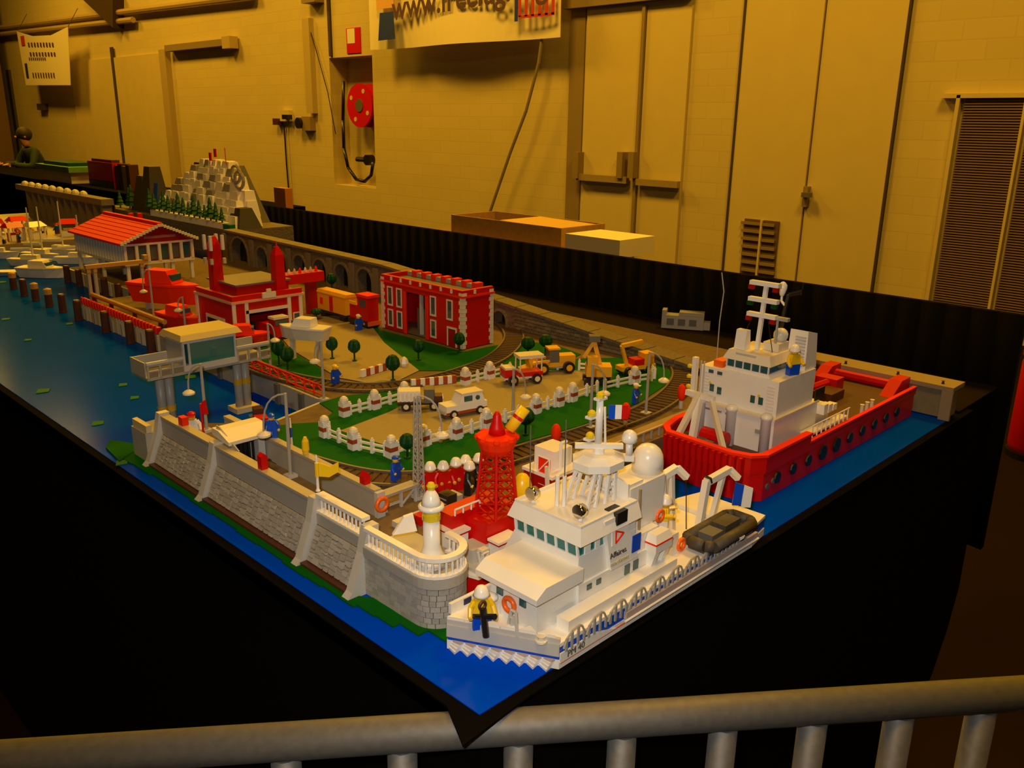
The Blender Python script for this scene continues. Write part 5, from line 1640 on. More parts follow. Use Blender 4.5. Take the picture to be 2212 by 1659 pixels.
# ================================================================ TIMBER GANTRY, QUAY WALL AND PILES
gm = mat('tan_orange_beam', (0.50, 0.27, 0.06), 0.5)
G = thing('boat_gantry', 'tan-orange boat gantry on grey posts over the red barge', 'gantry', (0.42, 1.83, 0))
part('cross_beam', MB().box(0.343, 1.824, 0.1285, 0.500, 1.836, 0.138), gm, G)
for (x, m_) in ((0.346, GREY), (0.362, GREY), (0.482, GREY)):
    p_ = part('post', MB().box(x, 1.826, LZ + 0.0005, x + 0.0075, 1.834, 0.118), m_, G)
    part('post_head', MB().box(x - 0.0006, 1.825, 0.1182, x + 0.0082, 1.835, 0.1283), gm, p_)
part('end_block', MB().box(0.492, 1.822, 0.1384, 0.503, 1.838, 0.150), gm, G)
Q = thing('timber_quay', 'pale quay wall panels with red ribbed fender band', 'quay', (0.33, 1.6, 0))
for k in range(8):
    y = 1.392 + k * 0.056
    part('panel', MB().box(0.3255, y, 0.0008, 0.3345, y + 0.053, 0.0385), CREAM if k % 2 else TAN, Q)
    part('gap_post', MB().box(0.3225, y + 0.020, 0.0008, 0.3253, y + 0.027, 0.030), GREY, Q)
part('fender_band', MB().box(0.328, 1.392, 0.0402, 0.338, 1.845, 0.054), RED, Q)
for k in range(26):
    y = 1.394 + k * 0.0173
    part('fender_rib', MB().box(0.3245, y, 0.0402, 0.3278, y + 0.007, 0.0585), ORED, Q)
part('long_beam', MB().tube((0.350, 1.40, 0.0628), (0.350, 1.83, 0.0628), 0.006, n=8), gm, Q)
for y in (1.42, 1.56, 1.70, 1.81):
    part('beam_support', MB().box(0.346, y, 0.0402, 0.354, y + 0.006, 0.0575), BROWN, Q)


def pile(label, x, y, cap, z1=0.05, grp=None):
    t = thing('mooring_pile', label, 'pile', (x, y, 0), 0, grp)
    part('post', MB().lathe((0, 0, 0), [(0.0105, 0.0008), (0.010, 0.006), (0.0095, z1), (0.007, z1 + 0.003)], 10), BROWN, t, local=True)
    if cap:
        part('yellow_cap', MB().lathe((0, 0, 0), [(0.0098, z1 - 0.012), (0.0105, z1 - 0.012), (0.0105, z1 + 0.002), (0.004, z1 + 0.005)], 10), gm, t, local=True)
    return t


for k, y in enumerate((1.395, 1.508, 1.651, 1.83)):
    pile(('brown pile against the quay wall nearest the control tower', 'brown pile against the quay wall second from the control tower', 'brown pile against the quay wall third from the control tower', 'brown pile at the far corner of the quay wall')[k], 0.312, y, False, grp='piles along the quay wall')
for k, (x, y, cap) in enumerate(((0.316, 1.953, 0), (0.314, 2.05, 1), (0.314, 2.16, 1), (0.312, 2.251, 0), (0.323, 2.384, 1))):
    pile(('plain brown mooring pile in the water nearest the gantry', 'yellow-capped mooring pile nearest the gantry', 'middle yellow-capped mooring pile in the row', 'plain brown mooring pile between two yellow caps', 'farthest yellow-capped mooring pile in the open water')[k], x, y, cap, 0.047, 'mooring piles in the water')
# inner basin walls
bw = thing('basin_wall', 'grey basin wall with red railing along the inlet', 'quay', (0.335, 1.0, 0))
part('wall', MB().box(0.3285, 0.745, 0.0008, 0.3345, 1.385, 0.0395), GREY, bw)
part('wall_return', MB().prism([(0.204, 0.7015), (0.334, 0.7415), (0.334, 0.747), (0.204, 0.707)], 0.0008, 0.0395), LGREY, bw)
for k in range(11):
    y = 0.755 + k * 0.0295
    rr_ = MB()
    rr_.tube((0.339, y, LZ), (0.339, y, 0.062), 0.0018)
    rr_.tube((0.339, y, 0.061), (0.339, y + 0.029, 0.061), 0.0018)
    rr_.tube((0.339, y, 0.052), (0.339, y + 0.029, 0.061), 0.0013)
    rr_.tube((0.339, y, 0.0445), (0.339, y + 0.029, 0.0445), 0.0013)
    part('railing', rr_, ORED, bw)
for y in (0.80, 0.88, 0.98, 1.1):
    part('pilaster', MB().box(0.3225, y, 0.0008, 0.3283, y + 0.012, 0.039), DGREY, bw)

# ================================================================ CONTROL TOWER BRIDGE
K = thing('control_bridge', 'grey control bridge with glazed cabin on two pairs of round columns', 'bridge', (0.19, 0.9, 0))
for x in (0.118, 0.133, 0.256, 0.271):
    c_ = part('column', MB().lathe((x, 0.897, 0), [(0.0073, 0.0008), (0.0073, 0.0955)], 14), GREY, K, smooth=True)
    part('yellow_band', MB().lathe((x, 0.897, 0), [(0.0078, 0.030 if x < 0.2 else 0.050), (0.0078, 0.040 if x < 0.2 else 0.061)], 14), mat('ochre_band', (0.62, 0.36, 0.02), 0.4), c_)
for x in (0.1255, 0.2635):
    part('footing', MB().box(x - 0.022, 0.880, 0.0008, x + 0.022, 0.914, 0.010), TAN, K)
part('deck', MB().box(0.088, 0.868, 0.0957, 0.305, 0.930, 0.1000), GREY, K)
for (xa, xb) in ((0.088, 0.148), (0.243, 0.305)):
    n = 3
    for k in range(n):
        x = xa + k * (xb - xa) / n
        w_ = (xb - xa) / n
        rl = MB()
        rl.box(x, 0.8665, 0.1002, x + 0.003, 0.8695, 0.122)
        rl.box(x + 0.003, 0.8665, 0.119, x + w_, 0.8695, 0.122)
        rl.box(x + 0.003, 0.8665, 0.110, x + w_, 0.8695, 0.112)
        part('rail_panel', rl, GREY, K)
        part('rail_fill', MB().box(x + 0.005, 0.8705, 0.1002, x + w_ - 0.001, 0.8715, 0.109), DTAN, K)
    part('top_rail', MB().box(xa, 0.8655, 0.1222, xb, 0.8705, 0.1262), LGREY, K)
    part('back_rail', MB().box(xa, 0.926, 0.1002, xb, 0.9295, 0.124), GREY, K)
part('end_rail', MB().box(0.086, 0.8712, 0.1002, 0.0878, 0.926, 0.1255), GREY, K)
part('cabin_sill', MB().box(0.1482, 0.866, 0.1002, 0.2428, 0.928, 0.1100), LGREY, K)
part('cabin_glass', MB().box(0.160, 0.8685, 0.1102, 0.2395, 0.926, 0.1462), TGLASS, K, 'teal cabin windows')
for x in (0.1482, 0.1575, 0.2392):
    part('cabin_post', MB().box(x, 0.866, 0.1102, x + 0.0035, 0.8684, 0.1462), LGREY, K)
part('cabin_end', MB().box(0.1482, 0.8705, 0.1102, 0.1515, 0.928, 0.1462), GREY, K)
part('cabin_head', MB().box(0.1482, 0.866, 0.1464, 0.2428, 0.928, 0.1535), LGREY, K)
part('roof', MB().quadbox([(0.141, 0.855, 0.1537), (0.250, 0.855, 0.1537), (0.250, 0.936, 0.1537), (0.141, 0.936, 0.1537)], [(0.146, 0.863, 0.162), (0.246, 0.863, 0.162), (0.246, 0.93, 0.162), (0.146, 0.93, 0.162)]), mat('buff_roof', (0.46, 0.36, 0.16), 0.45), K)

# ================================================================ MOUNTAIN BEHIND
MT = thing('snow_mountain', 'snowy white and grey block mountain behind the viaduct', 'mountain', (1.15, 2.55, LZ))
rm_ = random.Random(11)
dkrock = mat('dark_rock', (0.05, 0.042, 0.03), 0.6)
mgrey = mat('snow_grey', (0.34, 0.31, 0.25), 0.5)
snow = mat('snow_cream', (0.88, 0.84, 0.72), 0.6)
part('plateau', MB().prism([(0.993, 2.31), (1.24, 2.31), (1.24, 3.45), (0.993, 3.45)], 0.042, 0.130), vst, MT)
part('rear_rock', MB().prism([(1.175, 2.46), (1.235, 2.46), (1.235, 3.08), (1.175, 3.08)], 0.1302, 0.33, scale_top=0.55), dkrock, MT)
# visible rock face: rows of pointed blocks stepping up and back
rowsN = 8
for r in range(rowsN):
    f = r / (rowsN - 1)
    z = 0.150 + f * 0.175
    x = 1.045 + f * 0.12
    ya, yb_ = 2.34 + 0.24 * f ** 1.6, 3.00 - 0.18 * f ** 1.6
    n = int(12 - 5 * f)
    for k in range(n):
        y = ya + (yb_ - ya) * (k + rm_.uniform(0.2, 0.8)) / n
        h = rm_.uniform(0.035, 0.055)
        w2 = (yb_ - ya) / n * rm_.uniform(0.55, 0.75)
        m_ = snow if rm_.random() < 0.82 else mgrey
        part('rock', MB().quadbox([(x - 0.022, y - w2, z - h * 0.5), (x + 0.03, y - w2, z - h * 0.5), (x + 0.03, y + w2, z - h * 0.5), (x - 0.022, y + w2, z - h * 0.5)],
                                  [(x - 0.012, y - w2 * 0.55, z + h * 0.5), (x + 0.025, y - w2 * 0.55, z + h * 0.5), (x + 0.025, y + w2 * 0.55, z + h * 0.5), (x - 0.012, y + w2 * 0.55, z + h * 0.5)]), m_, MT)
for (y, z, h) in ((2.365, 0.13, 0.07), (2.37, 0.13, 0.05), (3.08, 0.15, 0.16), (3.16, 0.14, 0.13), (2.365, 0.13, 0.06)):
    part('dark_crag', MB().prism([(1.03, y - 0.05), (1.12, y - 0.05), (1.12, y + 0.05), (1.03, y + 0.05)], 0.1303, z + h, scale_top=0.5), dkrock, MT)
for (y, z) in ((2.40, 0.20), (2.44, 0.21), (2.48, 0.22), (2.41, 0.235), (2.45, 0.25), (2.50, 0.26), (2.46, 0.28)):
    part('rock', MB().prism([(1.09, y - 0.035), (1.15, y - 0.035), (1.15, y + 0.035), (1.09, y + 0.035)], z - 0.07, z + 0.02, scale_top=0.6), snow, MT)
part('waterfall', MB().extr([(1.024, 2.965, 0.1303), (1.024, 3.015, 0.1303), (1.045, 3.005, 0.25), (1.045, 2.975, 0.25)], (0.004, 0, 0)), BLUE, MT, 'blue waterfall')
part('snow_terrace', MB().box(0.995, 2.36, 0.1303, 1.02, 2.95, 0.152), snow, MT)
part('green_terrace', MB().box(0.994, 2.312, 0.1303, 1.015, 2.36, 0.150), GREEN, MT)
for (y, z) in ((2.66, 0.36), (2.70, 0.345)):
    part('red_flag', MB().box(1.14, y, z, 1.145, y + 0.014, z + 0.03), RED, MT)
part('flag_pole', MB().tube((1.15, 2.60, 0.30), (1.15, 2.605, 0.395), 0.0015, n=5), RED, MT)
for (y, z) in ((2.42, 0.29), (2.44, 0.31)):
    part('grey_arch', MB().torus((1.1, y, z), 0.03, 0.006, 'x', 14, 5), mgrey, MT)


def fir(label, p, h, grp):
    t = thing('fir_tree', label, 'tree', p, 0, grp)
    part('trunk', MB().tube((0, 0, 0), (0, 0, h * 0.3), 0.003, n=6), BROWN, t, local=True)
    m_ = MB()
    for k in range(4):
        r = (0.016 - k * 0.0035) * h / 0.06
        m_.lathe((0, 0, h * (0.15 + 0.2 * k)), [(r, 0), (r * 0.25, h * 0.25)], 8)
    part('needles', m_, mat('fir_green', (0.006, 0.09, 0.014), 0.5), t, local=True)


for k in range(15):
    y = 2.38 + k * 0.042
    fir('dark green fir tree on the snow terrace of the mountain', (1.003, y, 0.1523), 0.052 + 0.014 * ((k * 7) % 3), 'fir trees along the mountain foot')
for k, (x, y, h) in enumerate(((1.035, 3.22, 0.10), (1.05, 3.28, 0.085), (1.03, 3.33, 0.07))):
    fir('taller dark green fir at the far left of the mountain', (x, y, 0.1303), h, 'tall firs left of the mountain')

# ================================================================ FENCES AND PILLARS
FZ = LZ + 0.0016
pil_body = MB().box(-0.0065, -0.0065, 0, 0.0065, 0.0065, 0.010)
pil_band = MB().box(-0.0067, -0.0067, 0.010, 0.0067, 0.0067, 0.0165)
pil_top = MB().box(-0.0065, -0.0065, 0.0165, 0.0065, 0.0065, 0.0245)
band_m = mat('rust_band', (0.36, 0.055, 0.015), 0.4)


def pillar(label, x, y):
    t = thing('fence_pillar', label, 'pillar', (x, y, FZ), 0, 'banded fence pillars')
    part('foot', pil_body, WHITE, t, local=True)
    part('rust_band', pil_band, band_m, t, local=True)
    part('body', pil_top, WHITE, t, local=True)
    part('cap', MB().lathe((0, 0, 0.0245), [(0.0074, 0), (0.0074, 0.003), (0.006, 0.0065), (0.003, 0.009), (0.0005, 0.0095)], 12), CREAM, t, local=True)
    return t


front = [(0.254, 0.454), (0.316, 0.458), (0.372, 0.448), (0.436, 0.450), (0.547, 0.448), (0.603, 0.447), (0.640, 0.449)]
left_ = [(0.232, 0.589), (0.234, 0.517)]
far_ = [(0.308, 0.648), (0.366, 0.645), (0.431, 0.648), (0.568, 0.644), (0.628, 0.643)]
ordn = ('first', 'second', 'third', 'fourth', 'fifth', 'sixth', 'seventh')
for k, p in enumerate(front):
    pillar('white banded pillar, %s from the left in the near fence row' % ordn[k], *p)
pillar('white banded pillar at the left entrance of the car park', *left_[0])
pillar('white banded pillar between the left entrance and the near fence row', *left_[1])
for k, p in enumerate(far_):
    pillar('white banded pillar, %s from the left in the far fence row' % ordn[k], *p)
pillar('white banded pillar at the right end of the lawn by the yellow machines', 0.804, 0.44)


def fence(label, pts):
    c = pts[len(pts) // 2]
    t = thing('white_fence', label, 'fence', (c[0], c[1], FZ), 0, 'white rail fences')
    for a, b in zip(pts[:-1], pts[1:]):
        a, b = Vector(a), Vector(b)
        L = (b - a).length
        d = (b - a) / L
        ang = math.atan2(d.y, d.x)
        s0, s1 = a + d * 0.0105, b - d * 0.0105
        n = max(1, round(L / 0.034))
        for k in range(n + 1):
            q = s0.lerp(s1, k / n)
            part('post', MB().cbox((q.x, q.y, FZ + 0.010), (0.0042, 0.0055, 0.020), ang).cbox((q.x, q.y, FZ + 0.0215), (0.0025, 0.003, 0.003), ang), WHITE, t)
        for z in (0.0055, 0.0135):
            q = (s0 + s1) / 2
            part('rail', MB().cbox((q.x, q.y, FZ + z), (max(0.004, (s1 - s0).length - 0.001), 0.002, 0.0034), ang), WHITE, t)
    return t


fence('white rail fence along the near side of the car park', front[:])
fence('white rail fence at the left end of the car park', [left_[0], left_[1], front[0]])
fence('white rail fence along the far side, left of the trucks', far_[:3])
fence('white rail fence along the far side, right of the striped barrier', far_[3:] + [(0.69, 0.64)])
fence('white rail fence in front of the yellow machines', [(0.64, 0.449), (0.72, 0.452), (0.804, 0.44)])
fence('white rail fence beside the yellow loader', [(0.745, 0.62), (0.79, 0.575), (0.815, 0.53)])
fence('white rail fence round the right tip of the lawn', [(0.804, 0.44), (0.85, 0.425), (0.875, 0.455)])

# striped barriers
for lab, (x0, y0, x1, y1) in (('striped red and white barrier on the road by the round tree', (780, 815, 842, 796)), ('long striped red and white barrier at the far side of the car park', (888, 836, 985, 826))):
    a, b = at(x0, y0, FZ + 0.0012), at(x1, y1, FZ + 0.0012)
    t = thing('striped_barrier', lab, 'barrier', tuple((a + b) / 2), 0, None)
    n = 7 if 'long' not in lab else 10
    d = (b - a)
    for k in range(n):
        q = a + d * ((k + 0.5) / n)
        part('red_block' if k % 2 else 'white_block', MB().cbox((q.x, q.y, q.z + 0.007), (d.length / n, 0.006, 0.014), math.atan2(d.y, d.x)), band_m if k % 2 else WHITE, t)

# ================================================================ TREES
for (lab, x, y, h, r) in (
        ('round dark green tree, left of the pair beside the control cabin', 603, 790, 0.055, 0.0135),
        ('round dark green tree, right of the pair beside the control cabin', 622, 802, 0.050, 0.0135),
        ('round tree behind the white boat on posts', 718, 775, 0.046, 0.0125),
        ('round tree alone on the tan road', 766, 780, 0.045, 0.013),
        ('round tree with a pale rock beside it at the lawn corner', 849, 822, 0.050, 0.014),
        ('round tree on the lawn in front of the red hall opening', 904, 778, 0.043, 0.0125),
        ('round tree standing against the right corner of the red hall', 992, 762, 0.044, 0.0125),
        ('round tree, left of the pair by the stone wall', 1140, 772, 0.044, 0.0145),
        ('round tree, right of the pair by the stone wall', 1178, 766, 0.044, 0.0145),
        ('round tree at the near fence beside the lattice lamp mast', 880, 990, 0.038, 0.0115),
        ('round tree just behind the red light tower', 1135, 940, 0.045, 0.014),
        ('small round tree in front of the viaduct arches', 717, 628, 0.05, 0.014),
        ('small round bush behind the white motorboat', 684, 690, 0.028, 0.014)):
    round_tree(lab, x, y, h, r)
p = at(873, 792, LZ)
solo('pale_rock', MB().lathe((p.x, p.y, LZ + 0.0015), [(0.008, 0), (0.0095, 0.006), (0.007, 0.014), (0.003, 0.018)], 7), CREAM, 'pale rock beside the round tree at the lawn corner', 'rock')

# ================================================================ STREET LAMPS
def street_lamp(label, px, py, h, side, head=0.62, lattice=False, z=LZ, reach=0.030):
    p = at(px, py, z)
    t = thing('street_lamp', label, 'lamp', (p.x, p.y, z), 0, 'street lamps of the harbour')
    part('foot', MB().box(-0.007, -0.007, 0, 0.007, 0.007, 0.004), LGREY, t, local=True)
    if lattice:
        m_ = MB()
        grid_lattice(m_, 0.0052, 0.0026, 0.004, h * 0.98, 14, (0, 0), 0.0008)
        part('lattice_mast', m_, GREY, t, local=True)
    else:
        part('pole', MB().tube((0, 0, 0.004), (0, 0, h), 0.0027, 0.0020, n=8), GREY, t, local=True)
    dx, dy = 0.704 * side, -0.710 * side
    arm = []
    for k in range(7):
        f = k / 6
        s_ = reach * (1 - (1 - f) ** 2)
        zz = h * 0.99 - (h * (1 - head)) * f ** 2
        arm.append((dx * s_, dy * s_, zz))
    part('arm', MB().path(arm, 0.0013, 6), GREY, t, local=True)
    e = arm[-1]
    part('lamp_head', MB().lathe((e[0], e[1], e[2] - 0.006), [(0.003, -0.002), (0.009, 0.0), (0.009, 0.0025), (0.006, 0.005), (0.002, 0.007)], 14), CREAM, t, local=True)
    return t


street_lamp('tall lattice lamp mast beside the row of red firemen figures', 905, 1075, 0.138, 1, 0.66, True)
street_lamp('grey lamp by the inner wall with its head over the basin', 628, 1030, 0.118, -1, 0.55, reach=0.032)
street_lamp('grey lamp at the end of the red railing', 700, 865, 0.106, -1, 0.7, reach=0.012)
street_lamp('grey lamp behind the sea wall leaning over the channel', 447, 932, 0.108, -1, 0.62, reach=0.022)
street_lamp('grey lamp behind the car park near the white car', 1108, 905, 0.085, 1, 0.5, reach=0.02)
street_lamp('grey lamp at the quay edge left of the red ship', 1395, 895, 0.107, 1, 0.6, reach=0.026)
street_lamp('grey lamp behind the flag of the white ship', 1275, 925, 0.105, 1, 0.6, reach=0.02)
street_lamp('thin grey lamp right of the control cabin', 585, 800, 0.092, 1, 0.7, reach=0.012)
street_lamp('thin grey lamp behind the control cabin roof', 402, 722, 0.084, -1, 0.7, reach=0.012)
street_lamp('thin grey lamp among the orange boats', 333, 690, 0.12, -1, 0.6, reach=0.018)

# ================================================================ FIGURES ON THE QUAY
for k, (x, y, col_, lab) in enumerate(((930, 1068, RED, 'red-coated toy fireman, first from the lamp mast'), (958, 1066, RED, 'red-coated toy fireman, second from the lamp mast'), (985, 1058, RED, 'red-coated toy fireman, third from the lamp mast'), (1006, 1052, RED, 'red-coated toy fireman half hidden behind a black figure'), (1014, 1066, BLACK, 'black-clothed toy fireman with white helmet in front of the row'), (1034, 1048, BLACK, 'black-clothed toy fireman at the right end of the row'))):
    p = at(x, y, LZ)
    figure(lab, (p.x, p.y, LZ), R(-20 if k < 4 else 30), col_, col_, 'helmet', group='toy firemen on the quay')
p = at(855, 1036, LZ + 0.0065)
figure('blue toy figure walking on the track by the near fence', (p.x, p.y, LZ + 0.0065), R(20), BLUE, BLUE, 'cap', BLUE, s=0.78)
p = at(599, 985, 0.0)
figure('blue toy figure standing by the lamp on the inner wall', (0.129, 0.560, 0.0749), R(-40), BLUE, BLUE, 'cap', BLUE, s=0.8)
p = at(725, 835, LZ)
figure('blue and yellow toy figure beside the striped pillar on the road', (p.x, p.y, LZ + 0.0065), R(10), BLUE, BLUE, 'cap', YELLOW, s=0.8)
p = at(1372, 872, LZ)
figure('blue toy figure at the right edge of the large lawn', (p.x, p.y, LZ + 0.002), R(15), BLUE, BLUE, 'cap', WHITE, s=0.8)
p = at(775, 715, LZ)
figure('blue toy figure in front of the red locomotive', (p.x, p.y, LZ + 0.002), R(0), BLUE, BLUE, 'cap', CREAM, s=0.85)
p = at(438, 905, LZ)
figure('toy figure in blue and white behind the parapet near the channel', (0.085, 0.715, LZ), R(-30), WHITE, BLUE, 'cap', RED)

# small gear on the walls
pb = thing('parapet_flag', 'yellow flag on a white pole at the parapet end', 'flag', (0.060, 0.3395, 0.0860))
part('pole', MB().lathe((0.060, 0.3395, 0), [(0.003, 0.0860), (0.0017, 0.089), (0.0014, 0.128), (0.0005, 0.131)], 8), WHITE, pb)
part('yellow_cloth', MB().extr([(0.0615, 0.338, 0.104), (0.0615, 0.338, 0.121), (0.071, 0.329, 0.116), (0.078, 0.322, 0.122), (0.078, 0.322, 0.110), (0.070, 0.330, 0.103)], (0.0012, 0.0012, 0)), YELLOW, pb)
part('yellow_sleeve', MB().tube((0.060, 0.3395, 0.104), (0.060, 0.3395, 0.121), 0.0026), YELLOW, pb)
solo('yellow_bundle', MB().lathe((0.128, 0.474, 0.0750), [(0.0035, 0), (0.005, 0.006), (0.0045, 0.018), (0.002, 0.024)], 9), YELLOW, 'yellow bundle standing on the inner wall coping', 'bundle')
solo('red_box', MB().extr([(0.056, 0.461, 0.0757), (0.065, 0.461, 0.0757), (0.065, 0.461, 0.093), (0.0605, 0.461, 0.097), (0.056, 0.461, 0.093)], (0, 0.010, 0)), RED, 'red pointed box on the parapet coping', 'box')
solo('red_box', MB().extr([(0.123, 0.336, 0.0750), (0.132, 0.336, 0.0750), (0.132, 0.336, 0.085), (0.1275, 0.336, 0.091), (0.123, 0.336, 0.085)], (0, 0.010, 0)), RED, 'red pointed box at the end of the inner wall', 'box')
solo('red_box', MB().box(0.057, 0.684, 0.0757, 0.066, 0.697, 0.088), ORED, 'orange-red box on the far part of the parapet', 'box')
solo('red_flag_post', MB().tube((0.094, 0.700, LZ), (0.094, 0.700, 0.098), 0.0016).extr([(0.095, 0.699, 0.082), (0.101, 0.693, 0.082), (0.099, 0.695, 0.104), (0.095, 0.699, 0.100)], (0.001, 0.001, 0)), RED, 'small red flag post behind the parapet', 'flag')
lifering('orange life ring hung at the end of the inner wall', (0.1265, 0.3065, 0.0585), 'y', 0.0078, 0.0026)
bp_ = thing('beacon_pole', 'blue and white banded beacon pole behind the inner wall', 'pole', (0.146, 0.540, LZ))
part('white_base', MB().lathe((0.146, 0.540, LZ), [(0.007, 0), (0.006, 0.010), (0.002, 0.022), (0.0018, 0.036)], 10), WHITE, bp_)
part('blue_band', MB().lathe((0.146, 0.540, LZ), [(0.002, 0.0362), (0.002, 0.050)], 8), BLUE, bp_)
part('white_tip', MB().lathe((0.146, 0.540, LZ), [(0.0018, 0.0502), (0.001, 0.064)], 8), WHITE, bp_)
rl = thing('grey_bench', 'grey frame bench against the end of the inner wall', 'bench', (0.160, 0.320, LZ))
part('seat', MB().box(0.137, 0.314, 0.0605, 0.190, 0.330, 0.064), GREY, rl)
for x in (0.140, 0.164, 0.187):
    part('leg', MB().box(x - 0.0016, 0.316, LZ, x + 0.0016, 0.3195, 0.0603), LGREY, rl)
part('low_rail', MB().box(0.1418, 0.3162, 0.0465, 0.1622, 0.319, 0.049), LGREY, rl)
part('brace', MB().bar((0.166, 0.3175, 0.043), (0.1853, 0.3175, 0.058), 0.002), LGREY, rl)
pk = thing('loading_ramp', 'white and red low ramp on the quay behind the lighthouse', 'ramp', (0.150, 0.262, LZ))
part('white_edge', MB().box(0.122, 0.272, LZ, 0.172, 0.282, 0.0475), LGREY, pk)
part('red_block', MB().box(0.146, 0.258, LZ, 0.176, 0.2718, 0.0515), RED, pk)
part('black_panel', MB().box(0.1768, 0.245, LZ, 0.192, 0.262, 0.073), BLACK, pk)
for k in range(5):
    part('panel_rib', MB().box(0.1762, 0.247, 0.045 + k * 0.0055, 0.1767, 0.260, 0.0463 + k * 0.0055), GREY, pk)
part('grey_panel', MB().box(0.1924, 0.243, LZ, 0.200, 0.262, 0.070), GREY, pk)
fx = at(1430, 850, LZ)
for k, (x, y, lab) in enumerate(((1350, 905, 'orange-red marker buoy standing on the quay left of the red ship'), (1200, 955, 'orange-red marker buoy on the quay behind the red and white house'), (1470, 862, 'orange-red marker buoy by the corner of the red ship deckhouse'))):
    p = at(x, y + 20, LZ)
    t = thing('marker_buoy', lab, 'buoy', (p.x, p.y, LZ), 0, 'marker buoys')
    part('stem', MB().tube((0, 0, 0), (0, 0, 0.014), 0.0035), LGREY, t, local=True)
    part('float', MB().ball((0, 0, 0.028), 0.0075, 12, 7, 2.0), ORED, t, local=True, smooth=True)
# quay edge guard rails along the near quay
qr = thing('quay_rail', 'low grey guard rail along the quay edge behind the lightship', 'rail', (0.45, 0.246, LZ))
for k in range(16):
    x = 0.33 + k * 0.020
    part('post', MB().box(x, 0.2455, LZ, x + 0.003, 0.2485, LZ + 0.014), GREY, qr)
part('top_bar', MB().box(0.33, 0.2455, LZ + 0.0142, 0.633, 0.2485, LZ + 0.0165), TAN, qr)
gw = thing('quay_step', 'raised tan step along the track on the near quay', 'step', (0.6, 0.28, LZ))
part('step', MB().box(0.36, 0.262, LZ, 0.80, 0.280, LZ + 0.006), DTAN, gw)

# ================================================================ VEHICLES
def wheels(t, pts, r, w_, m_=None):
    for (x, y) in pts:
        s_ = 1 if y > 0 else -1
        wh = part('wheel', MB().lathe((x, y, r), [(r, -w_ / 2), (r, w_ / 2)], 14, 'y'), BLACK, t, local=True)
        part('hub', MB().lathe((x, y + s_ * w_ * 0.5, r), [(r * 0.55, -0.0004 * s_), (r * 0.55, 0.0008 * s_)], 10, 'y'), m_ or CREAM, wh, local=True)


def base(px, py, z=LZ + 0.0023):
    p = at(px, py, z)
    return (p.x, p.y, z)


v = thing('flatbed_truck', 'dark truck with slatted white flatbed parked near the far fence', 'truck', base(906, 882), R(-38))
wheels(v, ((-0.022, 0.013), (-0.022, -0.013), (0.024, 0.013), (0.024, -0.013)), 0.008, 0.006)
part('chassis', MB().box(-0.036, -0.010, 0.009, 0.036, 0.010, 0.0125), BLACK, v, local=True)
part('flatbed', MB().box(-0.036, -0.014, 0.0127, 0.004, 0.014, 0.016), BROWN, v, local=True)
for k in range(6):
    part('slat', MB().box(-0.036 + k * 0.0068, -0.0145, 0.0162, -0.0325 + k * 0.0068, -0.013, 0.031), CREAM, v, local=True)
    part('slat', MB().box(-0.036 + k * 0.0068, 0.013, 0.0162, -0.0325 + k * 0.0068, 0.0145, 0.031), CREAM, v, local=True)
part('load', MB().box(-0.034, -0.0125, 0.0162, 0.002, 0.0125, 0.0335), WHITE, v, local=True)
part('cab', MB().box(0.008, -0.013, 0.0127, 0.024, 0.013, 0.036), DGREY, v, local=True)
part('windscreen', MB().box(0.0242, -0.011, 0.024, 0.0252, 0.011, 0.034), GLASS, v, local=True)
part('bonnet', MB().box(0.0243, -0.010, 0.0127, 0.038, 0.010, 0.0235), BROWN, v, local=True)
for s_ in (-1, 1):
    part('headlamp', MB().lathe((0.0382, s_ * 0.006, 0.019), [(0.003, 0), (0.003, 0.0015)], 10, 'x'), CREAM, v, local=True)
part('bumper', MB().box(0.0385, -0.012, 0.010, 0.0405, 0.012, 0.0135), LGREY, v, local=True)

v = thing('white_car', 'white estate car with rust-red sills on the car park', 'car', base(1000, 894), R(-12))
wheels(v, ((-0.025, 0.013), (-0.025, -0.013), (0.024, 0.013), (0.024, -0.013)), 0.0072, 0.005)
part('sill', MB().box(-0.038, -0.0135, 0.006, 0.038, 0.0135, 0.011), band_m, v, local=True)
part('body', MB().box(-0.038, -0.014, 0.0112, 0.038, 0.014, 0.0215), WHITE, v, local=True)
part('cabin', MB().quadbox([(-0.014, -0.0138, 0.0216), (0.034, -0.0138, 0.0216), (0.034, 0.0138, 0.0216), (-0.014, 0.0138, 0.0216)], [(-0.008, -0.012, 0.0365), (0.029, -0.012, 0.0365), (0.029, 0.012, 0.0365), (-0.008, 0.012, 0.0365)]), WHITE, v, local=True)
part('round_window', MB().lathe((0.020, -0.0130, 0.0290), [(0.004, -0.0012), (0.004, 0.001)], 12, 'y'), GLASS, v, local=True)
part('side_window', MB().box(-0.005, -0.0138, 0.025, 0.010, -0.0125, 0.034), GLASS, v, local=True)
part('roof', MB().box(-0.009, -0.0128, 0.0366, 0.031, 0.0128, 0.039), CREAM, v, local=True)
part('bumper', MB().box(-0.0415, -0.0135, 0.0085, -0.0382, 0.0135, 0.0125), LGREY, v, local=True)

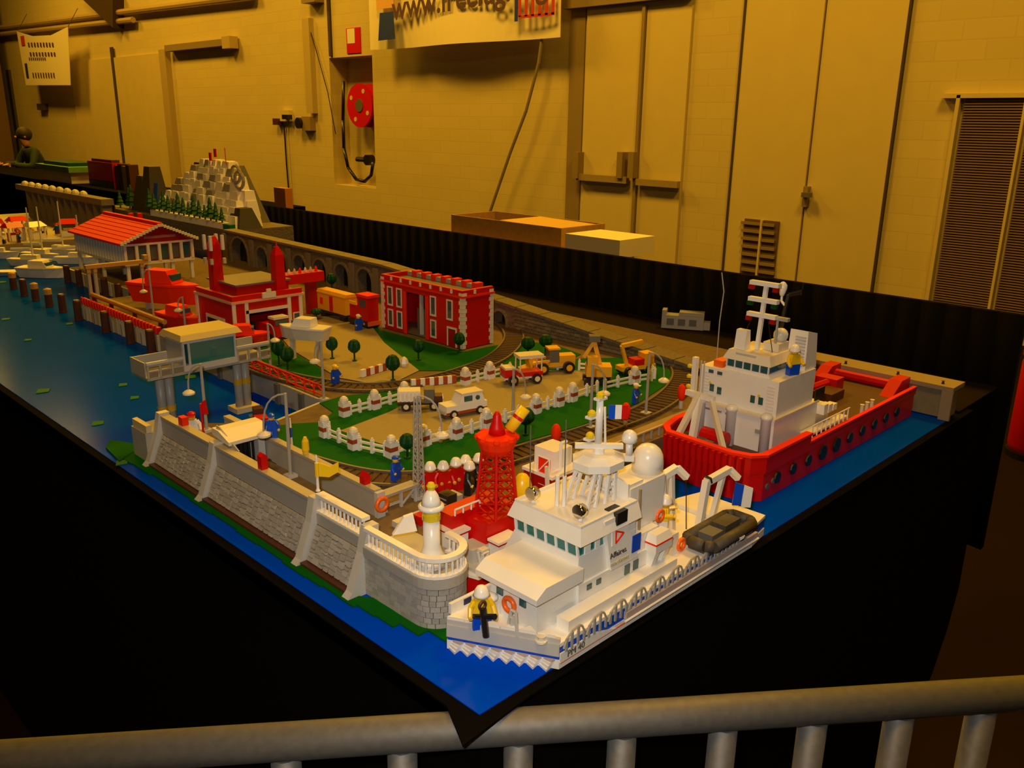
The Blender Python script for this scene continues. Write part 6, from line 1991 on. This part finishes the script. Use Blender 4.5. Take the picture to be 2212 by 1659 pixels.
v = thing('canopy_truck', 'red and white truck with cream canopy by the yellow loader', 'truck', base(1127, 826), R(-25))
wheels(v, ((-0.022, 0.014), (-0.022, -0.014), (0.024, 0.014), (0.024, -0.014)), 0.0095, 0.007)
part('chassis', MB().box(-0.038, -0.012, 0.0105, 0.036, 0.012, 0.0145), WHITE, v, local=True)
part('cab', MB().box(-0.038, -0.014, 0.0147, -0.016, 0.014, 0.029), RED, v, local=True)
part('cab_roof', MB().box(-0.037, -0.013, 0.0292, -0.017, 0.013, 0.033), CREAM, v, local=True)
part('bed', MB().box(-0.010, -0.014, 0.0147, 0.036, 0.014, 0.0225), RED, v, local=True)
for (x, y) in ((-0.008, 0.012), (-0.008, -0.012), (0.034, 0.012), (0.034, -0.012)):
    part('canopy_post', MB().tube((x, y, 0.0227), (x, y, 0.048), 0.0014), CREAM, v, local=True)
part('canopy', MB().box(-0.011, -0.015, 0.0482, 0.037, 0.015, 0.054), CREAM, v, local=True)
part('light', MB().lathe((-0.0385, 0.008, 0.021), [(0.003, -0.001), (0.003, 0)], 10, 'x'), ORANGE, v, local=True)

ym = mat('machine_yellow', (0.80, 0.42, 0.01), 0.4)
v = thing('wheel_loader', 'yellow wheel loader with raised bucket at the far lawn edge', 'loader', base(1195, 803), R(-30))
wheels(v, ((-0.026, 0.016), (-0.026, -0.016), (0.026, 0.016), (0.026, -0.016)), 0.0115, 0.008, ym)
part('frame', MB().box(-0.040, -0.011, 0.0125, 0.040, 0.011, 0.021), ym, v, local=True)
part('engine', MB().box(0.008, -0.012, 0.0212, 0.040, 0.012, 0.034), ym, v, local=True)
part('cab', MB().box(-0.012, -0.011, 0.0212, 0.0075, 0.011, 0.046), DGREY, v, local=True)
part('cab_roof', MB().box(-0.014, -0.0125, 0.0462, 0.0095, 0.0125, 0.0495), ym, v, local=True)
for s_ in (-1, 1):
    part('lift_arm', MB().bar((-0.012, s_ * 0.0135, 0.026), (-0.046, s_ * 0.0135, 0.022), 0.004), ym, v, local=True)
part('bucket', MB().extr([(-0.046, -0.018, 0.010), (-0.066, -0.018, 0.006), (-0.066, -0.018, 0.009), (-0.050, -0.018, 0.014), (-0.056, -0.018, 0.034), (-0.048, -0.018, 0.032)], (0, 0.036, 0)), ym, v, local=True)

v = thing('excavator', 'tall yellow excavator with folded arm behind the white ship mast', 'excavator', base(1290, 826), R(-45))
for s_ in (-1, 1):
    part('crawler', MB().box(-0.026, s_ * 0.015 - 0.005, 0, 0.026, s_ * 0.015 + 0.005, 0.011), BLACK, v, local=True)
part('turntable', MB().lathe((0, 0, 0.011), [(0.012, 0), (0.012, 0.004)], 14), DGREY, v, local=True)
part('house', MB().box(-0.022, -0.017, 0.0152, 0.024, 0.017, 0.034), ym, v, local=True)
part('cab', MB().box(-0.021, -0.016, 0.0342, -0.002, 0.001, 0.052), ym, v, local=True)
part('cab_window', MB().box(-0.0222, -0.0145, 0.037, -0.0212, -0.0005, 0.050), GLASS, v, local=True)
part('boom', MB().bar((0.004, 0.007, 0.0342), (-0.008, 0.007, 0.076), 0.008), ym, v, local=True)
part('stick', MB().bar((-0.008, 0.007, 0.076), (-0.026, 0.007, 0.046), 0.006), ym, v, local=True)
part('bucket', MB().box(-0.018, -0.003, 0.077, 0.002, 0.016, 0.088), DGREY, v, local=True)

v = thing('mobile_crane', 'yellow mobile crane at the right end of the lawn', 'crane', base(1372, 806), R(-20))
wheels(v, ((-0.024, 0.015), (-0.024, -0.015), (0.024, 0.015), (0.024, -0.015)), 0.009, 0.007, ym)
part('chassis', MB().box(-0.038, -0.012, 0.010, 0.038, 0.012, 0.018), ym, v, local=True)
part('cab', MB().box(0.012, -0.012, 0.0182, 0.034, 0.012, 0.040), ym, v, local=True)
part('red_engine', MB().box(-0.010, -0.012, 0.0182, 0.0115, 0.012, 0.030), RED, v, local=True)
part('jib', MB().bar((-0.02, 0, 0.0182), (-0.034, 0, 0.058), 0.006), ym, v, local=True)
part('jib_head', MB().bar((-0.034, 0, 0.057), (0.012, 0, 0.062), 0.007), ym, v, local=True)

# ================================================================ BOATS
def motorboat(label, loc, rz, hull, top, L=0.09, W_=0.034, H_=0.03, stand=0.0, grp=None, cabin=True):
    t = thing('motor_boat', label, 'boat', loc, rz, grp)
    z = stand
    def sec(f, k):
        return L * (f - 0.5), W_ / 2 * k
    st = [(-0.5, 0.85), (-0.2, 1.0), (0.15, 0.95), (0.38, 0.55), (0.5, 0.05)]
    botp = [(L * f, W_ / 2 * k * 0.6) for f, k in st] + [(L * f, -W_ / 2 * k * 0.6) for f, k in reversed(st)]
    topp = [(L * f, W_ / 2 * k) for f, k in st] + [(L * f, -W_ / 2 * k) for f, k in reversed(st)]
    part('hull', MB().quadbox([(x * 0.92, y, z + 0.0008) for x, y in reversed(botp)], [(x, y, z + H_ * 0.6) for x, y in reversed(topp)]), hull, t, local=True)
    part('gunwale', MB().prism([(x * 1.01, y * 1.04) for x, y in topp], z + H_ * 0.6 + 0.0002, z + H_ * 0.68), top, t, local=True)
    if cabin:
        c_ = part('cabin', MB().quadbox([(-L * 0.22, -W_ * 0.36, z + H_ * 0.69), (L * 0.2, -W_ * 0.36, z + H_ * 0.69), (L * 0.2, W_ * 0.36, z + H_ * 0.69), (-L * 0.22, W_ * 0.36, z + H_ * 0.69)],
                                        [(-L * 0.22, -W_ * 0.3, z + H_ * 1.1), (L * 0.1, -W_ * 0.3, z + H_ * 1.1), (L * 0.1, W_ * 0.3, z + H_ * 1.1), (-L * 0.22, W_ * 0.3, z + H_ * 1.1)]), top, t, local=True)
        part('windscreen', MB().box(L * 0.12, -W_ * 0.28, z + H_ * 0.78, L * 0.185, W_ * 0.28, z + H_ * 0.98), GLASS, c_, local=True)
    if stand:
        for x in (-L * 0.3, L * 0.25):
            part('cradle_post', MB().box(x - 0.003, -0.006, 0, x + 0.003, 0.006, stand + 0.0007), LGREY, t, local=True)
    return t


p = at(682, 792, LZ)
motorboat('white motorboat raised on grey posts beside the road', (0.448, 0.985, LZ + 0.0019), R(118), CREAM, WHITE, 0.105, 0.042, 0.040, stand=0.042)
p = at(380, 668, LZ)
motorboat('large orange lifeboat standing on shore behind the gantry', (0.452, 1.615, LZ), R(-62), ORED, ORED, 0.19, 0.062, 0.075, stand=0.02)
motorboat('orange lifeboat on shore between gantry and fire station', (0.385, 1.40, LZ), R(-80), ORED, ORED, 0.13, 0.046, 0.048, stand=0.004)
motorboat('small orange boat on shore in front of the fire station', (0.412, 1.155, LZ), R(-30), ORED, ORED, 0.10, 0.045, 0.042, stand=0.004)
motorboat('white rowing boat moored at the basin wall corner', (0.195, 0.755, 0.0), R(20), WHITE, CREAM, 0.06, 0.026, 0.028, cabin=False)
motorboat('white speedboat drifting beyond the mooring piles', (0.405, 2.64, 0.0), R(-35), WHITE, CREAM, 0.13, 0.05, 0.022, cabin=False)
motorboat('white launch moored just left of the boathouse', (0.455, 2.545, 0.0), R(-50), WHITE, CREAM, 0.15, 0.06, 0.05)
bf = thing('fishing_boat', 'small red and brown boat inside the basin behind the gate', 'boat', (0.235, 0.79, 0), R(70))
part('hull', MB().quadbox([(-0.03, -0.008, 0.0008), (0.03, -0.008, 0.0008), (0.03, 0.008, 0.0008), (-0.03, 0.008, 0.0008)], [(-0.036, -0.013, 0.016), (0.036, -0.013, 0.016), (0.036, 0.013, 0.016), (-0.036, 0.013, 0.016)]), DGREY, bf, local=True)
part('deck_load', MB().box(-0.025, -0.010, 0.0162, 0.0, 0.010, 0.026), RED, bf, local=True)
part('wheelhouse', MB().box(0.004, -0.008, 0.0162, 0.022, 0.008, 0.034), BROWN, bf, local=True)


def yacht(label, loc, h, rz, grp):
    t = thing('sail_yacht', label, 'yacht', loc, rz, grp)
    L, W_ = 0.16, 0.04
    st = [(-0.5, 0.7), (-0.2, 1.0), (0.15, 0.9), (0.38, 0.5), (0.5, 0.05)]
    tp = [(L * f, W_ / 2 * k) for f, k in st] + [(L * f, -W_ / 2 * k) for f, k in reversed(st)]
    part('hull', MB().quadbox([(x * 0.85, y * 0.5, 0.0008) for x, y in reversed(tp)], [(x, y, 0.026) for x, y in reversed(tp)]), WHITE, t, local=True)
    part('cabin', MB().box(-0.03, -0.012, 0.0262, 0.03, 0.012, 0.040), CREAM, t, local=True)
    part('mast', MB().tube((0.01, 0, 0.026), (0.01, 0, h), 0.003, 0.002), CREAM, t, local=True)
    part('boom', MB().tube((0.007, 0, 0.055), (-0.07, 0, 0.052), 0.0025), CREAM, t, local=True)
    part('furled_sail', MB().tube((0.004, 0, 0.060), (-0.066, 0, 0.057), 0.005), WHITE, t, local=True)
    return t


for k, (x, y, h, rz) in enumerate(((0.50, 2.80, 0.20, -50), (0.57, 2.92, 0.19, -60), (0.64, 2.75, 0.17, -40), (0.66, 2.98, 0.20, -55), (0.46, 3.05, 0.16, -30))):
    yacht(('white sail yacht nearest the drifting speedboat', 'white sail yacht in the middle of the marina', 'white sail yacht close to the boathouse wall', 'white sail yacht at the back of the marina', 'white sail yacht lying farthest left in the marina')[k], (x, y, 0), h, R(rz), 'sail yachts in the marina')

# far shore with stalls and grey arches
fs = thing('far_shore', 'low tan shore with a grey arcade at the far end of the harbour', 'shore', (0.75, 3.6, 0))
part('shore_slab', MB().box(0.42, 3.20, 0.0005, 0.97, 4.35, 0.030), DTAN, fs)
for k in range(12):
    y = 3.25 + k * 0.085
    m_ = MB().box(0.925, y, 0.0302, 0.965, y + 0.018, 0.15)
    part('arcade_pier', m_, vst2, fs)
part('arcade_beam', MB().box(0.92, 3.24, 0.1502, 0.97, 4.33, 0.175), vst2, fs)
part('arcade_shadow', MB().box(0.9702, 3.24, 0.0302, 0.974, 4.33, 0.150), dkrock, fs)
for k in range(9):
    y = 3.5 + k * 0.095
    part('white_dome', MB().ball((0.945, y, 0.1752), 0.018, 10, 5, 1.0, True), CREAM, fs)
rf = random.Random(5)
for k in range(7):
    x, y = 0.47 + (k % 4) * 0.11 + rf.uniform(-.02, .02), 3.27 + (k // 4) * 0.22 + rf.uniform(0, .05)
    t = thing('market_stall', ('stall with red roof, %s from the left on the far shore' % ordn[k]), 'stall', (x, y, 0.0302), R(rf.uniform(-20, 20)), 'stalls on the far shore')
    rcol = (ORED, RED, CREAM, ORED, WHITE, RED, ORED)[k]
    if rcol in (CREAM, WHITE):
        t['label'] = 'stall with pale roof, %s from the left on the far shore' % ordn[k]
    for (a, b) in ((-0.03, -0.02), (0.03, -0.02), (0.03, 0.02), (-0.03, 0.02)):
        part('post', MB().box(a - 0.003, b - 0.003, 0, a + 0.003, b + 0.003, 0.05), CREAM, t, local=True)
    part('counter', MB().box(-0.026, -0.026, 0, 0.026, -0.0235, 0.022), WHITE, t, local=True)
    part('goods', MB().box(-0.02, -0.01, 0, 0.015, 0.012, 0.030), (YELLOW, RED, WHITE)[k % 3], t, local=True)
    part('roof', MB().quadbox([(-0.038, -0.028, 0.0502), (0.038, -0.028, 0.0502), (0.038, 0.028, 0.0502), (-0.038, 0.028, 0.0502)], [(-0.028, -0.004, 0.068), (0.028, -0.004, 0.068), (0.028, 0.004, 0.068), (-0.028, 0.004, 0.068)]), rcol, t, local=True)
for k in range(8):
    figure(('tiny red toy figure', 'tiny yellow toy figure', 'tiny white toy figure', 'tiny blue toy figure')[k % 4] + (' in front of the far stalls' if k < 4 else ' behind the far stalls'), (0.44 + 0.05 * k, 3.225 + (0.18 if k > 3 else 0), 0.0302), R(30 * k), (RED, YELLOW, WHITE, BLUE)[k % 4], (BLACK, BROWN)[k % 2], 'cap', (WHITE, RED)[k % 2])
# quay wall under the boathouse
qb = thing('boathouse_quay', 'pale stepped quay wall under the boathouse', 'quay', (0.5, 2.15, 0))
for k in range(8):
    y = 1.868 + k * 0.0705
    part('panel', MB().box(0.492, y, 0.0008, 0.4995, y + 0.067, 0.0395), (CREAM, GREY, TAN)[k % 3], qb)
for k in range(6):
    pile('brown pile along the water front of the boathouse', 0.482, 1.90 + k * 0.1, False, 0.05, 'piles in front of the boathouse')

# ================================================================ TRAIN
tr_ = thing('freight_carriage', 'yellow-orange freight carriage in front of the viaduct', 'carriage', (0.715, 1.265, LZ), 0)
part('bogie', MB().box(0.700, 1.215, LZ + 0.001, 0.730, 1.235, LZ + 0.012).box(0.700, 1.295, LZ + 0.001, 0.730, 1.315, LZ + 0.012), BLACK, tr_)
part('frame', MB().box(0.698, 1.205, LZ + 0.0122, 0.732, 1.325, LZ + 0.018), BLACK, tr_)
part('body', MB().box(0.6985, 1.207, LZ + 0.0182, 0.7315, 1.323, 0.100), ym, tr_)
part('roof', MB().extr([(0.6965, 1.205, 0.1002), (0.7335, 1.205, 0.1002), (0.728, 1.205, 0.107), (0.702, 1.205, 0.107)], (0, 0.120, 0)), ym, tr_)
part('door', MB().box(0.6975, 1.258, LZ + 0.020, 0.6984, 1.272, 0.096), RED, tr_)
part('emblem', MB().box(0.6975, 1.300, 0.072, 0.6984, 1.312, 0.088), ORED, tr_)
lo = thing('locomotive', 'red locomotive between the yellow carriage and the big hall', 'locomotive', (0.715, 1.155, LZ), 0)
part('frame', MB().box(0.697, 1.118, LZ + 0.006, 0.733, 1.196, LZ + 0.017), BLACK, lo)
for y in (1.128, 1.155, 1.182):
    part('wheel', MB().lathe((0.715, y, LZ + 0.0085), [(0.0085, -0.017), (0.0085, 0.017)], 12, 'x'), BLACK, lo)
part('body', MB().box(0.700, 1.120, LZ + 0.0172, 0.730, 1.160, 0.112), RED, lo)
part('bonnet', MB().box(0.702, 1.1602, LZ + 0.0172, 0.728, 1.194, 0.090), RED, lo)
part('cab_roof', MB().box(0.698, 1.117, 0.1122, 0.732, 1.163, 0.118), ORED, lo)
part('cab_window', MB().box(0.6988, 1.128, 0.090, 0.6998, 1.152, 0.106), GLASS, lo)
part('handrail', MB().box(0.6985, 1.165, 0.0905, 0.701, 1.192, 0.098), YELLOW, lo)
part('buffer_beam', MB().box(0.697, 1.1145, LZ + 0.008, 0.733, 1.1178, LZ + 0.018), ORANGE, lo)
fe = thing('fire_engine', 'red fire engine with cream roof leaving the station gate', 'fire engine', (0.500, 1.188, LZ), 0)
wheels(fe, (), 0.008, 0.006)
part('body', MB().box(-0.018, -0.030, 0.008, 0.018, 0.050, 0.034), RED, fe, local=True)
part('cab', MB().box(-0.018, -0.030, 0.0342, 0.018, -0.008, 0.048), DRED, fe, local=True)
part('roof', MB().box(-0.018, -0.031, 0.0482, 0.018, -0.006, 0.053), CREAM, fe, local=True)
part('windscreen', MB().box(-0.015, -0.0312, 0.036, 0.015, -0.0302, 0.046), GLASS, fe, local=True)
for (x, y) in ((-0.017, -0.018), (0.017, -0.018), (-0.017, 0.036), (0.017, 0.036)):
    part('wheel', MB().lathe((x, y, 0.008), [(0.008, -0.003), (0.008, 0.003)], 12, 'x'), BLACK, fe, local=True)

# ================================================================ FAR SIDE OF THE HALL
ft_ = thing('far_table', 'black-clothed table row at the back of the hall', 'table', (3.3, 10, FLOOR))
part('top', MB().box(3.15, 6.4, -0.29, 3.85, 15.5, -0.25), CLOTH, ft_)
part('skirt', MB().box(3.14, 6.4, FLOOR, 3.15, 15.5, -0.25), CLOTH, ft_)
for y in (6.6, 10.5, 15.2):
    part('leg', MB().box(3.7, y, FLOOR, 3.76, y + 0.06, -0.29), DGREY, ft_)


def onfar(x, y, X):
    p = atx(x, y, X)
    return p


X = 3.35
a, b = atx(205, 390, X), atx(258, 390, X)
top_ = atx(230, 345, X)
cr = thing('red_crate', 'red plastic crate on the far black table', 'crate', (X, (a.y + b.y) / 2, -0.2498))
ya_, yb2 = min(a.y, b.y), max(a.y, b.y)
cz = -0.2498 + 0.27
for (x0, x1, y0, y1) in ((X - 0.06, X - 0.05, ya_, yb2), (X + 0.05, X + 0.06, ya_, yb2), (X - 0.05, X + 0.05, ya_, ya_ + 0.02), (X - 0.05, X + 0.05, yb2 - 0.02, yb2)):
    part('side', MB().box(x0, y0, -0.2498, x1, y1, cz), RED, cr)
part('bottom', MB().box(X - 0.05, ya_ + 0.02, -0.2498, X + 0.05, yb2 - 0.02, -0.23), RED, cr)
part('blue_foot', MB().box(X - 0.064, ya_, -0.2498, X - 0.0603, yb2, -0.17), NAVY, cr)
part('contents', MB().box(X - 0.045, ya_ + 0.05, -0.229, X + 0.045, yb2 - 0.1, cz + 0.03), BROWN, cr)
a, b = atx(276, 390, X), atx(292, 395, X)
bk = thing('stacked_folders', 'stack of dark brown folders beside the red crate', 'folders', (X, (a.y + b.y) / 2, -0.2498))
for k in range(4):
    ya_ = min(a.y, b.y) + k * 0.10
    part('folder', MB().box(X - 0.05, ya_, -0.2498, X + 0.05, ya_ + 0.09, 0.02 - 0.02 * (k % 2)), (BROWN, DTAN, BLACK, BROWN)[k], bk)
a, b = atx(118, 385, X), atx(190, 385, X)
gb = thing('green_boards', 'green baseplates stacked on a box on the far black table', 'baseplates', (X, (a.y + b.y) / 2, -0.2498))
part('box', MB().box(X - 0.15, min(a.y, b.y) + 0.1, -0.2498, X + 0.15, max(a.y, b.y) - 0.1, -0.12), CREAM, gb)
part('board', MB().box(X - 0.2, min(a.y, b.y), -0.1198, X + 0.2, max(a.y, b.y), -0.06), mat('lime_board', (0.10, 0.30, 0.03), 0.5), gb)
part('board', MB().box(X - 0.15, min(a.y, b.y) + 0.15, -0.0598, X + 0.15, max(a.y, b.y) - 0.15, -0.02), DGREEN, gb)

# seated person behind the far table
pc = atx(74, 340, 4.05)
PX, PY = 4.05, pc.y
jac = mat('dark_green_jacket', (0.012, 0.028, 0.014), 0.8)
skin = mat('warm_skin', (0.42, 0.20, 0.09), 0.55)
hair = mat('dark_hair', (0.02, 0.012, 0.008), 0.7)
person = thing('person', 'person in dark green jacket seated behind the far black table', 'person', (PX, PY, FLOOR))


def skinned(name, verts, edges, radii, m_, parent, root=0, sub=2):
    me = bpy.data.meshes.new(name)
    me.from_pydata(verts, edges, [])
    o = bpy.data.objects.new(name, me)
    col.objects.link(o)
    md = o.modifiers.new('skin', 'SKIN')
    md.use_smooth_shade = True
    for i, r in enumerate(radii):
        me.skin_vertices[0].data[i].radius = (r, r) if not isinstance(r, tuple) else r
        me.skin_vertices[0].data[i].use_root = (i == root)
    sd = o.modifiers.new('sub', 'SUBSURF')
    sd.levels = sd.render_levels = sub
    dg_ = bpy.context.evaluated_depsgraph_get()
    ev = bpy.data.meshes.new_from_object(o.evaluated_get(dg_))
    bpy.data.objects.remove(o)
    ev.materials.clear()
    ev.materials.append(m_)
    q = bpy.data.objects.new(name, ev)
    col.objects.link(q)
    q.parent = parent
    return q


# local frame: origin on the floor below the seat, facing -x (towards the table), leaning left
V = [(0.10, 0, 0.50), (0.06, 0.0, 0.70), (-0.02, 0.02, 0.92), (-0.06, 0.04, 1.02),             # pelvis, belly, chest, neck base
     (-0.03, -0.19, 0.97), (-0.12, -0.27, 0.76), (-0.34, -0.16, 0.79),                          # right arm
     (-0.05, 0.23, 0.97), (-0.16, 0.29, 0.77), (-0.36, 0.18, 0.79),                             # left arm
     (0.04, -0.11, 0.49), (-0.34, -0.13, 0.50), (-0.32, -0.13, 0.09),                           # right leg
     (0.04, 0.11, 0.49), (-0.34, 0.13, 0.50), (-0.32, 0.13, 0.09)]
E_ = [(0, 1), (1, 2), (2, 3), (2, 4), (4, 5), (5, 6), (2, 7), (7, 8), (8, 9), (0, 10), (10, 11), (11, 12), (0, 13), (13, 14), (14, 15)]
Rr = [0.15, 0.15, 0.155, 0.075, 0.075, 0.055, 0.038, 0.075, 0.055, 0.038, 0.09, 0.07, 0.05, 0.09, 0.07, 0.05]
skinned('body', V, E_, Rr, jac, person)
skinned('head', [(-0.065, 0.045, 1.03), (-0.085, 0.055, 1.12), (-0.105, 0.06, 1.20), (-0.10, 0.06, 1.28)], [(0, 1), (1, 2), (2, 3)], [0.055, 0.065, 0.088, 0.075], skin, person, 0)
part('nose', MB().ball((-0.20, 0.065, 1.185), 0.018, 8, 5), skin, person, local=True)
for s_ in (-1, 1):
    part('ear', MB().ball((-0.10, 0.06 + s_ * 0.088, 1.19), 0.022, 8, 5), skin, person, local=True)
    part('eye', MB().ball((-0.183, 0.06 + s_ * 0.032, 1.215), 0.010, 8, 5), BLACK, person, local=True)
hm_ = MB()
hm_.ball((-0.078, 0.06, 1.225), 0.112, 16, 9, 0.98)
part('hair', hm_, hair, person, local=True, smooth=True)
for s_, hp0 in ((-1, (-0.37, -0.15, 0.79)), (1, (-0.39, 0.17, 0.79))):
    hv = [hp0, (hp0[0] - 0.055, hp0[1], hp0[2])]
    he = [(0, 1)]
    hr_ = [0.032, 0.034]
    for k in range(4):
        b0 = len(hv)
        y0 = hp0[1] + (k - 1.5) * 0.02
        hv += [(hp0[0] - 0.085, y0, hp0[2] + 0.004), (hp0[0] - 0.125 + abs(k - 1.4) * 0.008, y0, hp0[2] - 0.008)]
        he += [(1, b0), (b0, b0 + 1)]
        hr_ += [0.0095, 0.0085]
    b0 = len(hv)
    hv += [(hp0[0] - 0.04, hp0[1] - s_ * 0.042, hp0[2]), (hp0[0] - 0.075, hp0[1] - s_ * 0.058, hp0[2] - 0.004)]
    he += [(0, b0), (b0, b0 + 1)]
    hr_ += [0.011, 0.0095]
    skinned('hand', hv, he, hr_, skin, person, 0, 1)
for s_ in (-1, 1):
    part('shoe', MB().quadbox([(-0.46, s_ * 0.13 - 0.05, 0.0), (-0.25, s_ * 0.13 - 0.045, 0.0), (-0.25, s_ * 0.13 + 0.045, 0.0), (-0.46, s_ * 0.13 + 0.05, 0.0)], [(-0.42, s_ * 0.13 - 0.03, 0.06), (-0.26, s_ * 0.13 - 0.035, 0.10), (-0.26, s_ * 0.13 + 0.035, 0.10), (-0.42, s_ * 0.13 + 0.03, 0.06)]), BLACK, person, local=True)
ch = thing('folding_chair', 'plain dark chair under the seated person', 'chair', (PX + 0.06, PY, FLOOR))
part('seat', MB().box(-0.18, -0.2, 0.345, 0.24, 0.2, 0.365), DGREY, ch, local=True)
for (x, y) in ((-0.17, -0.19), (-0.17, 0.19), (0.22, -0.19), (0.22, 0.19)):
    part('leg', MB().tube((x, y, 0), (x, y, 0.345), 0.012), DGREY, ch, local=True)
part('backrest', MB().box(0.25, -0.2, 0.365, 0.27, 0.2, 0.8), DGREY, ch, local=True)

# boxes stacked behind the backdrop, on a trestle table
tt = thing('trestle_table', 'trestle table behind the black backdrop carrying cartons', 'table', (3.85, 3.6, FLOOR))
part('top', MB().box(3.55, 2.85, -0.29, 4.08, 4.4, -0.2505), mat('trestle_wood', (0.20, 0.12, 0.05), 0.6), tt)
for (x, y) in ((3.58, 2.9), (4.0, 2.9), (3.58, 4.3), (4.0, 4.3)):
    part('leg', MB().box(x, y, FLOOR, x + 0.05, y + 0.05, -0.29), DGREY, tt)
card = mat('cardboard', (0.42, 0.24, 0.085), 0.8, noise=0.25, scale=30)
cx0, cx1 = 3.62, 4.05
a, b = atx(975, 510, cx0), atx(1212, 520, cx0)
zt = atx(1090, 478, cx0).z
cb2 = thing('cardboard_tray', 'long open cardboard tray behind the black backdrop', 'carton', (3.83, (a.y + b.y) / 2, -0.25))
part('side', MB().box(cx0, b.y, -0.25, cx0 + 0.012, a.y, zt), card, cb2)
part('side', MB().box(cx1 - 0.012, b.y, -0.25, cx1, a.y, zt), card, cb2)
part('end', MB().box(cx0 + 0.012, b.y, -0.25, cx1 - 0.012, b.y + 0.012, zt), card, cb2)
part('end', MB().box(cx0 + 0.012, a.y - 0.012, -0.25, cx1 - 0.012, a.y, zt), card, cb2)
part('flap', MB().extr([(cx0 + 0.02, b.y + 0.012, zt - 0.015), (cx1 - 0.02, b.y + 0.012, zt - 0.015), (cx1 - 0.02, (a.y + b.y) / 2 + 0.05, zt - 0.005), (cx0 + 0.02, (a.y + b.y) / 2 + 0.05, zt - 0.005)], (0, 0, 0.006)), mat('cardboard_pale', (0.58, 0.38, 0.12), 0.7), cb2)
a, b = atx(1212, 540, 3.56), atx(1338, 545, 3.56)
zt2 = atx(1280, 512, 3.56).z
solo('white_carton', MB().box(3.56, b.y, -0.25, 3.9, a.y - 0.03, zt2), mat('white_paper', (0.80, 0.74, 0.62), 0.6), 'flat white carton beside the cardboard tray', 'carton')
a, b = atx(582, 440, 3.4), atx(606, 445, 3.4)
solo('orange_box', MB().box(3.45, b.y, -0.25, 3.52, a.y, atx(594, 405, 3.45).z), mat('orange_carton', (0.42, 0.16, 0.03), 0.7), 'orange carton on the far table right of the mountain', 'carton')
# red object at the right edge, on the floor beside the backdrop
a = at(2206, 960, FLOOR)
dp = at(2232, 985, FLOOR)
db = thing('red_drum', 'red drum on the floor at the right edge beyond the backdrop', 'drum', (dp.x, dp.y, FLOOR))
part('shell', MB().lathe((dp.x, dp.y, FLOOR), [(0.11, 0.02), (0.12, 0.06), (0.12, 0.46), (0.11, 0.49)], 20), RED, db, smooth=True)
part('foot_ring', MB().lathe((dp.x, dp.y, FLOOR), [(0.125, 0), (0.125, 0.03)], 20), BLACK, db)
part('lid', MB().lathe((dp.x, dp.y, FLOOR), [(0.124, 0.4902), (0.124, 0.51), (0.10, 0.52)], 20), DRED, db)
